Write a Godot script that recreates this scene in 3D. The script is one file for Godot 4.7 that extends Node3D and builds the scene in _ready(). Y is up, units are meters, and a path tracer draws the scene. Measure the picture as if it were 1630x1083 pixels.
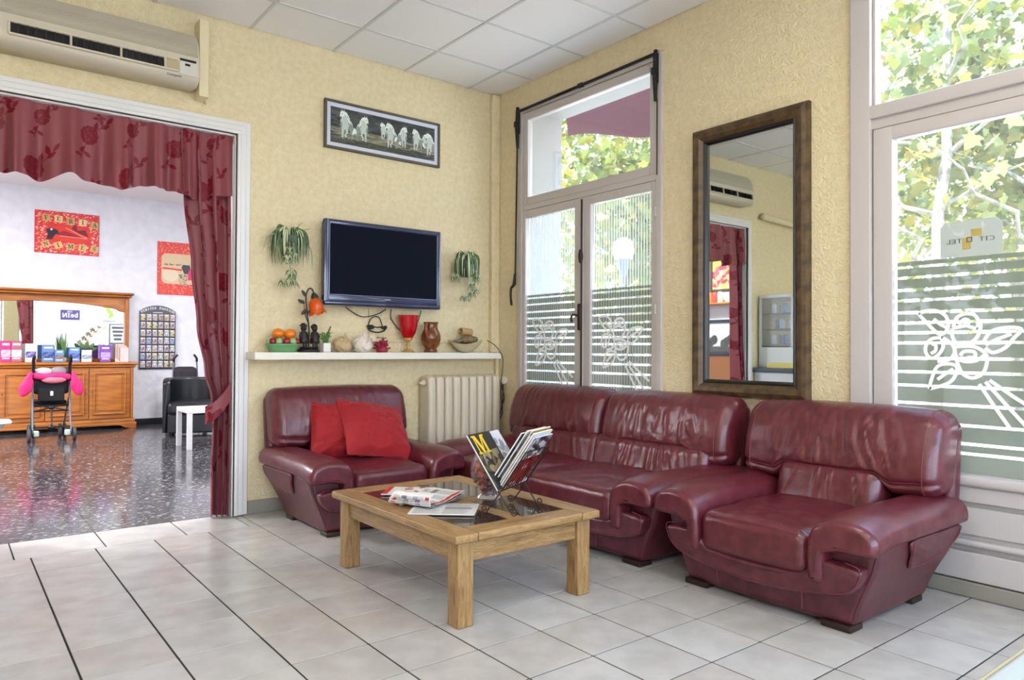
extends Node3D
# A hotel lounge with burgundy leather seats, seen towards the corner between a wall with a television and a street front.

var M := {}
var rng := RandomNumberGenerator.new()
var taken := {}
var noise := FastNoiseLite.new()

func _ready():
	rng.seed = 7
	noise.seed = 11
	noise.frequency = 1.0
	noise.fractal_octaves = 3
	camera_sky_lights()
	materials()
	shell()
	windows()
	outside()
	lobby_shell()
	seats()
	coffee_table()
	tv_wall()
	shelf_things()
	table_things()
	window_wall_things()
	curtains()
	lobby_things()
	mirror_things()

# ------------------------------------------------------------------ camera, sky, lights
func camera_sky_lights():
	var cam := Camera3D.new()
	cam.name = "camera"
	cam.projection = Camera3D.PROJECTION_PERSPECTIVE
	cam.keep_aspect = Camera3D.KEEP_HEIGHT
	cam.fov = 50.222
	cam.near = 0.05
	cam.far = 200.0
	cam.transform = Transform3D(Basis(Vector3(0.78674, 0.0053, 0.61725), Vector3(-0.01266, 0.99989, 0.00756), Vector3(-0.61715, -0.01376, 0.78673)).orthonormalized(), Vector3(-3.742, 1.1225, 4.985))
	add_child(cam)
	cam.current = true
	var sky_mat := ProceduralSkyMaterial.new()
	sky_mat.sky_top_color = Color(0.66, 0.80, 0.97)
	sky_mat.sky_horizon_color = Color(0.93, 0.96, 1.0)
	sky_mat.ground_bottom_color = Color(0.55, 0.54, 0.52)
	sky_mat.ground_horizon_color = Color(0.80, 0.80, 0.80)
	sky_mat.sun_angle_max = 3.0
	var sky := Sky.new()
	sky.sky_material = sky_mat
	var env := Environment.new()
	env.background_mode = Environment.BG_SKY
	env.sky = sky
	env.background_energy_multiplier = 7.0
	env.ambient_light_source = Environment.AMBIENT_SOURCE_DISABLED
	env.tonemap_mode = Environment.TONE_MAPPER_LINEAR
	env.tonemap_exposure = 1.95
	env.sdfgi_enabled = true
	env.ssao_enabled = true
	env.ssil_enabled = true
	var we := WorldEnvironment.new()
	we.name = "environment"
	we.environment = env
	add_child(we)
	var sun := DirectionalLight3D.new()
	sun.name = "sun"
	sun.light_color = Color(1.0, 0.95, 0.86)
	sun.light_energy = 3.5
	sun.light_angular_distance = 1.0
	sun.shadow_enabled = true
	sun.sky_mode = DirectionalLight3D.SKY_MODE_LIGHT_ONLY
	add_child(sun)
	sun.look_at_from_position(Vector3(-6, 11, -3), Vector3.ZERO)
	# unseen square ceiling lamps above and behind the camera, placed to light the lounge
	for c in [[-1.815, 3.787, 0.9, "right panel of the front row"], [-3.615, 3.787, 0.9, "middle panel of the front row"], [-5.415, 3.787, 0.9, "left panel of the front row"], [-1.815, 5.587, 0.9, "right panel of the back row"], [-3.615, 5.587, 0.9, "middle panel of the back row"], [-5.415, 5.587, 0.9, "left panel of the back row"]]:
		unseen_luminaire(Vector3(c[0], 3.31, c[1]), c[2], Color(1.0, 0.965, 0.92), "unseen square ceiling light placed to light the lounge, %s" % c[3])
	for c in [[-5.6, -2.2, 16.0, "far left front"], [-5.6, -4.6, 16.0, "far left rear"], [-0.6, -1.5, 6.5, "right front"], [-0.6, -3.3, 5.5, "right rear"]]:  # unseen lobby lamps, out of view, placed to brighten the lobby
		unseen_luminaire(Vector3(c[0], 3.31, c[1]), c[2], Color(0.97, 0.97, 0.985), "unseen square ceiling light panel lighting the %s part of the lobby" % c[3])

func unseen_luminaire(at: Vector3, energy: float, tint: Color, label: String):  # ceiling lamp with its fitting, always out of view
	var t = thing("unseen_ceiling_lamp", label, "ceiling light", at, 0.0, "unseen ceiling lights")
	var f := MB.new()
	for s in [-1, 1]:
		f.box(Vector3(s * 0.285, -0.006, 0), Vector3(0.03, 0.012, 0.6), 0.002)
		f.box(Vector3(0, -0.006, s * 0.285), Vector3(0.54, 0.012, 0.03), 0.002)
	part(f, "frame", flat_mat("luminaire_frame", Color(0.9, 0.9, 0.9), 0.5), t)
	var g := MB.new()
	g.box(Vector3(0, -0.003, 0), Vector3(0.54, 0.004, 0.54), 0)
	var m = flat_mat("luminaire_glow_%02x" % int(tint.b * 255), Color(0.9, 0.9, 0.9), 0.6)
	m.emission_enabled = true
	m.emission = tint
	m.emission_energy_multiplier = 1.2
	part(g, "diffuser", m, t)
	var l := AreaLight3D.new()
	l.name = "lamp"
	l.area_size = Vector2(0.54, 0.54)
	l.area_normalize_energy = true
	l.light_color = tint
	l.light_energy = energy
	l.shadow_enabled = true
	l.set("area_range", 20.0)
	l.set("area_attenuation", 2.0)
	t.add_child(l)
	l.position = Vector3(0, -0.012, 0)
	l.rotation = Vector3(-PI / 2, 0, 0)

# ------------------------------------------------------------------ mesh builder
class MB:
	var v := PackedVector3Array()
	var t := PackedInt32Array()
	var uv := PackedVector2Array()
	var xf := Transform3D.IDENTITY
	var flip := false
	func at(x: Transform3D):
		xf = x
		flip = x.basis.determinant() < 0
		return self
	func p(a: Vector3, u := Vector2.ZERO) -> int:
		v.append(xf * a)
		uv.append(u)
		return v.size() - 1
	func tri(a: int, b: int, c: int):
		if flip:
			t.append(a); t.append(c); t.append(b)
		else:
			t.append(a); t.append(b); t.append(c)
	func quad(a: int, b: int, c: int, d: int):
		tri(a, b, c)
		tri(a, c, d)
	# corner points, counter-clockwise seen from outside
	func face(a: Vector3, b: Vector3, c: Vector3, d: Vector3):
		var i = p(a, Vector2(0, 1)); p(b, Vector2(1, 1)); p(c, Vector2(1, 0)); p(d, Vector2(0, 0))
		quad(i, i + 1, i + 2, i + 3)
	func box(c: Vector3, s: Vector3, b := 0.0):
		var h = s / 2
		if b <= 0.0:
			for ax in 3:
				for sg in [-1.0, 1.0]:
					var n = Vector3.ZERO
					n[ax] = sg
					var u = Vector3.ZERO
					u[(ax + 1) % 3] = 1.0
					var w = n.cross(u)
					var q = []
					for k in [[-1, -1], [1, -1], [1, 1], [-1, 1]]:
						q.append(c + (n + u * k[0] + w * k[1]) * h)
					face(q[0], q[1], q[2], q[3])
			return
		b = minf(b, minf(h.x, minf(h.y, h.z)) * 0.98)
		var id = {}
		for sx in [-1, 1]:
			for sy in [-1, 1]:
				for sz in [-1, 1]:
					var s3 = Vector3(sx, sy, sz)
					for ax in 3:
						var q2 = h - Vector3(b, b, b)
						q2[ax] = h[ax]
						id[[sx, sy, sz, ax]] = p(c + q2 * s3)
		for ax in 3:
			for sg in [-1, 1]:
				var ks = []
				for k in [[-1, -1], [1, -1], [1, 1], [-1, 1]]:
					var s4 = [0, 0, 0]
					s4[ax] = sg
					s4[(ax + 1) % 3] = k[0] * sg
					s4[(ax + 2) % 3] = k[1]
					ks.append(id[[s4[0], s4[1], s4[2], ax]])
				quad(ks[0], ks[1], ks[2], ks[3])
			# edges along ax
			var a1 = (ax + 1) % 3
			var a2 = (ax + 2) % 3
			for k1 in [-1, 1]:
				for k2 in [-1, 1]:
					var e = []
					for kk in [[-1, a1], [1, a1], [1, a2], [-1, a2]]:
						var s5 = [0, 0, 0]
						s5[ax] = kk[0]
						s5[a1] = k1
						s5[a2] = k2
						e.append(id[[s5[0], s5[1], s5[2], kk[1]]])
					if k1 * k2 > 0:
						quad(e[0], e[3], e[2], e[1])
					else:
						quad(e[0], e[1], e[2], e[3])
		for sx in [-1, 1]:
			for sy in [-1, 1]:
				for sz in [-1, 1]:
					var i0 = id[[sx, sy, sz, 0]]
					if sx * sy * sz > 0:
						tri(i0, i0 + 1, i0 + 2)
					else:
						tri(i0, i0 + 2, i0 + 1)
	# box with round edges, split into cells so that it can be deformed
	func rbox(c: Vector3, s: Vector3, r: float, cell := 0.05, seg := 4):
		var h = s / 2
		r = minf(r, minf(h.x, minf(h.y, h.z)) * 0.98)
		var ticks = []
		for ax in 3:
			var l = []
			var inn = h[ax] - r
			for k in seg:
				l.append(-inn - r * tan(PI / 4 * (1.0 - float(k) / seg)))
			var n = maxi(1, int(ceil(2 * inn / cell)))
			for k in n + 1:
				l.append(-inn + 2 * inn * k / n)
			for k in seg:
				l.append(inn + r * tan(PI / 4 * float(k + 1) / seg))
			ticks.append(l)
		var lim = h - Vector3(r, r, r)
		var weld = {}
		for ax in 3:
			var a1 = (ax + 1) % 3
			var a2 = (ax + 2) % 3
			for sg in [-1.0, 1.0]:
				var n1 = ticks[a1].size()
				var n2 = ticks[a2].size()
				var ids = PackedInt32Array()
				ids.resize(n1 * n2)
				for i in n1:
					for j in n2:
						var q = Vector3.ZERO
						q[ax] = h[ax] * sg
						q[a1] = ticks[a1][i]
						q[a2] = ticks[a2][j]
						var key = Vector3i((q * 100000.0).round())
						if not weld.has(key):
							var k = q.clamp(-lim, lim)
							weld[key] = p(c + k + (q - k).normalized() * r, Vector2(float(i) / n1, float(j) / n2))
						ids[i * n2 + j] = weld[key]
				for i in n1 - 1:
					for j in n2 - 1:
						var a = ids[i * n2 + j]
						var b = ids[(i + 1) * n2 + j]
						var d = ids[(i + 1) * n2 + j + 1]
						var e = ids[i * n2 + j + 1]
						if sg > 0:
							quad(a, b, d, e)
						else:
							quad(a, e, d, b)
	# profile of (radius, height) from bottom to top, outside; a repeated point makes a hard edge
	func lathe(prof: Array, n := 24, c := Vector3.ZERO):
		var rings = []
		for q in prof:
			var ring = []
			for k in n:
				var a = TAU * k / n
				ring.append(p(c + Vector3(cos(a) * q.x, q.y, -sin(a) * q.x), Vector2(float(k) / n, q.y)))
			rings.append(ring)
		for i in prof.size() - 1:
			if prof[i].distance_to(prof[i + 1]) < 1e-6:
				continue
			for k in n:
				var k2 = (k + 1) % n
				quad(rings[i][k], rings[i][k2], rings[i + 1][k2], rings[i + 1][k])
	func tube(pts: Array, rad, n := 8, closed := false, caps := true):
		var m = pts.size()
		var rings = []
		var up = Vector3(0.123, 0.97, 0.21)
		for i in m:
			var d: Vector3
			if closed:
				d = pts[(i + 1) % m] - pts[(i + m - 1) % m]
			else:
				d = pts[mini(i + 1, m - 1)] - pts[maxi(i - 1, 0)]
			d = d.normalized()
			var s = d.cross(up)
			if s.length() < 0.05:
				s = d.cross(Vector3(1, 0.1, 0))
			s = s.normalized()
			up = s.cross(d).normalized()
			var r = rad[i] if rad is Array else rad
			var ring = []
			for k in n:
				var a = TAU * k / n
				ring.append(p(pts[i] + (s * cos(a) + up * sin(a)) * r))
			rings.append(ring)
		for i in (m if closed else m - 1):
			var A = rings[i]
			var B = rings[(i + 1) % m]
			for k in n:
				var k2 = (k + 1) % n
				quad(A[k], B[k], B[k2], A[k2])
		if caps and not closed:
			for e in [0, m - 1]:
				var cc = p(pts[e])
				for k in n:
					var k2 = (k + 1) % n
					if e == 0:
						tri(cc, rings[e][k], rings[e][k2])
					else:
						tri(cc, rings[e][k2], rings[e][k])
	# flat polygon (counter-clockwise, in x and y) pushed from z = 0 to z = d; rounded rim of width b at the front, and at the back if both
	func extrude(poly: PackedVector2Array, d: float, b := 0.0, seg := 3, both := false):
		if Geometry2D.is_polygon_clockwise(poly):
			poly = poly.duplicate()
			poly.reverse()
		var n = poly.size()
		var nrm = []
		for i in n:
			var a = (poly[i] - poly[(i + n - 1) % n]).normalized()
			var c = (poly[(i + 1) % n] - poly[i]).normalized()
			var m = Vector2(a.y, -a.x) + Vector2(c.y, -c.x)
			m = m.normalized()
			var k = m.dot(Vector2(a.y, -a.x))
			nrm.append(m / maxf(k, 0.5))
		var lev = []
		if both and b > 0:
			for s in seg:
				var a0 = PI / 2 * s / seg
				lev.append([b * (1 - sin(a0)), b - b * cos(a0)])
			lev.append([0.0, b])
		else:
			lev.append([0.0, 0.0])
		if b > 0:
			for s in seg + 1:
				var a1 = PI / 2 * s / seg
				lev.append([b * (1 - cos(a1)), d - b + b * sin(a1)])
		else:
			lev.append([0.0, d])
		var rings = []
		for l in lev:
			var ring = []
			for i in n:
				var q = poly[i] - nrm[i] * l[0]
				ring.append(p(Vector3(q.x, q.y, l[1]), q))
			rings.append(ring)
		for i in rings.size() - 1:
			for k in n:
				var k2 = (k + 1) % n
				quad(rings[i][k], rings[i][k2], rings[i + 1][k2], rings[i + 1][k])
		for e in [0, rings.size() - 1]:
			var cap = PackedVector2Array()
			for i in n:
				cap.append(poly[i] - nrm[i] * lev[e][0])
			var tr = Geometry2D.triangulate_polygon(cap)
			if tr.is_empty():
				tr = Geometry2D.triangulate_polygon(poly)
			var ids = rings[e]
			if b <= 0:
				ids = []
				for i in n:
					ids.append(p(Vector3(cap[i].x, cap[i].y, lev[e][1]), cap[i]))
			for k in range(0, tr.size(), 3):
				var pa = poly[tr[k]]; var pb = poly[tr[k + 1]]; var pc = poly[tr[k + 2]]
				var ccw = (pb - pa).cross(pc - pa) > 0
				if ccw == (e > 0):
					tri(ids[tr[k]], ids[tr[k + 1]], ids[tr[k + 2]])
				else:
					tri(ids[tr[k]], ids[tr[k + 2]], ids[tr[k + 1]])
	func grid(nu: int, nv: int, f: Callable):
		var base = v.size()
		for i in nu + 1:
			for j in nv + 1:
				var u = Vector2(float(i) / nu, float(j) / nv)
				p(f.call(u.x, u.y), u)
		for i in nu:
			for j in nv:
				var a = base + i * (nv + 1) + j
				quad(a, a + nv + 1, a + nv + 2, a + 1)
	func ball(c: Vector3, r: Vector3, n := 12, m := 8):
		var prof = []
		for k in m + 1:
			var a = -PI / 2 + PI * k / m
			prof.append(Vector2(cos(a), sin(a)))
		var s = v.size()
		lathe(prof, n)
		var back = xf.affine_inverse()
		for i in range(s, v.size()):
			v[i] = xf * (c + (back * v[i]) * r)
	func deform(f: Callable, from := 0):
		for i in range(from, v.size()):
			v[i] = f.call(v[i])
	func mesh() -> ArrayMesh:
		var nn := PackedVector3Array()
		nn.resize(v.size())
		var ix := PackedInt32Array()
		ix.resize(t.size())
		for k in range(0, t.size(), 3):
			var a = t[k]; var b = t[k + 1]; var c = t[k + 2]
			var m = (v[b] - v[a]).cross(v[c] - v[a])
			nn[a] += m; nn[b] += m; nn[c] += m
			ix[k] = a; ix[k + 1] = c; ix[k + 2] = b
		for i in nn.size():
			nn[i] = nn[i].normalized() if nn[i].length_squared() > 1e-20 else Vector3.UP
		var arr = []
		arr.resize(Mesh.ARRAY_MAX)
		arr[Mesh.ARRAY_VERTEX] = v
		arr[Mesh.ARRAY_NORMAL] = nn
		arr[Mesh.ARRAY_TEX_UV] = uv
		arr[Mesh.ARRAY_INDEX] = ix
		var am := ArrayMesh.new()
		am.add_surface_from_arrays(Mesh.PRIMITIVE_TRIANGLES, arr)
		return am

# picture painter
class Pic:
	var im: Image
	var w: int
	var h: int
	func _init(ww: int, hh: int, c: Color):
		w = ww
		h = hh
		im = Image.create_empty(w, h, false, Image.FORMAT_RGB8)
		im.fill(c)
	func rect(x, y, ww, hh, c: Color):
		im.fill_rect(Rect2i(int(x), int(y), int(ww), int(hh)), c)
	func poly(pts: Array, c: Color, wrap := false):
		var lo = 1e9
		var hi = -1e9
		for q in pts:
			lo = minf(lo, q.y)
			hi = maxf(hi, q.y)
		for y in range(int(floor(lo)), int(ceil(hi)) + 1):
			if not wrap and (y < 0 or y >= h):
				continue
			var xs = []
			var n = pts.size()
			for i in n:
				var a = pts[i]
				var b = pts[(i + 1) % n]
				var yy = y + 0.5
				if (a.y <= yy) != (b.y <= yy):
					xs.append(a.x + (yy - a.y) / (b.y - a.y) * (b.x - a.x))
			xs.sort()
			for k in range(0, xs.size() - 1, 2):
				var x0 = int(round(xs[k]))
				var x1 = int(round(xs[k + 1]))
				if x1 > x0:
					if wrap:
						var yw = posmod(y, h)
						for o in [-w, 0, w]:
							im.fill_rect(Rect2i(x0 + o, yw, x1 - x0, 1), c)
					else:
						im.fill_rect(Rect2i(x0, y, x1 - x0, 1), c)
	func ell(cx, cy, rx, ry, rot, c: Color, wrap := false):
		var pts = []
		for k in 20:
			var a = TAU * k / 20
			pts.append(Vector2(cx, cy) + Vector2(cos(a) * rx, sin(a) * ry).rotated(rot))
		poly(pts, c, wrap)
	func leaf(cx, cy, l, ww, rot, c: Color, wrap := false):
		var pts = []
		for k in 9:
			var s = float(k) / 8
			pts.append(Vector2(cx, cy) + Vector2(s * l, sin(s * PI) * ww).rotated(rot))
		for k in range(7, 0, -1):
			var s = float(k) / 8
			pts.append(Vector2(cx, cy) + Vector2(s * l, -sin(s * PI) * ww).rotated(rot))
		poly(pts, c, wrap)
	func line(a: Vector2, b: Vector2, ww: float, c: Color, wrap := false):
		var d = (b - a).normalized().orthogonal() * ww / 2
		poly([a + d, b + d, b - d, a - d], c, wrap)
	func tex() -> ImageTexture:
		return ImageTexture.create_from_image(im)

# ------------------------------------------------------------------ scene helpers
func numbered(called: String) -> String:
	var k = taken.get(called, -1) + 1
	taken[called] = k
	return called if k == 0 else "%s_%03d" % [called, k]

func thing(called: String, label: String, category: String, at := Vector3.ZERO, turn := 0.0, group := "") -> Node3D:
	var o := Node3D.new()
	o.name = numbered(called)
	add_child(o)
	o.position = at
	o.rotation.y = turn
	o.set_meta("label", label)
	o.set_meta("category", category)
	if group:
		o.set_meta("group", group)
	return o

func mi(mesh: Mesh, called: String, m: Material, parent: Node) -> MeshInstance3D:
	var o := MeshInstance3D.new()
	o.name = called
	o.mesh = mesh
	o.material_override = m
	parent.add_child(o, true)
	return o

func part(b: MB, called: String, m: Material, parent: Node) -> MeshInstance3D:
	return mi(b.mesh(), called, m, parent)

func solo(b: MB, called: String, m: Material, label: String, category: String, at := Vector3.ZERO, turn := 0.0, group := "") -> MeshInstance3D:
	var o = mi(b.mesh(), numbered(called), m, self)
	o.position = at
	o.rotation.y = turn
	o.set_meta("label", label)
	o.set_meta("category", category)
	if group:
		o.set_meta("group", group)
	return o

func struct_node(called: String) -> Node3D:
	var o := Node3D.new()
	o.name = numbered(called)
	add_child(o)
	o.set_meta("kind", "structure")
	return o

func struct_mesh(b: MB, called: String, m: Material) -> MeshInstance3D:
	var o = mi(b.mesh(), numbered(called), m, self)
	o.set_meta("kind", "structure")
	return o

func copy(o: Node3D, label: String, at: Vector3, turn := 0.0) -> Node3D:
	var c = o.duplicate()
	c.name = numbered(String(o.name).rstrip("0123456789").rstrip("_"))
	add_child(c)
	c.position = at
	c.rotation.y = turn
	c.set_meta("label", label)
	return c

func text(s: String, size: float, depth: float, m: Material, parent: Node, at: Vector3, rot := Vector3.ZERO, serif := true, called := "lettering", bold := true) -> MeshInstance3D:
	var f := SystemFont.new()
	f.font_names = PackedStringArray(["Droid Serif" if serif else "Droid Sans"])
	f.font_weight = 700 if bold else 400
	var tm := TextMesh.new()
	tm.font = f
	tm.text = s
	tm.font_size = 32
	tm.pixel_size = size / 32.0
	tm.depth = depth
	tm.curve_step = 2.0
	var o = mi(tm, called, m, parent)
	o.position = at
	o.rotation = rot
	return o

func catmull(pts: Array, per := 4, closed := true) -> Array:
	var out = []
	var n = pts.size()
	for i in (n if closed else n - 1):
		var a = pts[(i + n - 1) % n] if closed else pts[maxi(i - 1, 0)]
		var b = pts[i]
		var c = pts[(i + 1) % n]
		var d = pts[(i + 2) % n] if closed else pts[mini(i + 2, n - 1)]
		for k in per:
			var s = float(k) / per
			out.append(0.5 * (2.0 * b + (c - a) * s + (2.0 * a - 5.0 * b + 4.0 * c - d) * s * s + (3.0 * b - a - 3.0 * c + d) * s * s * s))
	if not closed:
		out.append(pts[n - 1])
	return out

func pv2(a: Array) -> PackedVector2Array:
	return PackedVector2Array(a)

func rounded(x0, y0, x1, y1, r, n := 4) -> Array:
	var o = []
	for c in [[x1 - r, y0 + r, -PI / 2], [x1 - r, y1 - r, 0.0], [x0 + r, y1 - r, PI / 2], [x0 + r, y0 + r, PI]]:
		for k in n + 1:
			var a = c[2] + PI / 2 * k / n
			o.append(Vector2(c[0] + cos(a) * r, c[1] + sin(a) * r))
	return o

func turned(axis_x: Vector3, axis_y: Vector3, axis_z: Vector3, o := Vector3.ZERO) -> Transform3D:
	return Transform3D(Basis(axis_x, axis_y, axis_z), o)

# ------------------------------------------------------------------ materials
func flat_mat(called: String, c: Color, rough := 0.6, metal := 0.0) -> StandardMaterial3D:
	if M.has(called):
		return M[called]
	var m := StandardMaterial3D.new()
	m.resource_name = called
	m.albedo_color = c
	m.roughness = rough
	m.metallic = metal
	M[called] = m
	return m

func noise_tex(freq: float, size: int, seed_n: int, kind := FastNoiseLite.TYPE_SIMPLEX_SMOOTH, octaves := 4, ramp: Gradient = null, ridged := false) -> NoiseTexture2D:
	var f := FastNoiseLite.new()
	f.noise_type = kind
	f.frequency = freq
	f.seed = seed_n
	f.fractal_octaves = octaves
	f.fractal_type = FastNoiseLite.FRACTAL_RIDGED if ridged else FastNoiseLite.FRACTAL_FBM
	var t := NoiseTexture2D.new()
	t.width = size
	t.height = size
	t.seamless = true
	t.noise = f
	if ramp:
		t.color_ramp = ramp
	return t

func ramp2(a: Color, b: Color, lo := 0.2, hi := 0.8) -> Gradient:
	var g := Gradient.new()
	g.offsets = PackedFloat32Array([lo, hi])
	g.colors = PackedColorArray([a, b])
	return g

func tri(m: StandardMaterial3D, s: Vector3, world := true):
	m.uv1_triplanar = true
	m.uv1_world_triplanar = world
	m.uv1_scale = s

func bump(m: StandardMaterial3D, t: Texture2D, cm: float):
	m.heightmap_enabled = true
	m.heightmap_texture = t
	m.heightmap_scale = cm

func materials():
	# painted roughcast wall
	var w = flat_mat("cream_roughcast", Color.WHITE, 0.75)
	w.albedo_texture = noise_tex(0.012, 512, 3, FastNoiseLite.TYPE_SIMPLEX_SMOOTH, 4, ramp2(Color(0.85, 0.783, 0.622), Color(0.88, 0.818, 0.667)))
	bump(w, noise_tex(0.02, 512, 5, FastNoiseLite.TYPE_SIMPLEX_SMOOTH, 5, null, true), 0.5)
	tri(w, Vector3(2.6, 2.6, 2.6))
	var lw = flat_mat("white_lobby_paint", Color.WHITE, 0.7)
	lw.albedo_texture = noise_tex(0.02, 256, 8, FastNoiseLite.TYPE_SIMPLEX_SMOOTH, 3, ramp2(Color(0.83, 0.83, 0.85), Color(0.86, 0.86, 0.875)))
	bump(lw, noise_tex(0.03, 256, 9), 0.3)
	tri(lw, Vector3(1, 1, 1))
	flat_mat("white_gloss_paint", Color(0.86, 0.85, 0.84), 0.35)
	flat_mat("grey_white_paint", Color(0.74, 0.71, 0.69), 0.42)
	flat_mat("stone_reveal", Color(0.60, 0.59, 0.57), 0.8)
	var cp = flat_mat("ceiling_panel", Color.WHITE, 0.85)
	cp.albedo_texture = noise_tex(0.2, 256, 21, FastNoiseLite.TYPE_SIMPLEX_SMOOTH, 3, ramp2(Color(0.90, 0.885, 0.875), Color(0.93, 0.915, 0.905)))
	bump(cp, noise_tex(0.25, 256, 22), 0.12)
	tri(cp, Vector3(2, 2, 2))
	flat_mat("ceiling_bar", Color(0.80, 0.79, 0.78), 0.5)
	# floor tiles, four tones
	for k in 4:
		var c = [Color(0.735, 0.72, 0.695), Color(0.72, 0.705, 0.68), Color(0.745, 0.735, 0.71), Color(0.725, 0.70, 0.67)][k]
		var t = flat_mat("tile_%d" % k, Color.WHITE, 0.22)
		t.albedo_texture = noise_tex(0.01, 512, 30 + k, FastNoiseLite.TYPE_SIMPLEX_SMOOTH, 5, ramp2(c.darkened(0.045), c.lightened(0.05)))
		tri(t, Vector3(0.9, 0.9, 0.9))
	flat_mat("grout", Color(0.13, 0.115, 0.105), 0.9)
	# dark speckled vinyl
	var pic = Pic.new(1024, 1024, Color(0.155, 0.15, 0.175))
	var r2 := RandomNumberGenerator.new()
	r2.seed = 5
	for k in 5200:
		var g = r2.randf_range(0.22, 0.38)
		pic.ell(r2.randf() * 1024, r2.randf() * 1024, r2.randf_range(4, 16), r2.randf_range(2, 6), r2.randf() * 0.6 - 0.3, Color(g, g * 0.97, g * 1.03), true)
	for k in 1500:
		var g = r2.randf_range(0.55, 0.9)
		pic.ell(r2.randf() * 1024, r2.randf() * 1024, r2.randf_range(2, 11), r2.randf_range(1, 3.2), r2.randf() * 0.7 - 0.35, Color(g, g * 0.97, g * 0.97), true)
	var dv = flat_mat("speckled_vinyl", Color.WHITE, 0.13)
	dv.albedo_texture = pic.tex()
	tri(dv, Vector3(0.62, 0.62, 0.62))
	# leather
	for k in 2:
		var l = flat_mat("burgundy_leather" if k == 0 else "burgundy_leather_panel", Color.WHITE, 0.29 if k == 0 else 0.34)
		var c = Color(0.37, 0.105, 0.145) if k == 0 else Color(0.345, 0.105, 0.15)
		l.albedo_texture = noise_tex(0.015, 256, 40 + k, FastNoiseLite.TYPE_SIMPLEX_SMOOTH, 5, ramp2(c.darkened(0.16), c.lightened(0.06)))
		bump(l, noise_tex(0.11, 512, 43, FastNoiseLite.TYPE_CELLULAR, 3), 0.07)
		tri(l, Vector3(3.2, 3.2, 3.2), false)
		l.metallic_specular = 0.55
	flat_mat("leather_stitch", Color(0.47, 0.20, 0.235), 0.5)
	flat_mat("dark_wood", Color(0.16, 0.10, 0.07), 0.5)
	# pine, three grain directions
	for k in 3:
		var n = flat_mat("pine_" + "xyz"[k], Color.WHITE, 0.42)
		n.albedo_texture = noise_tex(0.011, 512, 50 + k, FastNoiseLite.TYPE_SIMPLEX_SMOOTH, 5, pine_ramp())
		bump(n, noise_tex(0.02, 512, 50 + k, FastNoiseLite.TYPE_SIMPLEX_SMOOTH, 5), 0.12)
		var s = Vector3(6.5, 6.5, 6.5)
		s[k] = 0.75
		tri(n, s, false)
		var c = flat_mat("cherry_" + "xyz"[k], Color.WHITE, 0.3)
		c.albedo_texture = noise_tex(0.012, 256, 60 + k, FastNoiseLite.TYPE_SIMPLEX_SMOOTH, 4, ramp2(Color(0.585, 0.335, 0.115), Color(0.70, 0.43, 0.165)))
		var s2 = Vector3(5, 5, 5)
		s2[k] = 0.6
		tri(c, s2, false)
	var pane = flat_mat("clear_pane", Color(1, 1, 1, 0.06), 0.0)
	pane.transparency = BaseMaterial3D.TRANSPARENCY_ALPHA
	var tp = flat_mat("table_pane", Color(0.72, 0.74, 0.72, 0.12), 0.02)
	tp.transparency = BaseMaterial3D.TRANSPARENCY_ALPHA
	var ff = flat_mat("frosted_film", Color(0.52, 0.56, 0.50, 0.86), 0.55)
	ff.transparency = BaseMaterial3D.TRANSPARENCY_ALPHA
	var wf = flat_mat("white_film", Color(0.96, 0.97, 0.97), 0.45)
	wf.backlight_enabled = true
	wf.backlight = Color(0.25, 0.25, 0.25)
	var sf = flat_mat("stripe_film", Color(0.92, 0.94, 0.93, 0.55), 0.5)
	sf.transparency = BaseMaterial3D.TRANSPARENCY_ALPHA
	sf.backlight_enabled = true
	sf.backlight = Color(0.8, 0.8, 0.8)
	var smk = flat_mat("smoked_pane", Color(0.20, 0.17, 0.16, 0.62), 0.03)
	smk.transparency = BaseMaterial3D.TRANSPARENCY_ALPHA
	flat_mat("mirror_glass", Color(0.86, 0.88, 0.87), 0.015, 1.0)
	flat_mat("black_iron", Color(0.10, 0.10, 0.11), 0.5, 0.3)
	flat_mat("rust_iron", Color(0.22, 0.15, 0.12), 0.6, 0.4)
	flat_mat("black_plastic", Color(0.045, 0.05, 0.06), 0.35)
	flat_mat("cable_black", Color(0.12, 0.10, 0.10), 0.5)
	flat_mat("paper_white", Color(0.86, 0.85, 0.83), 0.7)
	flat_mat("skirting_grey", Color(0.55, 0.53, 0.48), 0.6)
	curtain_cloth()

func pine_ramp() -> Gradient:
	var g := Gradient.new()
	g.offsets = PackedFloat32Array([0.12, 0.4, 0.5, 0.62, 0.85])
	g.colors = PackedColorArray([Color(0.47, 0.34, 0.19), Color(0.61, 0.48, 0.30), Color(0.54, 0.40, 0.235), Color(0.66, 0.53, 0.345), Color(0.575, 0.44, 0.265)])
	return g

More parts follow.
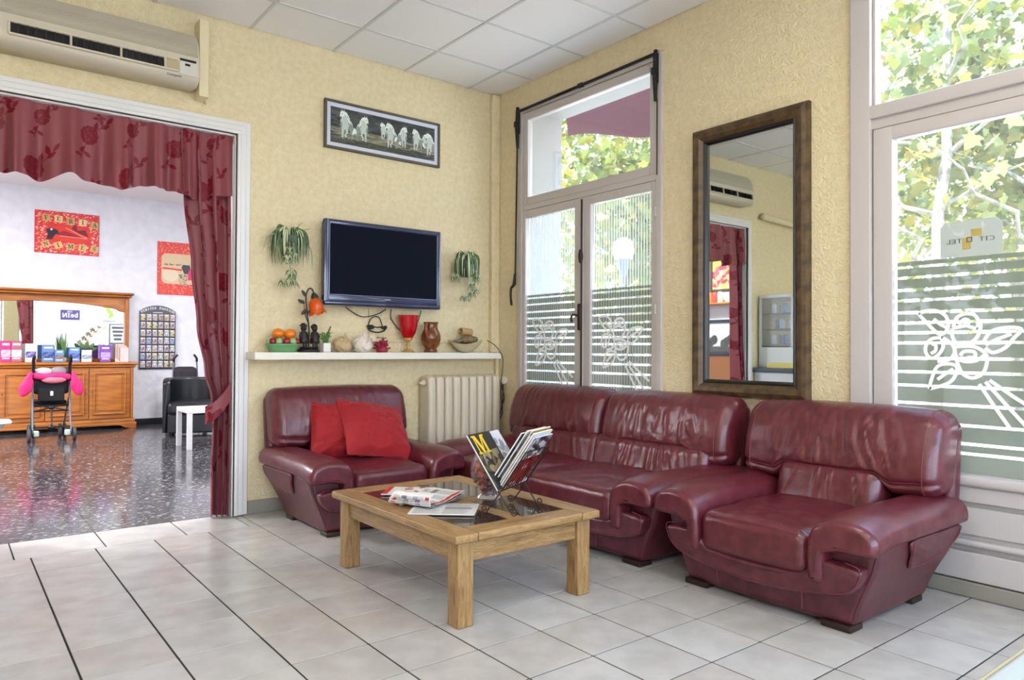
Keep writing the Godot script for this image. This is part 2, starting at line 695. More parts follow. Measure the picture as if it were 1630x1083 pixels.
func curtain_cloth():
	var base = Color(0.53, 0.275, 0.295)
	var dark = Color(0.43, 0.03, 0.11)
	var mid = Color(0.50, 0.12, 0.18)
	var pic = Pic.new(512, 640, base)
	var r2 := RandomNumberGenerator.new()
	r2.seed = 9
	for f in [[120, 120, 1.0], [370, 60, 0.75], [330, 300, 1.05], [90, 420, 0.85], [400, 520, 0.95], [200, 590, 0.7]]:
		var c = Vector2(f[0], f[1])
		var s = f[2]
		# stem and leaves
		var e = c + Vector2(-50 * s, 130 * s)
		pic.line(c, e, 4, dark, true)
		pic.line(c, c + Vector2(90 * s, -70 * s), 3, dark, true)
		for a in [[-20, 60, 2.4], [-32, 85, 0.5], [-40, 105, 2.9], [30, -25, -1.3], [60, -48, -0.4], [75, -58, -1.9], [88, -70, -0.8]]:
			pic.leaf(c.x + a[0] * s, c.y + a[1] * s, 52 * s, 11 * s, a[2], dark, true)
		for k in 11:
			var a = TAU * k / 11
			pic.ell(c.x + cos(a) * 32 * s, c.y + sin(a) * 30 * s, 20 * s, 17 * s, a, dark, true)
		pic.ell(c.x, c.y, 34 * s, 32 * s, 0, dark, true)
		for k in 26:
			var a = r2.randf() * TAU
			var d = r2.randf_range(8, 40) * s
			var q = c + Vector2(cos(a), sin(a)) * d
			var o = Vector2(cos(a + 1.4), sin(a + 1.4)) * r2.randf_range(6, 14) * s
			pic.line(q, q + o, 2.5, mid if k % 3 else base, true)
	var m = flat_mat("floral_satin", Color.WHITE, 0.4)
	m.albedo_texture = pic.tex()
	m.rim_enabled = true
	m.rim = 0.12
	m.rim_tint = 0.8
	m.metallic_specular = 0.35

# ------------------------------------------------------------------ the room
const CEIL := 3.31
const FX := -3.358
const PX := 0.3024
const FZ := 0.365
const PZ := 0.2995

func tile_box(b: MB, x0, x1, z0, z1, gx := 0.0075, gz := 0.0065):
	b.box(Vector3((x0 + x1) / 2, -0.005, (z0 + z1) / 2), Vector3(x1 - x0 - gx, 0.01, z1 - z0 - gz), 0.0012)

func shell():
	# tiled floor
	var fl = struct_node("floor")
	var slab := MB.new()
	slab.box(Vector3(-3.25, -0.053, 3.47), Vector3(6.5, 0.1, 7.06))
	part(slab, "grout_bed", M.grout, fl)
	var meshes = {}
	for w in [0, 1]:
		var b := MB.new()
		tile_box(b, -PX / 2, PX / 2, -PZ / 2, PZ / 2)
		meshes[w] = b.mesh()
	var rest := MB.new()
	for r in range(0, 22):
		for a in range(-11, 11):
			var x0 = FX + a * PX
			var z0 = FZ + r * PZ
			if a >= -5 and r >= 1 and r <= 13:
				var o = mi(meshes[0], "tile", M["tile_%d" % (rng.randi() % 4)], fl)
				o.position = Vector3(x0 + PX / 2, rng.randf_range(-0.0006, 0.0003), z0 + PZ / 2)
			elif a >= -5 and r == 0:
				var b := MB.new()
				tile_box(b, x0, x0 + PX, 0.34, z0 + PZ)
				part(b, "tile", M["tile_%d" % (rng.randi() % 4)], fl)
			else:
				tile_box(rest, x0, x0 + PX, z0, minf(z0 + PZ, 7.0))
	for r in 22:
		tile_box(rest, FX + 11 * PX, 0.0, FZ + r * PZ, FZ + (r + 1) * PZ)
	var rs = part(rest, "tile_field", M.tile_0, fl)
	rs.set_meta("kind", "stuff")
	# threshold row and the row behind the chairs
	for j in [[-3.86, -3.43], [-3.43, -3.0], [-3.0, -2.57], [-2.57, -2.15]]:
		var b := MB.new()
		tile_box(b, maxf(j[0], -3.66), minf(j[1], -2.2) if j[0] > -2.6 else j[1], -0.07, 0.34)
		part(b, "threshold_tile", M.tile_2, fl)
	var sliver := MB.new()
	tile_box(sliver, -2.2, FX + 4 * PX, 0.0, 0.34)
	part(sliver, "tile", M.tile_1, fl)
	for a in range(4, 11):
		var b := MB.new()
		tile_box(b, FX + a * PX, FX + (a + 1) * PX, 0.0, 0.34)
		part(b, "tile", M["tile_%d" % (a % 4)], fl)
	# ceiling of square panels in a grid
	var ce = struct_node("ceiling")
	var top := MB.new()
	top.box(Vector3(-3.25, CEIL + 0.1, 3.4), Vector3(6.6, 0.16, 7.4))
	part(top, "ceiling_slab", M.ceiling_bar, ce)
	var pm := MB.new()
	pm.box(Vector3(0, 0.006, 0), Vector3(0.586, 0.012, 0.586), 0.002)
	var pmesh = pm.mesh()
	var xs = [0.0]
	for k in 11:
		xs.append(-0.315 - 0.6 * k)
	xs.append(-6.5)
	var zs = [0.0]
	for k in 11:
		zs.append(0.487 + 0.6 * k)
	zs.append(7.0)
	for i in xs.size() - 1:
		for j in zs.size() - 1:
			var sx = xs[i] - xs[i + 1]
			var sz = zs[j + 1] - zs[j]
			var c = Vector3((xs[i] + xs[i + 1]) / 2, CEIL, (zs[j] + zs[j + 1]) / 2)
			var lit = false
			for q in [[-1.815, 3.787], [-3.615, 3.787], [-5.415, 3.787], [-1.815, 5.587], [-3.615, 5.587], [-5.415, 5.587]]:
				lit = lit or (absf(c.x - q[0]) < 0.1 and absf(c.z - q[1]) < 0.1)
			if lit or sx < 0.03 or sz < 0.03:
				continue
			if absf(sx - 0.6) < 0.01 and absf(sz - 0.6) < 0.01:
				var o = mi(pmesh, "panel", M.ceiling_panel, ce)
				o.position = c
			else:
				var b := MB.new()
				b.box(Vector3(0, 0.006, 0), Vector3(sx - 0.014, 0.012, sz - 0.014), 0.002)
				var o = part(b, "panel", M.ceiling_panel, ce)
				o.position = c
	for k in range(1, xs.size() - 1):
		var b := MB.new()
		b.box(Vector3(xs[k], CEIL - 0.002, 3.5), Vector3(0.02, 0.008, 7.0), 0.001)
		part(b, "grid_bar", M.ceiling_bar, ce)
	for k in range(1, zs.size() - 1):
		var b := MB.new()
		b.box(Vector3(-3.25, CEIL - 0.0015, zs[k]), Vector3(6.5, 0.007, 0.02), 0.001)
		part(b, "grid_bar", M.ceiling_bar, ce)
	# wall with the doorway; its lobby side is white
	var wb := MB.new()
	wb.box(Vector3(-1.0, 1.7, -0.05), Vector3(2.4, 3.4, 0.1))
	wb.box(Vector3(-5.08, 1.7, -0.05), Vector3(2.84, 3.4, 0.1))
	wb.box(Vector3(-2.93, 2.98, -0.05), Vector3(1.46, 0.84, 0.1))
	struct_mesh(wb, "wall_back", M.cream_roughcast)
	var wl := MB.new()
	wl.box(Vector3(-1.0, 1.7, -0.14), Vector3(2.4, 3.4, 0.08))
	wl.box(Vector3(-5.58, 1.7, -0.14), Vector3(3.84, 3.4, 0.08))
	wl.box(Vector3(-2.93, 2.98, -0.14), Vector3(1.46, 0.84, 0.08))
	struct_mesh(wl, "wall_lobby_front", M.white_lobby_paint)
	# street wall
	var wr := MB.new()
	wr.box(Vector3(0.215, 1.7, 0.125), Vector3(0.43, 3.4, 0.37))
	wr.box(Vector3(0.215, 1.7, 2.3), Vector3(0.43, 3.4, 0.94))
	wr.box(Vector3(0.115, 1.7, 2.935), Vector3(0.23, 3.4, 0.33))
	wr.box(Vector3(0.215, 3.265, 1.07), Vector3(0.43, 0.29, 1.52))
	wr.box(Vector3(0.215, 0.2, 1.07), Vector3(0.43, 0.4, 1.52))
	wr.box(Vector3(0.115, 3.29, 4.1), Vector3(0.23, 0.24, 2.0))
	wr.box(Vector3(0.115, 1.7, 6.05), Vector3(0.23, 3.4, 1.9))
	wr.box(Vector3(0.15, 0.24, 4.1), Vector3(0.16, 0.48, 2.0))
	struct_mesh(wr, "wall_right", M.cream_roughcast)
	var wo := MB.new()
	wo.box(Vector3(0.47, 1.7, 2.3), Vector3(0.06, 3.6, 0.92))
	wo.box(Vector3(0.39, 1.7, -3.4), Vector3(0.08, 3.6, 6.9))
	wo.box(Vector3(0.445, 1.7, 0.1), Vector3(0.03, 3.6, 0.42))
	wo.box(Vector3(0.335, 4.2, 2.0), Vector3(0.21, 1.6, 11.0))
	wo.box(Vector3(0.25, 1.7, 0.316), Vector3(0.37, 2.84, 0.014))
	wo.box(Vector3(0.25, 1.7, 1.828), Vector3(0.37, 2.84, 0.014))
	wo.box(Vector3(0.25, 3.114, 1.072), Vector3(0.37, 0.014, 1.5))
	wo.box(Vector3(0.165, 1.84, 3.106), Vector3(0.14, 2.7, 0.014))
	wo.box(Vector3(0.165, 3.164, 4.1), Vector3(0.14, 0.014, 1.98))
	wo.box(Vector3(0.165, 0.487, 4.1), Vector3(0.14, 0.014, 1.98))
	struct_mesh(wo, "wall_outside", M.stone_reveal)
	var wf := MB.new()
	wf.box(Vector3(-6.6, 1.7, 3.45), Vector3(0.2, 3.4, 7.3))
	struct_mesh(wf, "wall_left", M.cream_roughcast)
	# unseen wall behind the camera, with shop windows placed to light the room
	var wz := MB.new()
	wz.box(Vector3(-3.25, 3.0, 7.1), Vector3(6.7, 0.8, 0.2))
	wz.box(Vector3(-3.25, 0.15, 7.1), Vector3(6.7, 0.3, 0.2))
	for x in [-6.35, -4.3, -2.2, -0.15]:
		wz.box(Vector3(x, 1.45, 7.1), Vector3(0.35, 2.3, 0.2))
	struct_mesh(wz, "wall_front", M.cream_roughcast)
	for x in [-5.325, -3.25, -1.175]:  # windows out of view, letting daylight onto the television wall and floor
		var n = struct_node("window_%d" % (3 + int((x + 5.4) / 2)))
		var fr := MB.new()
		for s in [-1, 1]:
			fr.box(Vector3(x + s * 0.83, 1.45, 7.1), Vector3(0.06, 2.3, 0.08), 0.004)
			fr.box(Vector3(x, 1.45 + s * 1.12, 7.1), Vector3(1.6, 0.06, 0.08), 0.004)
		part(fr, "frame", M.grey_white_paint, n)
		var gl := MB.new()
		gl.box(Vector3(x, 1.45, 7.1), Vector3(1.6, 2.18, 0.004))
		part(gl, "pane", M.clear_pane, n)
	# door casing
	var tr := MB.new()
	for k in [[0.092, 0.02], [0.06, 0.032], [0.025, 0.04]]:
		var w = k[0]
		var d = k[1]
		tr.box(Vector3(-2.203 + w / 2, 1.285, d / 2), Vector3(w, 2.56, d), 0.004)
		tr.box(Vector3(-3.657 - w / 2, 1.285, d / 2), Vector3(w, 2.56, d), 0.004)
		tr.box(Vector3(-2.93, 2.562 + w / 2, d / 2 + 0.0004), Vector3(1.454 + 2 * w, w, d), 0.004)
	tr.box(Vector3(-2.2, 1.28, -0.09), Vector3(0.024, 2.56, 0.188), 0.002)
	tr.box(Vector3(-3.66, 1.28, -0.09), Vector3(0.024, 2.56, 0.188), 0.002)
	tr.box(Vector3(-2.93, 2.562, -0.09), Vector3(1.436, 0.024, 0.188), 0.002)
	struct_mesh(tr, "trim_1", M.white_gloss_paint)
	var bb := MB.new()
	bb.box(Vector3(-1.04, 0.045, 0.007), Vector3(2.13, 0.09, 0.014), 0.003)
	bb.box(Vector3(-5.15, 0.045, 0.007), Vector3(2.7, 0.09, 0.014), 0.003)
	struct_mesh(bb, "baseboard_back", M.skirting_grey)
	# vertical pipe cover in the corner and flat cable ducts on the wall
	var pc := MB.new()
	pc.box(Vector3(-0.055, 2.2, 0.022), Vector3(0.06, 2.2, 0.044), 0.006)
	pc.box(Vector3(-0.016, 1.9, 0.02), Vector3(0.03, 2.8, 0.04), 0.004)
	pc.box(Vector3(-0.7, 1.19, 0.008), Vector3(1.0, 0.025, 0.016), 0.003)
	pc.box(Vector3(-1.2, 1.33, 0.008), Vector3(0.025, 0.3, 0.016), 0.003)
	struct_mesh(pc, "trim_2", M.cream_roughcast)
	# boxed ducting beside the air conditioner and along the wall
	var ac := MB.new()
	ac.box(Vector3(-2.445, 2.985, 0.06), Vector3(0.06, 0.5, 0.12), 0.004)
	ac.box(Vector3(-2.405, 2.985, 0.012), Vector3(0.014, 0.52, 0.024), 0.003)
	struct_mesh(ac, "trim_3", flat_mat("cream_duct", Color(0.87, 0.81, 0.66), 0.5))
	var pp := MB.new()
	pp.tube([Vector3(-6.4, 2.62, 0.06), Vector3(-3.9, 2.72, 0.06)], 0.04, 12)
	struct_mesh(pp, "trim_4", flat_mat("cream_duct", Color.WHITE))

# ------------------------------------------------------------------ windows
func frame_yz(b: MB, x0, x1, z0, z1, y0, y1, w, bev := 0.004):
	var xc = (x0 + x1) / 2
	var d = x1 - x0
	b.box(Vector3(xc, (y0 + y1) / 2, z0 + w / 2), Vector3(d, y1 - y0, w), bev)
	b.box(Vector3(xc, (y0 + y1) / 2, z1 - w / 2), Vector3(d, y1 - y0, w), bev)
	b.box(Vector3(xc, y0 + w / 2, (z0 + z1) / 2), Vector3(d, w, z1 - z0 - 2 * w), bev)
	b.box(Vector3(xc, y1 - w / 2, (z0 + z1) / 2), Vector3(d, w, z1 - z0 - 2 * w), bev)

func pane(parent, z0, z1, y0, y1, x := 0.015):
	var b := MB.new()
	b.box(Vector3(x, (y0 + y1) / 2, (z0 + z1) / 2), Vector3(0.004, y1 - y0, z1 - z0))
	return part(b, "pane", M.clear_pane, parent)

const GAPS := [1.543, 1.491, 1.43, 1.378, 1.318, 1.267, 1.218, 1.168, 1.093, 1.026, 0.959, 0.873, 0.78, 0.695, 0.65]

func bands(parent, z0, z1, y_top, y_low, x):
	var up = y_top
	for k in GAPS.size() + 1:
		var lo = GAPS[k] + 0.007 if k < GAPS.size() else y_low
		if lo < y_low:
			lo = y_low
		if up - lo > 0.004:
			var b := MB.new()
			b.box(Vector3(x, (up + lo) / 2, (z0 + z1) / 2), Vector3(0.001, up - lo, z1 - z0))
			part(b, "film_band", M.frosted_film, parent)
		up = (GAPS[k] - 0.007) if k < GAPS.size() else lo
		if up < y_low:
			break

const ROSE := [
	[[395, 528], [440, 518], [500, 520], [545, 548], [558, 590], [545, 625], [515, 638], [480, 615], [445, 580], [415, 550], [397, 530]],
	[[480, 560], [520, 590], [550, 605]],
	[[585, 605], [600, 560], [640, 540], [690, 545], [712, 580], [705, 605]],
	[[578, 610], [580, 650], [600, 680], [650, 687], [695, 665], [718, 625], [722, 585]],
	[[580, 608], [650, 597], [700, 612]],
	[[612, 592], [640, 566], [664, 574], [655, 592], [635, 590]],
	[[520, 655], [470, 660], [440, 690], [438, 730], [465, 757], [500, 745], [530, 705], [525, 662]],
	[[470, 688], [490, 690], [490, 720], [465, 735]],
	[[530, 655], [580, 690], [590, 730], [560, 765], [500, 775]],
	[[590, 700], [600, 750], [640, 772], [700, 767], [748, 735]],
	[[620, 745], [640, 723], [690, 725], [692, 750], [655, 752]],
	[[600, 765], [630, 830], [680, 852], [730, 830], [752, 780], [747, 735], [690, 700], [595, 700]],
	[[735, 680], [770, 630], [840, 610], [915, 618], [880, 660], [840, 705], [780, 728], [745, 705]],
	[[745, 692], [800, 665], [870, 640]],
	[[455, 915], [470, 860], [500, 800], [560, 785], [602, 800], [590, 850], [550, 885], [458, 914]],
	[[500, 865], [550, 830], [585, 810]],
	[[715, 880], [785, 980], [858, 1078]],
	[[745, 868], [845, 975], [945, 1078]],
	[[765, 860], [880, 935], [990, 1000]]]

func rose(parent, z, y, s, x):
	for k in ROSE.size():
		var pts = []
		for q in ROSE[k]:
			pts.append(Vector2((q[0] - 650) / 1198.0 * s, -(q[1] - 720) / 1044.0 * s))
		if pts.size() > 3:
			pts = catmull(pts, 4, false)
		var n = pts.size()
		var outl = []
		var inl = []
		for i in n:
			var d = (pts[mini(i + 1, n - 1)] - pts[maxi(i - 1, 0)]).normalized().orthogonal() * 0.0082 * s
			outl.append(pts[i] + d)
			inl.append(pts[i] - d)
		var b := MB.new()
		b.at(turned(Vector3(0, 0, 1), Vector3(0, 1, 0), Vector3(-1, 0, 0), Vector3(x - k * 0.00006, y, z)))
		for i in n - 1:
			for f in [0.0, 0.0008]:
				var q = [outl[i], inl[i], inl[i + 1], outl[i + 1]]
				var id = []
				for c in q:
					id.append(b.p(Vector3(c.x, c.y, f)))
				if f > 0:
					b.quad(id[0], id[1], id[2], id[3])
				else:
					b.quad(id[3], id[2], id[1], id[0])
		part(b, "rose_line", M.white_film, parent)

func windows():
	# window with two casements and a transom light
	var n = struct_node("window_1")
	var b := MB.new()
	frame_yz(b, -0.022, 0.05, 0.312, 1.832, 0.4, 3.115, 0.05)
	b.box(Vector3(0.014, 2.282, 1.072), Vector3(0.064, 0.044, 1.42), 0.003)
	part(b, "frame", M.grey_white_paint, n)
	b = MB.new()
	frame_yz(b, -0.012, 0.04, 0.362, 1.782, 2.305, 3.062, 0.062)
	part(b, "transom_sash", M.grey_white_paint, n)
	for s in [[0.358, 1.062, 0.045, 0.075], [1.082, 1.785, 0.075, 0.047]]:
		b = MB.new()
		b.box(Vector3(0.01, 1.33, s[0] + s[2] / 2), Vector3(0.05, 1.86, s[2]), 0.004)
		b.box(Vector3(0.01, 1.33, s[1] - s[3] / 2), Vector3(0.05, 1.86, s[3]), 0.004)
		var zc = (s[0] + s[2] + s[1] - s[3]) / 2
		b.box(Vector3(0.01, 2.228, zc), Vector3(0.048, 0.062, s[1] - s[0] - s[2] - s[3]), 0.002)
		b.box(Vector3(0.01, 0.52, zc), Vector3(0.048, 0.24, s[1] - s[0] - s[2] - s[3]), 0.002)
		var sash = part(b, "sash", M.grey_white_paint, n)
		var z0 = s[0] + s[2]
		var z1 = s[1] - s[3]
		pane(sash, z0, z1, 0.64, 2.2)
		bands(sash, z0, z1, 1.568, 0.64, 0.0118)
		rose(sash, (z0 + z1) / 2 - 0.02 , 1.18, 0.98, 0.0088)
		var cnt = int((z1 - z0) / 0.0255)
		var sb := MB.new()
		sb.box(Vector3.ZERO, Vector3(0.001, 1.555, 0.009))
		var sm = sb.mesh()
		for k in cnt:
			var o = mi(sm, "film_stripe", M.stripe_film, sash)
			o.position = Vector3(0.0098, 1.42, z0 + 0.014 + k * (z1 - z0 - 0.02) / cnt)
		for y in [0.75, 1.4, 2.05]:
			var hb := MB.new()
			hb.tube([Vector3(-0.024, y - 0.03, s[0] + 0.004 if s[0] < 1 else s[1] - 0.004), Vector3(-0.024, y + 0.03, s[0] + 0.004 if s[0] < 1 else s[1] - 0.004)], 0.006, 8)
			part(hb, "hinge", M.grey_white_paint, sash)
	pane(n, 0.424, 1.72, 2.367, 3.0)
	# bolt between the casements
	b = MB.new()
	b.box(Vector3(-0.021, 1.37, 1.072), Vector3(0.014, 1.75, 0.012), 0.003)
	b.lathe([Vector2(0, -0.055), Vector2(0.014, -0.045), Vector2(0.02, 0), Vector2(0.014, 0.045), Vector2(0, 0.055)], 12, Vector3(-0.03, 1.82, 1.072))
	b.rbox(Vector3(-0.036, 1.37, 1.072), Vector3(0.03, 0.2, 0.036), 0.012, 0.05, 3)
	part(b, "bolt", M.rust_iron, n)
	b = MB.new()
	b.tube(catmull([Vector3(-0.05, 1.38, 1.068), Vector3(-0.075, 1.385, 1.04), Vector3(-0.085, 1.36, 1.03), Vector3(-0.08, 1.33, 1.035)], 4, false), 0.008, 8)
	part(b, "knob", M.rust_iron, n)
	# fanlight opener: rod over the top, two arms, the rod down the side and its crank
	var op = thing("fanlight_opener", "black iron fanlight opener rod framing the casement window beside the pipe", "window opener", Vector3(0, 0, 0))
	b = MB.new()
	b.tube([Vector3(-0.036, 3.085, 0.33), Vector3(-0.036, 3.10, 1.80)], 0.011, 8)
	b.box(Vector3(-0.036, 3.093, 1.07), Vector3(0.03, 0.03, 0.05), 0.004)
	part(b, "top_rod", M.black_iron, op)
	for z in [0.325, 1.795]:
		b = MB.new()
		b.box(Vector3(-0.038, 3.0, z), Vector3(0.03, 0.2, 0.034), 0.006)
		b.box(Vector3(-0.05, 2.98, z), Vector3(0.03, 0.05, 0.05), 0.006)
		b.tube([Vector3(-0.04, 3.12, z), Vector3(-0.045, 2.95, z), Vector3(-0.04, 2.78, z)], [0.014, 0.02, 0.011], 8)
		part(b, "arm", M.black_iron, op)
	b = MB.new()
	b.tube([Vector3(-0.03, 2.8, 1.80), Vector3(-0.03, 2.29, 1.80)], 0.004, 6)
	part(b, "short_rod", M.black_iron, op)
	b = MB.new()
	b.tube([Vector3(-0.035, 2.8, 0.315), Vector3(-0.035, 1.66, 0.298)], 0.007, 6)
	part(b, "side_rod", M.black_iron, op)
	b = MB.new()
	b.tube(catmull([Vector3(-0.04, 1.75, 0.298), Vector3(-0.045, 1.66, 0.292), Vector3(-0.06, 1.63, 0.275), Vector3(-0.06, 1.55, 0.272), Vector3(-0.06, 1.49, 0.285)], 4, false), [0.009, 0.01, 0.011, 0.012, 0.013, 0.013, 0.012, 0.011, 0.010, 0.010, 0.010, 0.010, 0.010, 0.011, 0.011, 0.010, 0.008], 8)
	part(b, "crank_handle", M.black_iron, op)
	# shop window on the right
	n = struct_node("window_2")
	b = MB.new()
	b.box(Vector3(0.03, 1.84, 3.152), Vector3(0.12, 2.72, 0.104), 0.004)
	b.box(Vector3(0.03, 1.84, 5.05), Vector3(0.12, 2.72, 0.1), 0.004)
	b.box(Vector3(0.02, 2.345, 4.1), Vector3(0.10, 0.07, 1.8), 0.006)
	b.box(Vector3(0.03, 2.29, 4.1), Vector3(0.08, 0.06, 1.8), 0.004)
	b.box(Vector3(0.03, 3.17, 4.1), Vector3(0.1, 0.06, 1.8), 0.004)
	b.box(Vector3(0.03, 2.76, 3.212), Vector3(0.06, 0.78, 0.016), 0.003)
	part(b, "frame", M.grey_white_paint, n)
	pane(n, 3.218, 5.0, 2.378, 3.14, 0.03)
	b = MB.new()
	b.box(Vector3(0.02, 1.38, 3.258), Vector3(0.06, 1.76, 0.098), 0.006)
	b.box(Vector3(0.02, 1.38, 4.95), Vector3(0.06, 1.76, 0.098), 0.006)
	b.box(Vector3(0.02, 2.225, 4.1), Vector3(0.06, 0.07, 1.6), 0.006)
	b.box(Vector3(0.02, 0.53, 4.1), Vector3(0.06, 0.06, 1.6), 0.006)
	var sash2 = part(b, "sash", M.grey_white_paint, n)
	pane(sash2, 3.307, 4.9, 0.56, 2.19, 0.03)
	bands(sash2, 3.314, 4.9, 1.571, 0.56, 0.0265)
	rose(sash2, 3.625, 1.13, 1.0, 0.0255)
	rose(sash2, 4.35, 1.13, 1.0, 0.0255)
	# hotel sticker, read from the street
	var st = thing("window_sticker", "pale square sticker with mustard emblem on the large shop window", "sticker", Vector3(0.0262, 1.655, 3.645), PI / 2)
	b = MB.new()
	b.extrude(pv2([Vector2(-0.13, -0.082), Vector2(0.13, -0.082), Vector2(0.13, 0.062), Vector2(0.108, 0.086), Vector2(-0.108, 0.086), Vector2(-0.13, 0.064)]), 0.0008)
	var sm2 = flat_mat("sticker_back", Color(0.72, 0.75, 0.72, 0.85), 0.5)
	sm2.transparency = BaseMaterial3D.TRANSPARENCY_ALPHA
	part(b, "sheet", sm2, st)
	b = MB.new()
	b.box(Vector3(0.017, -0.022, -0.0008), Vector3(0.036, 0.055, 0.0006))
	b.box(Vector3(-0.024, 0.026, -0.0008), Vector3(0.045, 0.034, 0.0006))
	part(b, "emblem", flat_mat("mustard_print", Color(0.70, 0.62, 0.33), 0.5), st)
	for w in [["CIT", -0.068], ["TEL", 0.07]]:
		var tx = text(w[0], 0.027, 0.0006, flat_mat("grey_print", Color(0.33, 0.35, 0.36), 0.5), st, Vector3(w[1], -0.008, -0.0014), Vector3.ZERO, false, "lettering", false)
		tx.scale = Vector3(1.7, 1, 1)
	b = MB.new()
	frame_yz(b, -0.0004, 0.0004, -0.012, 0.012, -0.012, 0.012, 0.004, 0)
	var sq = part(b, "ring_mark", M.grey_print, st)
	sq.rotation.y = PI / 2
	sq.position = Vector3(0.005, -0.005, -0.0014)
	# panelling below the shop window
	b = MB.new()
	b.box(Vector3(0.04, 0.25, 4.1), Vector3(0.06, 0.5, 2.0))
	b.box(Vector3(-0.012, 0.532, 4.1), Vector3(0.07, 0.05, 2.0), 0.012)
	b.box(Vector3(-0.004, 0.47, 4.1), Vector3(0.04, 0.075, 2.0), 0.006)
	b.box(Vector3(0.002, 0.345, 4.1), Vector3(0.02, 0.13, 2.0), 0.006)
	b.box(Vector3(-0.006, 0.245, 4.1), Vector3(0.04, 0.03, 2.0), 0.008)
	b.box(Vector3(-0.006, 0.14, 4.1), Vector3(0.04, 0.13, 2.0), 0.006)
	struct_mesh(b, "trim_5", M.grey_white_paint)
	b = MB.new()
	b.box(Vector3(-0.018, 0.035, 4.2), Vector3(0.036, 0.07, 2.2), 0.006)
	b.box(Vector3(-0.01, 0.04, 1.55), Vector3(0.02, 0.08, 3.08), 0.003)
	struct_mesh(b, "baseboard_right", M.skirting_grey)

# ------------------------------------------------------------------ street
func leaf_mesh(s: float) -> ArrayMesh:
	var b := MB.new()
	var pts = [[0, 0], [0.2, -0.12], [0.5, -0.08], [0.36, 0.14], [0.62, 0.36], [0.34, 0.44], [0.28, 0.62], [0, 1.0], [-0.28, 0.62], [-0.34, 0.44], [-0.62, 0.36], [-0.36, 0.14], [-0.5, -0.08], [-0.2, -0.12]]
	var c = b.p(Vector3(0, 0.3, 0.05) * s)
	var ids = []
	for q in pts:
		ids.append(b.p(Vector3(q[0], q[1], -0.25 * (q[0] * q[0])) * s))
	for k in ids.size():
		b.tri(c, ids[k], ids[(k + 1) % ids.size()])
	return b.mesh()

func trunk_path(base: Vector3, tip: Vector3, wob: float, n := 8) -> Array:
	var o = []
	for k in n + 1:
		var s = float(k) / n
		var q = base.lerp(tip, s)
		q += Vector3(noise.get_noise_2d(s * 2.0 + base.x * 3, base.z), 0, noise.get_noise_2d(s * 2.0, base.x + 9)) * wob * sin(s * PI)
		o.append(q)
	return o

func tree(called: String, label: String, at: Vector3, r: float, crown: Vector3, crown_r: Vector3, count: int, tint: Array):
	var t = thing(called, label, "tree", at, 0.0, "plane trees along the street")
	var b := MB.new()
	var tip = (crown - at) * Vector3(0.25, 1, 0.25) + Vector3(0, crown_r.y * 0.5, 0)
	var pth = trunk_path(Vector3.ZERO, tip, 0.16)
	var rad = []
	for k in pth.size():
		rad.append(r * (1.0 - 0.6 * k / (pth.size() - 1.0)))
	b.tube(pth, rad, 10)
	part(b, "trunk", M.plane_bark, t)
	for k in 7:
		var s = pth[3 + k % 4]
		var a = TAU * k / 7.0 + at.x
		var e = s + Vector3(cos(a) * crown_r.x * 0.75, 0.5 + rng.randf() * 1.2, sin(a) * crown_r.z * 0.75)
		var bb := MB.new()
		var pp = trunk_path(s, e, 0.6, 6)
		bb.tube(pp, [r * 0.35, r * 0.3, r * 0.26, r * 0.2, r * 0.16, r * 0.12, r * 0.06], 6)
		part(bb, "branch", M.plane_bark, t)
	var mm := MultiMesh.new()
	mm.transform_format = MultiMesh.TRANSFORM_3D
	mm.use_colors = true
	mm.mesh = leaf_mesh(0.17)
	mm.instance_count = count
	for k in count:
		var d = Vector3(rng.randfn(), rng.randfn(), rng.randfn()).normalized() * pow(rng.randf(), 0.45)
		# leaves gather in sprays
		var q = crown - at + d * crown_r
		q += Vector3(noise.get_noise_3d(q.x * 0.9, q.y * 0.9, q.z * 0.9), noise.get_noise_3d(q.y + 40, q.x, q.z), noise.get_noise_3d(q.z, q.x + 80, q.y)) * 1.1
		var bs = Basis.from_euler(Vector3(rng.randf_range(-1.2, 1.2), rng.randf() * TAU, rng.randf_range(2.0, 4.2))).scaled(Vector3.ONE * rng.randf_range(0.6, 1.25))
		mm.set_instance_transform(k, Transform3D(bs, q))
		var c = tint[rng.randi() % tint.size()]
		mm.set_instance_color(k, c)
	var m := MultiMeshInstance3D.new()
	m.name = "foliage"
	m.multimesh = mm
	m.material_override = M.leaf
	m.set_meta("kind", "stuff")
	t.add_child(m)
	return t

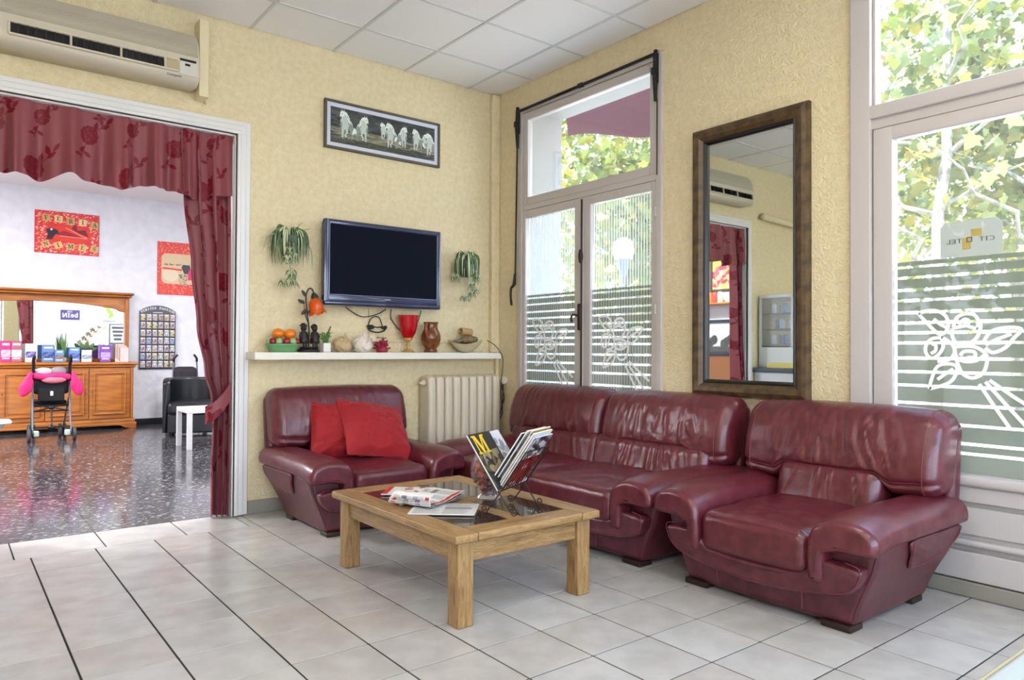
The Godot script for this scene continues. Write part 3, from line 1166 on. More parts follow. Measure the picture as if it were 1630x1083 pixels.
func outside():
	var bark = flat_mat("plane_bark", Color.WHITE, 0.8)
	bark.albedo_texture = noise_tex(0.03, 256, 71, FastNoiseLite.TYPE_CELLULAR, 3, ramp2(Color(0.36, 0.33, 0.28), Color(0.56, 0.545, 0.50), 0.3, 0.6))
	tri(bark, Vector3(1.6, 0.9, 1.6))
	var lf = flat_mat("leaf", Color.WHITE, 0.55)
	lf.vertex_color_use_as_albedo = true
	lf.backlight_enabled = true
	lf.backlight = Color(0.85, 0.85, 0.5)
	var g := MB.new()
	g.box(Vector3(20.3, -0.2, -11.4), Vector3(39.6, 0.1, 37.3))
	struct_mesh(g, "floor_street", flat_mat("pavement", Color(0.78, 0.76, 0.72), 0.9))
	g = MB.new()
	g.box(Vector3(-9.5, -0.2, 22.0), Vector3(60, 0.1, 29.4))
	struct_mesh(g, "floor_unseen_front", M.pavement)  # unseen pavement behind the camera, placed to bounce sun onto the ceiling
	var green = [Color(0.14, 0.175, 0.05), Color(0.185, 0.21, 0.065), Color(0.095, 0.135, 0.04), Color(0.23, 0.23, 0.065), Color(0.15, 0.185, 0.075), Color(0.26, 0.225, 0.055)]
	tree("plane_tree", "slender plane tree with pale mottled trunk seen through the shop window sticker", Vector3(6.0, -0.15, 1.1), 0.10, Vector3(7.9, 4.7, 1.1), Vector3(2.0, 2.4, 2.2), 3400, green)
	tree("plane_tree", "pale leaning plane tree trunk at the right edge of the shop window", Vector3(6.6, -0.15, 2.05), 0.10, Vector3(8.6, 5.0, 3.6), Vector3(2.2, 2.7, 2.4), 3400, green)
	tree("plane_tree", "plane tree seen through the fanlight below the burgundy awning", Vector3(6.6, -0.15, -4.6), 0.12, Vector3(6.6, 4.3, -4.4), Vector3(2.3, 2.4, 2.4), 3400, green)
	tree("plane_tree", "plane tree behind the street lamp seen through the right casement", Vector3(9.4, -0.15, -6.4), 0.12, Vector3(9.4, 4.0, -6.2), Vector3(2.6, 2.6, 2.6), 3400, green)
	tree("plane_tree", "farther plane tree showing between the stems across the street", Vector3(12.0, -0.15, 0.2), 0.14, Vector3(12.0, 4.6, 0.0), Vector3(3.2, 3.0, 3.4), 3400, green)
	tree("plane_tree", "farthest plane tree low behind the window sticker", Vector3(15.0, -0.15, 6.0), 0.14, Vector3(14.0, 4.6, 4.6), Vector3(3.2, 3.0, 3.0), 3400, green)
	# near branch with big leaves, from a tree out of view
	var t = thing("plane_tree", "large near plane leaves hanging in the upper shop window", "tree", Vector3(3.4, -0.15, 6.2), 0.0, "plane trees along the street")
	var b := MB.new()
	b.tube([Vector3.ZERO, Vector3(0.1, 2, -0.1), Vector3(0, 4.2, -0.3), Vector3(0.1, 6, -0.5)], [0.16, 0.14, 0.12, 0.09], 10)
	part(b, "trunk", bark, t)
	var lm = leaf_mesh(0.14)
	for k in 5:
		var s = Vector3(0, 3.4 + k * 0.35, -0.3)
		var e = Vector3(-0.5 + k * 0.25, 3.2 + k * 0.28, -3.7 + k * 0.35)
		var pth = trunk_path(s, e, 0.5, 8)
		var bb := MB.new()
		bb.tube(pth, [0.04, 0.035, 0.03, 0.026, 0.022, 0.018, 0.014, 0.01, 0.006], 6)
		part(bb, "branch", bark, t)
		for j in 56:
			var o = mi(lm, "leaf", M["near_leaf_%d" % (j % 3)] if M.has("near_leaf_%d" % (j % 3)) else near_leaf(j % 3), t)
			var q = pth[2 + j % 7] + Vector3(rng.randfn(), rng.randfn() - 0.3, rng.randfn()) * 0.3
			o.transform = Transform3D(Basis.from_euler(Vector3(rng.randf_range(-0.9, 0.9), rng.randf() * TAU, rng.randf_range(2.2, 4.0))).scaled(Vector3.ONE * rng.randf_range(0.6, 1.2)), q)
	# burgundy awning and its valance beam
	var aw = thing("awning", "burgundy street awning above the casement window", "awning", Vector3(0, 0, 0))
	b = MB.new()
	for side in 2:
		b.grid(20, 10, func(u: float, v: float) -> Vector3:
			var uu = 1.0 - u if side == 1 else u
			var z = -0.5 + 2.6 * uu
			var hem = 3.05 + 0.27 * smooth01((0.75 - z) / 1.25)
			var y = lerpf(3.8, hem, v * v)
			return Vector3(0.58 + 0.7 * sin(v * PI / 2) - 0.004 * side, y - 0.004 * side, z))
	var am = flat_mat("burgundy_canvas", Color(0.44, 0.20, 0.27), 0.8)
	am.backlight_enabled = true
	am.backlight = Color(0.5, 0.33, 0.4)
	part(b, "canvas", am, aw)
	b = MB.new()
	b.box(Vector3(0.95, 3.2, -1.15), Vector3(0.1, 0.12, 1.4), 0.01)
	part(b, "beam", M.stone_reveal, aw)
	# street lantern
	var la = thing("street_lamp", "street lantern with frosted dome on a slim post", "street lamp", Vector3(5.0, -0.15, -3.22))
	la.scale = Vector3(0.72, 0.72, 0.72)
	b = MB.new()
	b.lathe([Vector2(0.09, 0), Vector2(0.07, 0.6), Vector2(0.04, 0.7), Vector2(0.035, 3.3)], 12)
	b.lathe([Vector2(0.03, 3.3), Vector2(0.07, 3.45), Vector2(0.16, 3.8), Vector2(0.2, 3.84)], 16)
	part(b, "post", flat_mat("grey_steel", Color(0.42, 0.44, 0.47), 0.5, 0.4), la)
	b = MB.new()
	b.lathe([Vector2(0.19, 3.84), Vector2(0.25, 4.0), Vector2(0.22, 4.22), Vector2(0.1, 4.32), Vector2(0, 4.34)], 16)
	part(b, "dome", flat_mat("frosted_dome", Color(0.88, 0.9, 0.92), 0.4), la)
	# pale houses across the street
	house("pale house facade across the street behind the shop window", Vector3(24, -0.15, 4), 16.0, 11.0)
	house("light grey house facade across the street behind the casements", Vector3(21, -0.15, -15), 15.0, 12.0)
	# parked white van
	var vn = thing("van", "white van parked across the street at the right of the shop window", "van", Vector3(13.2, -0.15, 5.1))
	b = MB.new()
	b.at(turned(Vector3(0, 0, 1), Vector3(0, 1, 0), Vector3(-1, 0, 0), Vector3(0.9, 0, -2.3)))
	b.extrude(pv2(rounded(0, 0.35, 4.6, 2.3, 0.3)), 1.8, 0.12, 3, true)
	part(b, "body", flat_mat("van_white", Color(0.85, 0.87, 0.9), 0.3), vn)
	b = MB.new()
	b.box(Vector3(-0.905, 1.75, -1.2), Vector3(0.02, 0.55, 1.2), 0.005)
	part(b, "side_window", M.black_plastic, vn)
	for z in [-1.5, 1.5]:
		b = MB.new()
		b.at(turned(Vector3(0, 0, 1), Vector3(1, 0, 0), Vector3(0, 1, 0), Vector3(-0.7, 0.34, z)))
		b.lathe([Vector2(0, -0.1), Vector2(0.34, -0.1), Vector2(0.34, 0.1), Vector2(0, 0.1)], 20)
		part(b, "wheel", M.black_plastic, vn)

func near_leaf(k: int) -> StandardMaterial3D:
	var m = flat_mat("near_leaf_%d" % k, [Color(0.37, 0.46, 0.24), Color(0.42, 0.49, 0.25), Color(0.32, 0.43, 0.27)][k], 0.5)
	m.backlight_enabled = true
	m.backlight = Color(0.7, 0.8, 0.4)
	return m

func house(label: String, at: Vector3, wide: float, high: float):
	var t = thing("house", label, "building", at, 0.0, "houses across the street")
	var b := MB.new()
	b.box(Vector3(2, high / 2, 0), Vector3(4, high, wide))
	part(b, "wall", flat_mat("pale_render", Color(0.80, 0.78, 0.75), 0.9), t)
	var wm := MB.new()
	wm.box(Vector3(-0.02, 0, 0), Vector3(0.06, 1.7, 1.0))
	var sm := MB.new()
	for s in [-1, 1]:
		sm.box(Vector3(-0.05, 0, s * 0.8), Vector3(0.05, 1.7, 0.55))
	var wmesh = wm.mesh()
	var smesh = sm.mesh()
	for f in int(high / 3.0):
		for k in int(wide / 2.8):
			var p3 = Vector3(0, 1.8 + f * 3.0, -wide / 2 + 1.6 + k * 2.8)
			var o = mi(wmesh, "window", flat_mat("far_pane", Color(0.35, 0.40, 0.46), 0.2), t)
			o.position = p3
			var o2 = mi(smesh, "shutter", flat_mat("far_shutter", Color(0.62, 0.66, 0.68), 0.7), o)
	b = MB.new()
	b.box(Vector3(1.9, high + 0.15, 0), Vector3(4.6, 0.3, wide + 0.4))
	part(b, "roof", flat_mat("far_tile", Color(0.62, 0.42, 0.33), 0.9), t)

# ------------------------------------------------------------------ room behind the doorway
func lobby_shell():
	var fl = struct_node("floor_lobby")
	var b := MB.new()
	b.box(Vector3(-3.675, -0.053, -3.41), Vector3(7.65, 0.1, 6.68))
	part(b, "bed", M.grout, fl)
	# broad vinyl sheets, with fine seams
	var xs = [-7.5, -5.0, -3.0, -0.9, 0.15]
	var zs = [-6.75, -4.6, -2.4, -0.07]
	for i in 4:
		for j in 3:
			var s := MB.new()
			s.box(Vector3((xs[i] + xs[i + 1]) / 2, -0.002, (zs[j] + zs[j + 1]) / 2), Vector3(xs[i + 1] - xs[i] - 0.002, 0.004, zs[j + 1] - zs[j] - 0.002))
			part(s, "vinyl_sheet", M.speckled_vinyl, fl)
	b = MB.new()
	b.box(Vector3(-3.6, 1.7, -6.85), Vector3(8.0, 3.4, 0.2))
	struct_mesh(b, "wall_far", M.white_lobby_paint)
	b = MB.new()
	b.box(Vector3(0.25, 1.7, -3.45), Vector3(0.2, 3.4, 6.6))
	struct_mesh(b, "wall_lobby_right", M.white_lobby_paint)
	b = MB.new()
	b.box(Vector3(-7.6, 1.7, -3.4), Vector3(0.2, 3.4, 7.0))
	struct_mesh(b, "wall_lobby_left", M.white_lobby_paint)
	b = MB.new()
	b.box(Vector3(-3.65, CEIL + 0.08, -3.5), Vector3(7.9, 0.16, 6.9))
	struct_mesh(b, "ceiling_lobby", M.ceiling_panel)
	b = MB.new()
	b.box(Vector3(-3.7, 0.045, -6.74), Vector3(7.6, 0.09, 0.02), 0.003)
	struct_mesh(b, "baseboard_far", M.black_plastic)

# ------------------------------------------------------------------ leather seats
func smooth01(x: float) -> float:
	x = clampf(x, 0.0, 1.0)
	return x * x * (3.0 - 2.0 * x)

func seating(called: String, label: String, category: String, seats_n: int, wide: float, at: Vector3, turn: float, group: String) -> Node3D:
	var t = thing(called, label, category, at, turn, group)
	var hw = wide / 2
	var aw = 0.265
	var a = hw - aw
	var L = M.burgundy_leather
	var LP = M.burgundy_leather_panel
	# the body narrows towards the floor; its front and back edges run in
	var tp = func(p: Vector3) -> Vector3:
		var k = 1.0 - smooth01(p.y / 0.36)
		var q = p
		var ax = absf(p.x)
		if ax > a:
			q.x = signf(p.x) * (a + (ax - a) * (1.0 - 0.44 * k))
		if p.z > 0.2:
			q.z = p.z - 0.012 * k * smooth01((p.z - 0.2) / 0.2)
		if p.z < -0.1:
			q.z = p.z + 0.10 * k * smooth01((-0.1 - p.z) / 0.25)
		# bow of the front
		if p.z > 0.25:
			q.z += 0.02 * (1.0 - pow(p.x / hw, 2.0)) - 0.012
		return q
	var b := MB.new()
	b.rbox(Vector3(0, 0.197, -0.012), Vector3(wide - 0.03, 0.356, 0.796), 0.035, 0.05, 3)
	b.deform(tp)
	part(b, "base", LP, t)
	# back shell
	b = MB.new()
	b.rbox(Vector3(0, 0.43, -0.40), Vector3(wide - 0.05, 0.76, 0.09), 0.04, 0.06, 3)
	b.deform(func(p: Vector3) -> Vector3:
		var k = 1.0 - smooth01(p.y / 0.5)
		var q = p
		q.z += 0.16 * k * k - 0.03 * smooth01((p.y - 0.4) / 0.4)
		q.x *= 1.0 - 0.19 * k
		return q)
	part(b, "back_shell", LP, t)
	for s in [-1.0, 1.0]:
		# arm pad: turns down at its inner front end
		var prof = [Vector2(a - 0.002, 0.215), Vector2(a + 0.012, 0.192), Vector2(a + 0.045, 0.19), Vector2(a + 0.062, 0.212), Vector2(a + 0.068, 0.29), Vector2(a + 0.085, 0.335), Vector2(a + 0.125, 0.352), Vector2(hw - 0.06, 0.352), Vector2(hw - 0.004, 0.357), Vector2(hw + 0.012, 0.385), Vector2(hw + 0.004, 0.43), Vector2(hw - 0.04, 0.468), Vector2(hw - 0.12, 0.48), Vector2(a + 0.085, 0.472), Vector2(a + 0.03, 0.445), Vector2(a + 0.004, 0.395), Vector2(a - 0.004, 0.31)]
		var pp = catmull(prof, 3)
		b = MB.new()
		b.at(turned(Vector3(s, 0, 0), Vector3(0, 1, 0), Vector3(0, 0, 1), Vector3(0, 0, -0.40)))
		# several slices so that the pad can bend and crease
		arm_pad(b, pp, 0.87, 0.036)
		var nz = noise
		b.deform(func(p: Vector3) -> Vector3:
			var q = p
			var k = smooth01((p.z - 0.25) / 0.22)
			if p.y > 0.34:
				q.y -= 0.022 * k * k
			q.z += 0.02 * (1.0 - pow(p.x / hw, 2.0)) * k - 0.006
			var ax = absf(p.x)
			if p.y > 0.36 and ax > a + 0.1:
				q.x += s * 0.0045 * nz.get_noise_3d(p.z * 26.0, p.y * 3.0, s * 3 + wide) * smooth01((ax - a - 0.1) / 0.1)
			if p.y < 0.34:
				q.z -= 0.03 * (1.0 - smooth01(p.y / 0.34)) * k
			return q)
		var pad = part(b, "arm_pad", L, t)
		# stitched edge of the pad
		b = MB.new()
		var pth = []
		for q in catmull(prof, 3):
			var z = 0.462
			var k = 1.0
			var y = q.y
			if y > 0.34:
				y -= 0.018
			z += 0.02 * (1.0 - pow(q.x / hw, 2.0)) - 0.018
			if q.y < 0.34:
				z -= 0.03 * (1.0 - smooth01(q.y / 0.34))
			var ctr = Vector2(a + 0.12, 0.41) if q.y > 0.34 else Vector2(a + 0.03, q.y)
			var d = (ctr - Vector2(q.x, q.y)).normalized() * 0.016
			pth.append(Vector3(s * (q.x + d.x), y + d.y, z))
		b.tube(pth, 0.0017, 5, true)
		part(b, "stitching", M.leather_stitch, pad)
		# flap sewn on the side
		b = MB.new()
		b.at(turned(Vector3(0, 0, 1), Vector3(0, 1, 0), Vector3(s, 0, 0), Vector3(s * (hw - 0.012), 0, 0)))
		var fl = catmull([Vector2(-0.36, 0.352), Vector2(-0.355, 0.30), Vector2(-0.28, 0.25), Vector2(-0.12, 0.222), Vector2(0.02, 0.215), Vector2(0.075, 0.235), Vector2(0.105, 0.30), Vector2(0.115, 0.352), Vector2(-0.12, 0.354)], 4)
		b.extrude(pv2(fl), 0.012, 0.005, 2)
		b.deform(tp)
		var flap = part(b, "side_flap", LP, t)
		b = MB.new()
		var sp = []
		for q in catmull([Vector2(-0.355, 0.34), Vector2(-0.35, 0.30), Vector2(-0.28, 0.255), Vector2(-0.12, 0.228), Vector2(0.02, 0.221), Vector2(0.07, 0.24), Vector2(0.099, 0.30), Vector2(0.108, 0.345)], 5, false):
			sp.append(tp.call(Vector3(s * (hw + 0.001), q.y, q.x)))
		b.tube(sp, 0.0017, 5)
		part(b, "stitching", M.leather_stitch, flap)
		# front corner seam
		b = MB.new()
		sp = []
		for k in 12:
			sp.append(tp.call(Vector3(s * (hw - 0.028), 0.05 + 0.30 * k / 11.0, 0.377)))
		b.tube(sp, 0.005, 6)
		part(b, "corner_seam", LP, t)
	# padded band: a pocket on each arm front joined by a sling under the seat
	var half = [Vector2(0.0, 0.112), Vector2(a * 0.5, 0.117), Vector2(a + 0.02, 0.135), Vector2(a + 0.15, 0.152), Vector2(a + 0.2, 0.165), Vector2(a + 0.228, 0.2), Vector2(a + 0.23, 0.245), Vector2(a + 0.215, 0.274), Vector2(a + 0.16, 0.285), Vector2(a + 0.075, 0.287), Vector2(a + 0.02, 0.287), Vector2(a - 0.03, 0.23), Vector2(a * 0.5, 0.215), Vector2(0.0, 0.212)]
	var band = []
	for q in half:
		band.append(q)
	for k in range(half.size() - 2, 0, -1):
		band.append(Vector2(-half[k].x, half[k].y))
	b = MB.new()
	b.at(Transform3D(Basis.IDENTITY, Vector3(0, 0, 0.33)))
	arm_pad(b, catmull(band, 3), 0.122, 0.03)
	b.deform(func(p: Vector3) -> Vector3:
		var q = tp.call(p)
		q.z += 0.006 * noise.get_noise_3d(p.x * 9.0, p.y * 22.0, wide)
		return q)
	var bandp = part(b, "front_band", LP, t)
	b = MB.new()
	var bs = []
	for k in range(0, 9):
		bs.append(half[k])
	var bl = []
	for k in range(8, 0, -1):
		bl.append(Vector2(-half[k].x, half[k].y))
	bl.append_array(bs)
	var bp = []
	for q in catmull(bl, 4, false):
		bp.append(tp.call(Vector3(q.x * 0.985, q.y + 0.012, 0.449)))
	b.tube(bp, 0.0017, 5)
	part(b, "stitching", M.leather_stitch, bandp)
	for s in [-1.0, 1.0]:
		b = MB.new()
		var sp = []
		for k in 6:
			sp.append(tp.call(Vector3(s * a * 0.78, 0.05 + 0.07 * k / 5.0, 0.402)))
		b.tube(sp, 0.003, 5)
		part(b, "stitching", M.leather_stitch, t)
	# seats and backs
	var sw = 2 * a / seats_n
	var bw = (wide - 0.05) / seats_n
	for k in seats_n:
		var cx = -a + sw * (k + 0.5)
		var bx = -(wide - 0.05) / 2 + bw * (k + 0.5)
		b = MB.new()
		b.rbox(Vector3(cx, 0.298, 0.085), Vector3(sw - 0.008, 0.19, 0.75), 0.05, 0.02, 4)
		var sd = float(k) * 5.0 + wide
		b.deform(func(p: Vector3) -> Vector3:
			var q = p
			var u = clampf((p.x - cx) / (sw / 2), -1, 1)
			var w = clampf((p.z - 0.085) / 0.375, -1, 1)
			if p.y > 0.3:
				q.y += 0.022 * (1 - u * u) * (1 - w * w * 0.7) - 0.012 * smooth01((p.z - 0.2) / 0.25)
				q.y += 0.006 * noise.get_noise_3d(p.x * 5 + sd, p.z * 5, 2.0) + 0.004 * (pow(1.0 - absf(noise.get_noise_3d(p.x * 4 + sd, p.z * 9 + p.x * 5, 6.0)) * 2.0, 3.0) - 0.4)
			if p.z > 0.38:
				q.z += 0.012 * (1 - u * u)
			return q)
		var seatp = part(b, "seat_cushion", L, t)
		b = MB.new()
		var st = []
		for j in 21:
			var u = -1.0 + j / 10.0
			st.append(Vector3(cx + u * (sw / 2 - 0.045), 0.377 + 0.006 * (1 - u * u), 0.458 + 0.008 * (1 - u * u)))
		b.tube(st, 0.0017, 5)
		part(b, "stitching", M.leather_stitch, seatp)
		# lumbar cushion with gathers
		b = MB.new()
		var lw = sw - 0.006 if seats_n == 1 else bw - 0.09
		var lx = cx if seats_n == 1 else lerpf(cx, bx, 0.5)
		b.rbox(Vector3(lx, 0.452, -0.243), Vector3(lw, 0.25, 0.17), 0.06, 0.011, 4)
		b.deform(func(p: Vector3) -> Vector3:
			var q = p
			var u = clampf((p.x - lx) / (lw / 2), -1, 1)
			var f = smooth01((p.z + 0.283) / 0.1)
			q.z += 0.02 * (1 - u * u) * f - (p.y - 0.46) * 0.24
			var g = pow(1.0 - absf(noise.get_noise_3d(p.x * 9.0 + (p.y - 0.4) * u * 5.0 + sd, p.y * 1.2, 4.0)) * 2.0, 3.0)
			q.z += f * (0.013 * (g - 0.5) * smooth01(1.25 - absf(u)) * smooth01((p.y - 0.36) / 0.08))
			return q)
		part(b, "lumbar_cushion", L, t)
		# head cushion: broad, its lower edge arched over the lumbar cushion
		b = MB.new()
		var ww = bw - 0.008
		var hd = func(p: Vector3) -> Vector3:
			var q = p
			var u = clampf((p.x - bx) / (ww / 2), -1, 1)
			var low = 1.0 - smooth01((p.y - 0.47) / 0.2)
			var f = smooth01((p.z + 0.36) / 0.12)
			var arch = smooth01((0.60 - absf(u)) / 0.16)
			q.y += 0.05 * arch * low
			q.y -= 0.016 * pow(absf(u), 3.0) * smooth01((p.y - 0.66) / 0.15)
			# the front leans back and swells above the seam
			q.z += -(p.y - 0.6) * 0.24 + f * (0.03 * (1 - u * u) + 0.032 * sin(PI * clampf((p.y - 0.47) / 0.4, 0, 1)))
			var seam = 0.535 - 0.03 * (1 - u * u)
			q.z -= f * 0.018 * exp(-pow((p.y - seam) / 0.012, 2.0)) * smooth01((p.y - 0.475) / 0.02)
			var lean = (p.y - 0.6) * (1.1 * u + 0.35)
			var g = pow(maxf(0.0, 1.0 - absf(noise.get_noise_3d((p.x + lean * 0.3) * 7.0 + sd, p.y * 1.1, 1.0)) * 2.4), 2.5)
			var g2 = pow(maxf(0.0, 1.0 - absf(noise.get_noise_3d((p.x + lean * 0.4) * 15.0 + sd * 2.0, p.y * 2.2, 7.0)) * 2.2), 2.0)
			var mask = smooth01(0.5 + 1.3 * noise.get_noise_3d(p.x * 2.2 + sd * 3.0, p.y * 3.0, 12.0))
			var zone = smooth01((0.84 - absf(u)) / 0.35) * smooth01((p.y - seam) / 0.05)
			q.z += f * zone * (0.013 * (g - 0.35) * mask + 0.006 * (g2 - 0.4) * (1.0 - 0.6 * mask))
			q.z += f * 0.006 * noise.get_noise_3d(p.x * 4, p.y * 5, sd)
			return q
		b.rbox(Vector3(bx, 0.665, -0.335), Vector3(ww, 0.40, 0.20), 0.075, 0.011, 6)
		b.deform(hd)
		var headp = part(b, "head_cushion", L, t)
		# seams: a loop near either end of the head cushion and the arched seam
		for s in [-1.0, 1.0]:
			b = MB.new()
			var lp = []
			for j in 28:
				var an = TAU * j / 28.0
				var sx = clampf(cos(an) * 1.35, -1, 1)
				var sy = clampf(sin(an) * 1.35, -1, 1)
				var e = Vector2(sx, sy)
				var rr = Vector2(0.1, 0.2)
				var q = Vector2(signf(sx) * minf(absf(sx), 1.0) * rr.x, sy * rr.y)
				# round the corners of the loop like the cushion's own
				var inn = Vector2(0.1 - 0.075, 0.2 - 0.075)
				var cl = Vector2(clampf(q.x, -inn.x, inn.x), clampf(q.y, -inn.y, inn.y))
				var dd = q - cl
				if dd.length() > 1e-5:
					q = cl + dd.normalized() * 0.0755
				lp.append(hd.call(Vector3(bx + s * (ww / 2 - 0.07), 0.665 + q.y, -0.335 + q.x)))
			b.tube(lp, 0.0022, 5, true)
			part(b, "stitching", M.leather_stitch, headp)
		b = MB.new()
		var ap = []
		for j in 41:
			var u = -0.86 + 1.72 * j / 40.0
			ap.append(hd.call(Vector3(bx + u * ww / 2, 0.535 - 0.03 * (1 - u * u) + 0.008, -0.2352)) + Vector3(0, 0, 0.002))
		b.tube(ap, 0.0022, 5)
		part(b, "stitching", M.leather_stitch, headp)
	for sx in [-1.0, 1.0]:
		for sz in [0.33, -0.22]:
			b = MB.new()
			b.box(Vector3(sx * (hw - 0.19), 0.014, sz), Vector3(0.13, 0.028, 0.10), 0.005)
			part(b, "foot", M.dark_wood, t)
	return t

# a thick slice with a rounded front rim, with rings along its depth
func arm_pad(b: MB, poly: Array, depth: float, rim: float):
	var pl = pv2(poly)
	if Geometry2D.is_polygon_clockwise(pl):
		pl.reverse()
	var n = pl.size()
	var nrm = []
	for i in n:
		var e0 = (pl[i] - pl[(i + n - 1) % n]).normalized()
		var e1 = (pl[(i + 1) % n] - pl[i]).normalized()
		var m = (Vector2(e0.y, -e0.x) + Vector2(e1.y, -e1.x)).normalized()
		nrm.append(m / maxf(m.dot(Vector2(e0.y, -e0.x)), 0.6))
	var lev = []
	var cuts = maxi(2, int((depth - rim) / 0.04))
	for k in cuts + 1:
		lev.append([0.0, (depth - rim) * k / cuts])
	for s in 5:
		var an = PI / 2 * (s + 1) / 5.0
		lev.append([rim * 0.75 * (1 - cos(an)), depth - rim + rim * sin(an)])
	var rings = []
	for l in lev:
		var ring = []
		for i in n:
			var q = pl[i] - nrm[i] * l[0]
			ring.append(b.p(Vector3(q.x, q.y, l[1])))
		rings.append(ring)
	for i in rings.size() - 1:
		for k in n:
			var k2 = (k + 1) % n
			b.quad(rings[i][k], rings[i][k2], rings[i + 1][k2], rings[i + 1][k])
	var tr = Geometry2D.triangulate_polygon(pl)
	for k in range(0, tr.size(), 3):
		var ccw = (pl[tr[k + 1]] - pl[tr[k]]).cross(pl[tr[k + 2]] - pl[tr[k]]) > 0
		for e in [0, rings.size() - 1]:
			var r = rings[e]
			if ccw == (e > 0):
				b.tri(r[tr[k]], r[tr[k + 1]], r[tr[k + 2]])
			else:
				b.tri(r[tr[k]], r[tr[k + 2]], r[tr[k + 1]])

func cushion(b: MB, w: float, h: float, thick: float, sd: float):
	for side in [1.0, -1.0]:
		b.grid(26, 26, func(u: float, v: float) -> Vector3:
			var x = u * 2 - 1
			var y = v * 2 - 1
			if side < 0:
				x = -x
			var e = (1 - x * x) * (1 - y * y)
			var z = side * thick / 2 * pow(maxf(e, 0.0), 0.55)
			z += side * 0.022 * noise.get_noise_3d(x * 2.0 + sd, y * 2.4, 5.0) * smooth01(e * 6)
			z += side * 0.020 * noise.get_noise_3d((x + y) * 4.0 + sd, (x - y) * 1.5, 9.0) * smooth01(e * 5)
			return Vector3(x * w / 2 * (1 - 0.07 * (1 - y * y)), y * h / 2 * (1 - 0.07 * (1 - x * x)), z))
	var rim = []
	for k in 64:
		var s = k / 16
		var f = (k % 16) / 8.0 - 1.0
		var q = [Vector2(f, -1), Vector2(1, f), Vector2(-f, 1), Vector2(-1, -f)][s]
		rim.append(Vector3(q.x * w / 2 * (1 - 0.07 * (1 - q.y * q.y)), q.y * h / 2 * (1 - 0.07 * (1 - q.x * q.x)), 0))
	return rim

func seats():
	seating("armchair", "burgundy leather armchair against the television wall holding red cushions", "armchair", 1, 1.06, Vector3(-1.53, 0, 0.53), 0.0, "burgundy leather suite")
	seating("sofa", "burgundy leather two-seat sofa below the casement window", "sofa", 2, 2.06, Vector3(-0.515, 0, 1.53), -PI / 2, "burgundy leather suite")
	seating("armchair", "burgundy leather armchair in the right foreground by the shop window", "armchair", 1, 1.07, Vector3(-0.515, 0, 3.132), -PI / 2, "burgundy leather suite")
	var vel = flat_mat("red_velvet", Color(0.60, 0.055, 0.09), 0.8)
	vel.rim_enabled = true
	vel.rim = 0.6
	vel.rim_tint = 0.5
	bump(vel, noise_tex(0.05, 256, 77), 0.25)
	tri(vel, Vector3(4, 4, 4), false)
	for k in 2:
		var t = thing("cushion", ["large red velvet cushion leaning in front on the rear armchair", "red velvet cushion half hidden behind the larger one on the rear armchair"][k], "cushion", Vector3.ZERO, 0.0, "red velvet cushions")
		var b := MB.new()
		var rim = cushion(b, 0.50 if k == 0 else 0.41, 0.47 if k == 0 else 0.41, 0.23, k * 7.0)
		part(b, "cover", vel, t)
		b = MB.new()
		b.tube(rim, 0.004, 6, true)
		part(b, "piping", vel, t)
		if k == 0:
			t.transform = Transform3D(Basis.from_euler(Vector3(-0.75, 0.15, -0.24)), Vector3(-1.425, 0.575, 0.535))
		else:
			t.transform = Transform3D(Basis.from_euler(Vector3(-0.45, -0.1, -0.1)), Vector3(-1.62, 0.57, 0.40))

# ------------------------------------------------------------------ coffee table
func coffee_table():
	var t = thing("coffee_table", "low square-legged pine coffee table with glass insets", "coffee table", Vector3(-1.74, 0, 2.01))
	var hx = 0.4
	var hz = 0.582
	var top = 0.385
	var th = 0.036
	var b: MB
	for s in [-1, 1]:
		b = MB.new()
		b.box(Vector3(s * (hx - 0.055), top - th / 2, 0), Vector3(0.11, th, hz * 2), 0.006)
		part(b, "top_board", M.pine_z, t)
		b = MB.new()
		b.box(Vector3(0, top - th / 2, s * (hz - 0.06)), Vector3(hx * 2 - 0.222, th, 0.12), 0.006)
		part(b, "top_board", M.pine_x, t)
	b = MB.new()
	b.box(Vector3(0, top - th / 2 - 0.0005, 0), Vector3(hx * 2 - 0.222, th - 0.001, 0.09), 0.004)
	part(b, "cross_board", M.pine_x, t)
	for s in [-1, 1]:
		b = MB.new()
		b.box(Vector3(0, top - th / 2 - 0.001, s * 0.2535), Vector3(0.075, th - 0.002, 0.414), 0.004)
		part(b, "cross_board", M.pine_z, t)
		for r in [-1, 1]:
			b = MB.new()
			b.box(Vector3(s * 0.164, top - 0.006, r * 0.2535), Vector3(0.25, 0.006, 0.412), 0.001)
			part(b, "glass_inset", M.smoked_pane, t)
			b = MB.new()
			b.box(Vector3(s * (hx - 0.072), (top - th) / 2, r * (hz - 0.072)), Vector3(0.078, top - th, 0.078), 0.005)
			part(b, "leg", M.pine_y, t)
		b = MB.new()
		b.box(Vector3(s * (hx - 0.062), top - th - 0.045, 0), Vector3(0.024, 0.09, hz * 2 - 0.22), 0.003)
		part(b, "apron", M.pine_z, t)
		b = MB.new()
		b.box(Vector3(0, top - th - 0.045, s * (hz - 0.062)), Vector3(hx * 2 - 0.22, 0.09, 0.024), 0.003)
		part(b, "apron", M.pine_x, t)

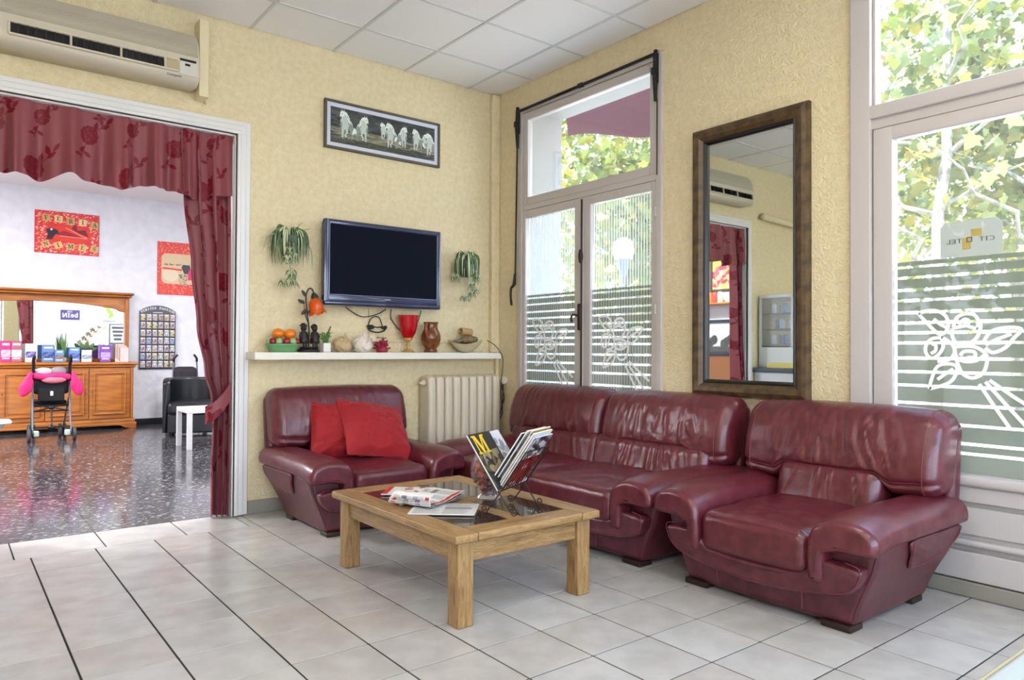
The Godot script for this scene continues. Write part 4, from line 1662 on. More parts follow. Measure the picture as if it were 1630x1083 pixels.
# ------------------------------------------------------------------ television wall
func horses_picture() -> Texture2D:
	var p = Pic.new(768, 264, Color(0.22, 0.25, 0.26))
	var r2 := RandomNumberGenerator.new()
	r2.seed = 3
	for k in 260:
		var y = r2.randf() * 150
		var g = r2.randf_range(0.16, 0.33)
		p.ell(r2.randf() * 768, y, r2.randf_range(10, 50), r2.randf_range(4, 14), 0, Color(g, g * 1.06, g * 1.03))
	for k in 420:
		var y = r2.randf_range(150, 264)
		var g = r2.randf_range(0.36, 0.62) if y < 215 else r2.randf_range(0.2, 0.42)
		p.ell(r2.randf() * 768, y, r2.randf_range(10, 50), r2.randf_range(2, 7), 0, Color(g, g * 0.99, g * 0.82))
	for h in [[372, 66, 0.95, 1], [690, 78, 0.85, -1], [100, 50, 1.5, 1], [228, 60, 1.4, -1], [425, 66, 1.4, 1], [522, 66, 1.2, -1], [622, 66, 1.25, 1], [728, 78, 1.3, 1]]:
		var o = Vector2(h[0], h[1])
		var s: float = h[2]
		var d: float = h[3]
		var c = Color(0.74, 0.77, 0.74)
		var sh = Color(0.52, 0.56, 0.54)
		var dk = Color(0.30, 0.33, 0.32)
		var lt = Color(0.88, 0.90, 0.86)
		var tr = func(pts: Array) -> Array:
			var r = []
			for q in pts:
				r.append(o + Vector2(q[0] * d, q[1]) * s)
			return r
		# far legs, hindquarters, tail
		p.poly(tr.call([[22, 60], [34, 62], [38, 88], [33, 116], [27, 116], [30, 90], [20, 74]]), sh)
		p.poly(tr.call([[38, 52], [52, 60], [58, 88], [48, 84], [40, 70]]), lt)
		p.poly(tr.call([[0, 30], [24, 31], [37, 42], [38, 60], [28, 70], [8, 68]]), sh)
		# chest and shoulder
		p.poly(tr.call([[-19, 34], [-8, 24], [10, 28], [17, 46], [12, 64], [-4, 72], [-16, 64], [-21, 48]]), c)
		p.poly(tr.call([[-24, 44], [-14, 36], [-12, 70], [-20, 68]]), sh)
		# fore legs: one straight, one lifted
		p.poly(tr.call([[-16, 60], [-5, 64], [-7, 90], [-9, 118], [-16, 119], [-16, 90]]), c)
		p.poly(tr.call([[1, 66], [12, 62], [14, 84], [4, 96], [8, 108], [1, 110], [-3, 95], [5, 82]]), c)
		p.poly(tr.call([[-19, 112], [-10, 112], [-10, 120], [-20, 120]]), dk)
		# neck, head, muzzle, ears, mane
		p.poly(tr.call([[-22, 36], [-20, 6], [-10, -10], [4, -8], [12, 8], [18, 32]]), c)
		p.poly(tr.call([[-22, -14], [-14, -22], [-4, -18], [-2, -4], [-10, 8], [-16, 20], [-24, 20], [-25, 6]]), lt)
		p.poly(tr.call([[-24, 10], [-16, 8], [-17, 21], [-24, 21]]), dk)
		p.poly(tr.call([[-18, -18], [-18, -30], [-12, -20]]), c)
		p.poly(tr.call([[-8, -18], [-5, -30], [-2, -16]]), c)
		p.ell(o.x - 14 * d * s, o.y - 6 * s, 2.2 * s, 2.2 * s, 0, Color(0.1, 0.1, 0.1))
		p.poly(tr.call([[-6, -20], [6, -16], [16, 0], [24, 22], [22, 44], [14, 24], [8, 6], [-2, -6]]), lt)
		for k in 5:
			p.leaf(o.x + (2 + k * 5) * d * s, o.y + (-12 + k * 8) * s, 26 * s, 2.2 * s, PI / 2 - 0.5 * d, sh if k % 2 else lt)
	for k in 90:
		var g = r2.randf_range(0.2, 0.34)
		p.ell(180 + r2.randf() * 420, 225 + r2.randf() * 30, r2.randf_range(8, 40), r2.randf_range(3, 8), 0, Color(g, g * 1.0, g * 0.85))
	return p.tex()

func print_mat(called: String, tx: Texture2D, rough := 0.5) -> StandardMaterial3D:
	var m = flat_mat(called, Color.WHITE, rough)
	m.albedo_texture = tx
	return m

func card(b: MB, w: float, h: float, z: float):
	b.face(Vector3(-w / 2, -h / 2, z), Vector3(w / 2, -h / 2, z), Vector3(w / 2, h / 2, z), Vector3(-w / 2, h / 2, z))

func rect_frame(b: MB, w: float, h: float, fw: float, d: float, bev := 0.003):
	for s in [-1, 1]:
		b.box(Vector3(s * (w - fw) / 2, 0, d / 2), Vector3(fw, h, d), bev)
		b.box(Vector3(0, s * (h - fw) / 2, d / 2), Vector3(w - 2 * fw, fw, d), bev)

func tv_wall():
	var b: MB
	# framed photograph of horses
	var t = thing("framed_photograph", "wide framed photograph of white horses above the television", "picture", Vector3(-1.092, 2.768, 0.0))
	b = MB.new()
	rect_frame(b, 0.985, 0.357, 0.018, 0.028)
	part(b, "frame", flat_mat("olive_frame", Color(0.32, 0.31, 0.25), 0.5), t)
	b = MB.new()
	b.box(Vector3(0, 0, 0.009), Vector3(0.95, 0.322, 0.012))
	part(b, "mat_board", flat_mat("mat_board", Color(0.80, 0.80, 0.86), 0.7), t)
	b = MB.new()
	card(b, 0.89, 0.262, 0.0156)
	part(b, "print", print_mat("horses_print", horses_picture(), 0.35), t)
	# television
	t = thing("television", "flat screen television with glossy dark frame and painted blue sky reflection", "television", Vector3(-1.136, 1.746, 0.0))
	b = MB.new()
	b.box(Vector3(0, 0, 0.02), Vector3(0.4, 0.3, 0.04), 0.004)
	part(b, "wall_bracket", M.black_plastic, t)
	b = MB.new()
	b.rbox(Vector3(0, 0.01, 0.065), Vector3(0.95, 0.58, 0.06), 0.02, 0.2, 3)
	part(b, "back_cover", M.black_plastic, t)
	b = MB.new()
	var blue = flat_mat("sky_tint_gloss", Color(0.16, 0.19, 0.31), 0.16)  # blue of the reflected sky painted into the bezel colour
	blue.clearcoat_enabled = true
	blue.clearcoat = 0.6
	blue.clearcoat_roughness = 0.05
	var W = 0.978
	b.box(Vector3(-W / 2 + 0.024, 0, 0.11), Vector3(0.048, 0.615, 0.03), 0.008)
	b.box(Vector3(W / 2 - 0.02, 0, 0.11), Vector3(0.04, 0.615, 0.03), 0.008)
	b.box(Vector3(0, 0.3075 - 0.019, 0.11), Vector3(W, 0.038, 0.0296), 0.008)
	b.box(Vector3(0, -0.3075 + 0.052, 0.1095), Vector3(W, 0.052, 0.0292), 0.008)
	b.rbox(Vector3(0, -0.292, 0.108), Vector3(W, 0.036, 0.044), 0.015, 0.2, 3)
	part(b, "bezel", blue, t)
	b = MB.new()
	b.box(Vector3(0.004, 0.018, 0.109), Vector3(0.9, 0.53, 0.012))
	part(b, "screen", flat_mat("tv_screen", Color(0.075, 0.09, 0.13), 0.6), t)
	M.tv_screen.metallic_specular = 0.12
	b = MB.new()
	rect_frame(b, 0.905, 0.516, 0.003, 0.002, 0)
	var rim = part(b, "screen_rim", flat_mat("pale_rim", Color(0.55, 0.57, 0.68), 0.3), t)
	rim.position = Vector3(0.005, 0.024, 0.1225)
	text("TOSHIBA", 0.012, 0.001, flat_mat("silver_print", Color(0.72, 0.74, 0.8), 0.3, 0.5), t, Vector3(0.02, -0.252, 0.1245), Vector3.ZERO, false)
	# cables below the television
	b = MB.new()
	b.tube(catmull([Vector3(-1.42, 1.43, 0.05), Vector3(-1.38, 1.41, 0.03), Vector3(-1.27, 1.365, 0.02), Vector3(-1.15, 1.39, 0.03), Vector3(-1.09, 1.43, 0.05)], 6, false), 0.004, 6)
	solo(b, "cable", M.cable_black, "black cable hanging in a shallow loop below the left of the television", "cable", Vector3.ZERO, 0.0, "cables below the television")
	b = MB.new()
	b.tube(catmull([Vector3(-1.04, 1.43, 0.04), Vector3(-1.03, 1.36, 0.02), Vector3(-0.95, 1.27, 0.02), Vector3(-0.86, 1.26, 0.02), Vector3(-0.80, 1.34, 0.03), Vector3(-0.775, 1.43, 0.04)], 6, false), 0.004, 6)
	solo(b, "cable", M.cable_black, "black cable hanging in a deep loop below the middle of the television", "cable", Vector3.ZERO, 0.0, "cables below the television")
	# wall shelf
	b = MB.new()
	b.box(Vector3(0, 0, 0.1), Vector3(2.03, 0.05, 0.2), 0.002)
	solo(b, "wall_shelf", flat_mat("shelf_cream", Color(0.88, 0.86, 0.80), 0.4), "long cream floating shelf below the television", "shelf", Vector3(-1.115, 1.074, 0.001))
	b = MB.new()
	b.tube(catmull([Vector3(-0.22, 1.2, 0.16), Vector3(-0.17, 1.16, 0.205), Vector3(-0.1, 1.08, 0.206), Vector3(-0.075, 1.0, 0.19), Vector3(-0.075, 0.85, 0.17), Vector3(-0.02, 0.72, 0.14), Vector3(0.0 - 0.015, 0.66, 0.1)], 6, false), 0.0035, 6)
	solo(b, "cable", M.cable_black, "thin dark cable running over the right end of the shelf", "cable")
	b = MB.new()
	b.tube(catmull([Vector3(-0.03, 0.86, 0.12), Vector3(-0.035, 0.76, 0.11), Vector3(-0.02, 0.66, 0.11), Vector3(-0.01, 0.62, 0.1), Vector3(-0.02, 0.58, 0.11), Vector3(-0.08, 0.52, 0.13)], 6, false), 0.004, 6)
	b.tube(catmull([Vector3(-0.02, 0.86, 0.12), Vector3(-0.02, 0.7, 0.12), Vector3(-0.045, 0.6, 0.12), Vector3(-0.09, 0.49, 0.13)], 6, false), 0.004, 6)
	solo(b, "cable", M.cable_black, "tangle of dark cable hanging beside the radiator", "cable")
	radiator()
	air_conditioner()
	wall_plants()
	# small iron ornament on the wall, above the shelf
	t = thing("wall_ornament", "small black iron boat ornament on the wall above the shelf", "ornament", Vector3(-1.155, 1.30, 0.02))
	b = MB.new()
	b.tube(catmull([Vector3(-0.075, 0.0, 0), Vector3(-0.06, -0.035, 0.01), Vector3(0, -0.05, 0.015), Vector3(0.06, -0.035, 0.01), Vector3(0.085, 0.0, 0)], 5, false), 0.005, 6)
	b.tube([Vector3(-0.075, 0.0, 0), Vector3(0, -0.012, 0.02), Vector3(0.085, 0.0, 0)], 0.005, 6)
	part(b, "hull", M.black_iron, t)
	b = MB.new()
	b.tube(catmull([Vector3(-0.07, 0.0, 0), Vector3(-0.04, 0.06, 0), Vector3(0.02, 0.065, 0), Vector3(0.05, 0.0, 0)], 5, false), 0.004, 6)
	b.ball(Vector3(-0.05, -0.01, 0.01), Vector3(0.03, 0.018, 0.012), 10, 6)
	b.ball(Vector3(0.06, -0.012, 0.01), Vector3(0.028, 0.012, 0.012), 10, 6)
	part(b, "sail", M.black_iron, t)
	b = MB.new()
	var sq = []
	for k in 22:
		sq.append(Vector3(0.01 + k * 0.004, -0.09 + 0.006 * sin(k * 1.9), -0.014))
	b.tube(sq, 0.0016, 4)
	part(b, "script", M.black_iron, t)

func radiator():
	var t = thing("radiator", "cream cast iron column radiator under the shelf", "radiator", Vector3(-0.44, 0.0, 0.1))
	var cr = flat_mat("radiator_cream", Color(0.82, 0.765, 0.67), 0.4)
	var b := MB.new()
	# one column: two uprights rounded at the top
	var pr = catmull([Vector2(-0.075, 0.12), Vector2(-0.08, 0.5), Vector2(-0.075, 0.86), Vector2(-0.05, 0.91), Vector2(0, 0.922), Vector2(0.05, 0.91), Vector2(0.075, 0.86), Vector2(0.08, 0.5), Vector2(0.075, 0.12), Vector2(0.05, 0.08), Vector2(-0.05, 0.08)], 4)
	b.at(turned(Vector3(0, 0, 1), Vector3(0, 1, 0), Vector3(-1, 0, 0), Vector3(0.036, 0, 0)))
	b.extrude(pv2(pr), 0.072, 0.026, 4, true)
	var cm = b.mesh()
	for k in 9:
		var o = mi(cm, "column", cr, t)
		o.position = Vector3(-0.304 + k * 0.078, 0, 0)
	b = MB.new()
	for y in [0.86, 0.14]:
		b.tube([Vector3(-0.33, y, 0), Vector3(0.34, y, 0)], 0.03, 12)
	part(b, "joint", cr, t)
	b = MB.new()
	b.tube([Vector3(-0.34, 0.86, 0.0), Vector3(-0.362, 0.86, 0.0), Vector3(-0.368, 0.86, 0.0), Vector3(-0.385, 0.86, 0)], [0.028, 0.024, 0.012, 0.01], 10)
	part(b, "plug", cr, t)
	for x in [-0.29, 0.3]:
		b = MB.new()
		b.box(Vector3(x, 0.04, 0), Vector3(0.03, 0.08, 0.1), 0.006)
		part(b, "foot", cr, t)
	b = MB.new()
	b.tube([Vector3(0.34, 0.86, 0.02), Vector3(0.375, 0.86, 0.03)], 0.014, 10)
	part(b, "valve_stem", M.black_iron, t)
	b = MB.new()
	b.at(Transform3D(Basis.from_euler(Vector3(PI / 2, 0, 0)), Vector3(0.405, 0.868, 0.045)))
	b.lathe([Vector2(0, -0.02), Vector2(0.028, -0.02), Vector2(0.034, -0.01), Vector2(0.034, 0.012), Vector2(0.026, 0.02), Vector2(0.018, 0.012), Vector2(0, 0.012)], 18)
	part(b, "valve_knob", cr, t)

func air_conditioner():
	var t = thing("air_conditioner", "cream wall air conditioner above the doorway", "air conditioner", Vector3(-3.01, 2.95, 0.0))
	var cr = flat_mat("ac_cream", Color(0.79, 0.75, 0.665), 0.45)
	var hw = 0.52
	var b := MB.new()
	# side profile, back to front
	var pr = [Vector2(0, -0.17), Vector2(0.14, -0.175), Vector2(0.19, -0.15), Vector2(0.205, -0.12), Vector2(0.185, 0.03), Vector2(0.165, 0.10), Vector2(0.12, 0.155), Vector2(0.07, 0.17), Vector2(0, 0.17)]
	b.at(turned(Vector3(0, 0, 1), Vector3(0, 1, 0), Vector3(-1, 0, 0), Vector3(hw, 0, 0)))
	b.extrude(pv2(pr), 2 * hw, 0.01, 2, true)
	part(b, "casing", cr, t)
	# grille slats
	var sl := MB.new()
	sl.box(Vector3.ZERO, Vector3(2 * hw - 0.02, 0.006, 0.006), 0.0015)
	var sm = sl.mesh()
	for k in 22:
		var s = k / 21.0
		var o = mi(sm, "slat", flat_mat("ac_grille", Color(0.70, 0.665, 0.58), 0.5), t)
		var q = Vector2(0.189, 0.0).lerp(Vector2(0.168, 0.095), s / 0.62) if s < 0.62 else Vector2(0.168, 0.095).lerp(Vector2(0.118, 0.158), (s - 0.62) / 0.38)
		o.position = Vector3(0, q.y, q.x + 0.001)
	# louvre opening
	b = MB.new()
	var tilt = Transform3D(Basis.from_euler(Vector3(-0.13, 0, 0)), Vector3(-0.03, -0.085, 0.1985))
	b.at(tilt)
	b.box(Vector3(-0.05, 0, 0.0), Vector3(0.78, 0.062, 0.008))
	part(b, "air_outlet", M.black_plastic, t)
	b = MB.new()
	b.at(tilt)
	b.box(Vector3(-0.012, 0.035, 0.008), Vector3(0.86, 0.01, 0.018), 0.002)
	b.box(Vector3(-0.012, -0.036, 0.008), Vector3(0.86, 0.012, 0.018), 0.002)
	for x in [-0.44, -0.15, 0.105, 0.345]:
		b.box(Vector3(x, 0, 0.008), Vector3(0.012, 0.07, 0.018), 0.002)
	part(b, "outlet_frame", cr, t)
	for g in 3:
		for k in 6:
			b = MB.new()
			b.at(tilt * Transform3D(Basis.from_euler(Vector3(0, 0.5, 0)), Vector3([-0.40, -0.125, 0.13][g] + k * [0.042, 0.035, 0.034][g], 0, 0.008)))
			b.box(Vector3.ZERO, Vector3(0.003, 0.055, 0.02), 0)
			part(b, "vane", flat_mat("vane_grey", Color(0.20, 0.205, 0.215), 0.5), t)
	b = MB.new()
	b.at(tilt)
	b.box(Vector3(0.388, 0, 0.004), Vector3(0.074, 0.06, 0.006), 0.001)
	part(b, "flap", flat_mat("flap_cream", Color(0.70, 0.64, 0.50), 0.5), t)
	b = MB.new()
	b.at(tilt)
	b.box(Vector3(0.482, 0.0, 0.003), Vector3(0.105, 0.1, 0.008), 0.002)
	part(b, "control_cover", flat_mat("ac_white", Color(0.82, 0.80, 0.75), 0.4), t)
	b = MB.new()
	b.at(tilt)
	b.box(Vector3(0.478, 0.046, 0.009), Vector3(0.095, 0.014, 0.006), 0.001)
	b.box(Vector3(0.475, 0.018, 0.008), Vector3(0.03, 0.014, 0.004), 0.001)
	part(b, "display", M.black_plastic, t)
	text("Compact", 0.02, 0.001, flat_mat("grey_print", Color.WHITE), t, Vector3(0.37, -0.145, 0.2), Vector3(-0.1, 0, 0), false)

func blade(b: MB, pts: Array, w: float):
	# curved strap leaf with a slight keel
	var n = pts.size()
	var base = b.v.size()
	for i in n:
		var s = float(i) / (n - 1)
		var d = (pts[mini(i + 1, n - 1)] - pts[maxi(i - 1, 0)]).normalized()
		var side = d.cross(Vector3(0.1, 0.2, 1.0)).normalized()
		var up = side.cross(d)
		var ww = w * (0.55 + 0.45 * sin(minf(s * 2.2, 1.57))) * (1.0 - pow(s, 3.0) * 0.9)
		b.p(pts[i] - side * ww, Vector2(0, s))
		b.p(pts[i] + up * ww * 0.4, Vector2(0.5, s))
		b.p(pts[i] + side * ww, Vector2(1, s))
	for i in n - 1:
		var a = base + i * 3
		b.quad(a, a + 1, a + 4, a + 3)
		b.quad(a + 1, a + 2, a + 5, a + 4)

func wall_plants():
	var stripe = Pic.new(32, 64, Color(0.25, 0.35, 0.19))
	stripe.rect(9, 0, 14, 64, Color(0.78, 0.80, 0.62))
	stripe.rect(0, 0, 3, 64, Color(0.24, 0.33, 0.18))
	var m = print_mat("spider_leaf", stripe.tex(), 0.45)
	m.backlight_enabled = true
	m.backlight = Color(0.25, 0.28, 0.15)
	var kinds = [m, flat_mat("spider_green", Color(0.27, 0.36, 0.20), 0.45), flat_mat("spider_pale", Color(0.72, 0.75, 0.58), 0.45)]
	for k in 2:
		var at = [Vector3(-1.86, 1.86, 0.0), Vector3(-0.375, 1.815, 0.0)][k]
		var t = thing("spider_plant", ["variegated spider plant in a wall pot left of the television", "variegated spider plant in a wall pot right of the television"][k], "plant", at, 0.0, "wall plants")
		var b := MB.new()
		b.lathe([Vector2(0.02, -0.1), Vector2(0.05, -0.095), Vector2(0.075, -0.02), Vector2(0.085, 0.04), Vector2(0.08, 0.04), Vector2(0.07, 0.02), Vector2(0, 0.02)], 18, Vector3(0, 0, 0.095))
		part(b, "pot", flat_mat("pot_green", Color(0.24, 0.29, 0.22), 0.5), t)
		var r2 := RandomNumberGenerator.new()
		r2.seed = 20 + k
		for j in 84:
			var a = r2.randf_range(-0.35, PI + 0.35)
			var rr = r2.randf_range(0.06, 0.125)
			var hh = r2.randf_range(0.05, 0.10)
			var drop = r2.randf_range(0.08, 0.2)
			var d = Vector3(cos(a) * 1.05, 0, sin(a) * 0.75)
			var o = Vector3(0, 0.03, 0.095)
			var pts = []
			for i in 11:
				var s = i / 10.0
				var q = o + d * rr * 1.15 * (1.0 - pow(1.0 - s, 2.0) - 0.18 * s * s * s) + Vector3(0, 4.0 * hh * s * (1.0 - s) - drop * s * s, 0)
				q.z = maxf(q.z, 0.008)
				pts.append(q)
			b = MB.new()
			blade(b, pts, r2.randf_range(0.0065, 0.0105))
			part(b, "leaf", kinds[[1, 0, 1, 2, 1, 0][j % 6]], t)
		# wild leaves and a dry one
		for q in [[Vector3(0.02, 0.05, 0.09), Vector3(0.05, 0.11, 0.1), Vector3(0.09, 0.15, 0.1)], [Vector3(0.04, 0.05, 0.09), Vector3(0.09, 0.09, 0.1), Vector3(0.15, 0.11, 0.1)], [Vector3(0.1, 0.04, 0.1), Vector3(0.16, -0.05, 0.08), Vector3(0.18, -0.18, 0.05)], [Vector3(-0.08, 0.05, 0.1), Vector3(-0.15, 0.03, 0.08), Vector3(-0.17, -0.06, 0.05)]]:
			if k == 0:
				b = MB.new()
				blade(b, catmull(q, 5, false), 0.005)
				part(b, "leaf", m, t)
		# runner with plantlets
		b = MB.new()
		var run = catmull([Vector3(-0.02, 0.0, 0.17), Vector3(-0.03, -0.12, 0.17), Vector3(-0.015, -0.22, 0.15), Vector3(0.0, -0.3, 0.13)] if k == 0 else [Vector3(0.03, 0.0, 0.16), Vector3(0.03, -0.12, 0.17), Vector3(0.01, -0.22, 0.15), Vector3(0.0, -0.3, 0.13)], 5, false)
		b.tube(run, 0.002, 5)
		part(b, "runner", m, t)
		var spots = [Vector3(-0.03, -0.1, 0.17), Vector3(-0.045, -0.16, 0.17), Vector3(0.0, -0.14, 0.16), Vector3(-0.01, -0.24, 0.15), Vector3(-0.01, -0.27, 0.15), Vector3(0.02, -0.31, 0.13), Vector3(-0.055, -0.315, 0.13)] if k == 0 else [Vector3(0.03, -0.1, 0.16), Vector3(0.045, -0.14, 0.16), Vector3(0.0, -0.2, 0.16), Vector3(0.035, -0.24, 0.15), Vector3(0.01, -0.27, 0.15), Vector3(-0.05, -0.3, 0.13), Vector3(-0.12, -0.14, 0.1)]
		for c in spots:
			for j in 13:
				var a = TAU * j / 13 + r2.randf()
				var l = r2.randf_range(0.03, 0.06)
				var pts = []
				for i in 5:
					var s = i / 4.0
					pts.append(c + Vector3(cos(a) * l * s * 0.8, (0.03 + 0.02 * (j % 3)) * sin(s * 2.5) - 0.03 * s * s, sin(a) * l * s * 0.7))
				b = MB.new()
				blade(b, pts, 0.0065)
				part(b, "plantlet_leaf", kinds[[0, 1, 2][j % 3]], t)

# ------------------------------------------------------------------ things on the shelf
const SH := 1.0995

func shelf_things():
	var b: MB
	# ceramic fruit basket
	var t = thing("fruit_bowl", "green ceramic bowl with moulded red and green fruit on the shelf", "bowl", Vector3(-1.905, SH, 0.1))
	var gg = flat_mat("green_glaze", Color(0.40, 0.62, 0.40), 0.15)
	b = MB.new()
	b.lathe([Vector2(0, 0.002), Vector2(0.085, 0.0), Vector2(0.09, 0.006), Vector2(0.112, 0.045), Vector2(0.122, 0.05), Vector2(0.116, 0.058), Vector2(0.1, 0.052), Vector2(0, 0.045)], 28)
	b.deform(func(p: Vector3) -> Vector3: return Vector3(p.x, p.y + (0.003 * sin(atan2(p.z, p.x) * 14.0) if p.y > 0.04 else 0.0), p.z * 0.72))
	part(b, "basket", gg, t)
	for k in 12:
		var a = TAU * k / 12
		b = MB.new()
		b.ball(Vector3(cos(a) * 0.095, 0.072, sin(a) * 0.066), Vector3(0.025, 0.026, 0.022), 12, 8)
		part(b, "apple" if k % 2 else "leaf_bunch", flat_mat("red_glaze", Color(0.55, 0.10, 0.12), 0.15) if k % 2 else flat_mat("pale_green_glaze", Color(0.55, 0.66, 0.47), 0.2), t)
	for k in 2:
		b = MB.new()
		b.ball(Vector3.ZERO, Vector3(0.042, 0.034, 0.038), 18, 12)
		b.ball(Vector3(0, 0.034, 0), Vector3(0.006, 0.003, 0.006), 8, 4)
		var o = solo(b, "orange", flat_mat("orange_glaze", Color(0.90, 0.47, 0.06), 0.22), ["shiny orange lying left on the green fruit bowl", "shiny orange lying right on the green fruit bowl"][k], "orange", Vector3(-1.938 + k * 0.078, SH + 0.128 - k * 0.004, 0.095 + k * 0.012), 0.0, "oranges on the fruit bowl")
		o.rotation.z = k * 0.3
	figurine_lamp()
	# small white pot with grass
	t = thing("potted_plant", "small green plant in a white square pot beside the figurine lamp", "plant", Vector3(-1.596, SH, 0.1))
	b = MB.new()
	b.box(Vector3(0, 0.033, 0), Vector3(0.056, 0.066, 0.056), 0.004)
	part(b, "pot", flat_mat("white_ceramic", Color(0.88, 0.86, 0.85), 0.3), t)
	var r2 := RandomNumberGenerator.new()
	r2.seed = 4
	for k in 34:
		var a = r2.randf() * TAU
		var l = r2.randf_range(0.03, 0.06)
		b = MB.new()
		var pts = []
		var hh = r2.randf_range(0.03, 0.085)
		var r0 = r2.randf_range(0.0, 0.02)
		for i in 6:
			var s = i / 5.0
			pts.append(Vector3(cos(a) * (r0 + l * s * s * 0.7), 0.062 + hh * sin(s * 2.0), sin(a) * (r0 + l * s * s * 0.7)))
		blade(b, pts, 0.004)
		part(b, "leaf", flat_mat("grass_green", Color(0.28, 0.46, 0.16), 0.5), t)
	b = MB.new()
	b.tube([Vector3(0, 0.06, 0), Vector3(0.012, 0.12, 0), Vector3(0.035, 0.19, 0)], [0.004, 0.008, 0.002], 6)
	for k in 12:
		b.ball(Vector3(0.012 + k * 0.002, 0.11 + k * 0.0062, 0.006 * (k % 3 - 1)), Vector3(0.007, 0.004, 0.007), 6, 4)
	part(b, "flower_spike", flat_mat("spike_brown", Color(0.42, 0.36, 0.28), 0.7), t)
	# large sea shells
	t = thing("seashell", "large beige conch shell left of the white one on the shelf", "seashell", Vector3(-1.47, SH, 0.105), 0.0, "seashells on the shelf")
	conch(t, flat_mat("shell_beige", Color(0.72, 0.62, 0.46), 0.6), 0.088, 3.0)
	t = thing("seashell", "spiky white conch shell in the middle of the shelf", "seashell", Vector3(-1.318, SH, 0.11), 0.3, "seashells on the shelf")
	conch(t, flat_mat("shell_white", Color(0.86, 0.80, 0.74), 0.35), 0.098, 8.0)
	# red coral
	t = thing("coral", "red branching coral lump beside the wine-red goblet", "coral", Vector3(-1.147, SH, 0.1))
	var cm = flat_mat("coral_red", Color(0.58, 0.13, 0.22), 0.6)
	for k in 46:
		var d = Vector3(r2.randfn(), absf(r2.randfn()) * 0.9, r2.randfn()).normalized()
		var o = d * Vector3(0.04, 0.065, 0.04) * r2.randf_range(0.45, 0.85) + Vector3(0, 0.028, 0)
		b = MB.new()
		var e = o + d * 0.024 + Vector3(r2.randfn(), r2.randfn(), r2.randfn()) * 0.006
		o.y = maxf(o.y, 0.008)
		e.y = maxf(e.y, 0.008)
		b.tube([o * 0.4 + Vector3(0, 0.012, 0), o, e], [0.011, 0.009, 0.006], 7)
		b.ball(e, Vector3(0.0075, 0.0075, 0.0075), 7, 5)
		part(b, "branch", cm, t)
	b = MB.new()
	b.lathe([Vector2(0, 0), Vector2(0.04, 0), Vector2(0.045, 0.02), Vector2(0.03, 0.05), Vector2(0, 0.06)], 14)
	part(b, "core", cm, t)
	# goblet
	t = thing("goblet", "tall red glass goblet with amber stem on the shelf", "goblet", Vector3(-0.925, SH, 0.1))
	b = MB.new()
	b.lathe([Vector2(0, 0.1), Vector2(0.035, 0.11), Vector2(0.056, 0.15), Vector2(0.068, 0.2), Vector2(0.074, 0.25), Vector2(0.082, 0.286), Vector2(0.079, 0.286), Vector2(0.071, 0.25), Vector2(0.064, 0.2), Vector2(0.052, 0.15), Vector2(0.03, 0.116), Vector2(0, 0.108)], 28)
	var rg = flat_mat("red_glass", Color(0.72, 0.02, 0.07), 0.06)
	rg.backlight_enabled = true
	rg.backlight = Color(0.5, 0.02, 0.04)
	part(b, "bowl", rg, t)
	b = MB.new()
	b.lathe([Vector2(0, 0), Vector2(0.05, 0.0), Vector2(0.05, 0.006), Vector2(0.03, 0.018), Vector2(0.013, 0.03), Vector2(0.012, 0.05), Vector2(0.019, 0.058), Vector2(0.012, 0.066), Vector2(0.013, 0.08), Vector2(0.032, 0.095), Vector2(0.036, 0.112), Vector2(0, 0.11)], 22)
	part(b, "stem", flat_mat("amber_glass", Color(0.72, 0.56, 0.30), 0.15), t)
	# glazed jug
	t = thing("jug", "brown glazed pottery jug with a handle on the shelf", "jug", Vector3(-0.722, SH, 0.1))
	b = MB.new()
	b.lathe([Vector2(0, 0), Vector2(0.05, 0), Vector2(0.052, 0.012), Vector2(0.045, 0.03), Vector2(0.066, 0.06), Vector2(0.077, 0.1), Vector2(0.078, 0.13), Vector2(0.068, 0.16), Vector2(0.053, 0.185), Vector2(0.052, 0.22), Vector2(0.06, 0.238), Vector2(0.056, 0.238), Vector2(0.046, 0.2), Vector2(0, 0.19)], 26)
	b.deform(func(p: Vector3) -> Vector3: return p + Vector3(p.x, 0, p.z).normalized() * 0.004 * noise.get_noise_3d(p.x * 30, p.y * 30, p.z * 30))
	var jm = flat_mat("brown_glaze", Color.WHITE, 0.14)
	jm.albedo_texture = noise_tex(0.03, 128, 90, FastNoiseLite.TYPE_SIMPLEX_SMOOTH, 3, ramp2(Color(0.30, 0.18, 0.10), Color(0.55, 0.31, 0.12), 0.2, 0.75))
	tri(jm, Vector3(5, 5, 5), false)
	part(b, "body", jm, t)
	b = MB.new()
	b.tube(catmull([Vector3(-0.048, 0.215, 0.03), Vector3(-0.066, 0.225, 0.045), Vector3(-0.075, 0.19, 0.05), Vector3(-0.066, 0.14, 0.05), Vector3(-0.062, 0.11, 0.045)], 4, false), 0.011, 8)
	part(b, "handle", flat_mat("handle_glaze", Color(0.52, 0.27, 0.11), 0.15), t)
	# big shell dish with things in it
	t = thing("shell_dish", "wide cream shell dish at the right end of the shelf", "dish", Vector3(-0.39, SH, 0.105))
	b = MB.new()
	b.grid(40, 14, func(u: float, v: float) -> Vector3:
		var a = u * TAU
		var r = v
		var x = cos(a) * r * 0.155
		var z = sin(a) * r * 0.085
		return Vector3(x, 0.012 + 0.075 * pow(r, 2.2) * (1 + 0.25 * sin(a * 2 + 0.6) * r), z))
	b.grid(40, 14, func(u: float, v: float) -> Vector3:
		var a = -u * TAU
		var r = v
		return Vector3(cos(a) * r * 0.158, 0.0 + 0.078 * pow(r, 2.2) * (1 + 0.25 * sin(a * 2 + 0.6) * r) + 0.008 * r, sin(a) * r * 0.088))
	part(b, "bowl", flat_mat("shell_cream", Color(0.80, 0.74, 0.60), 0.45), t)
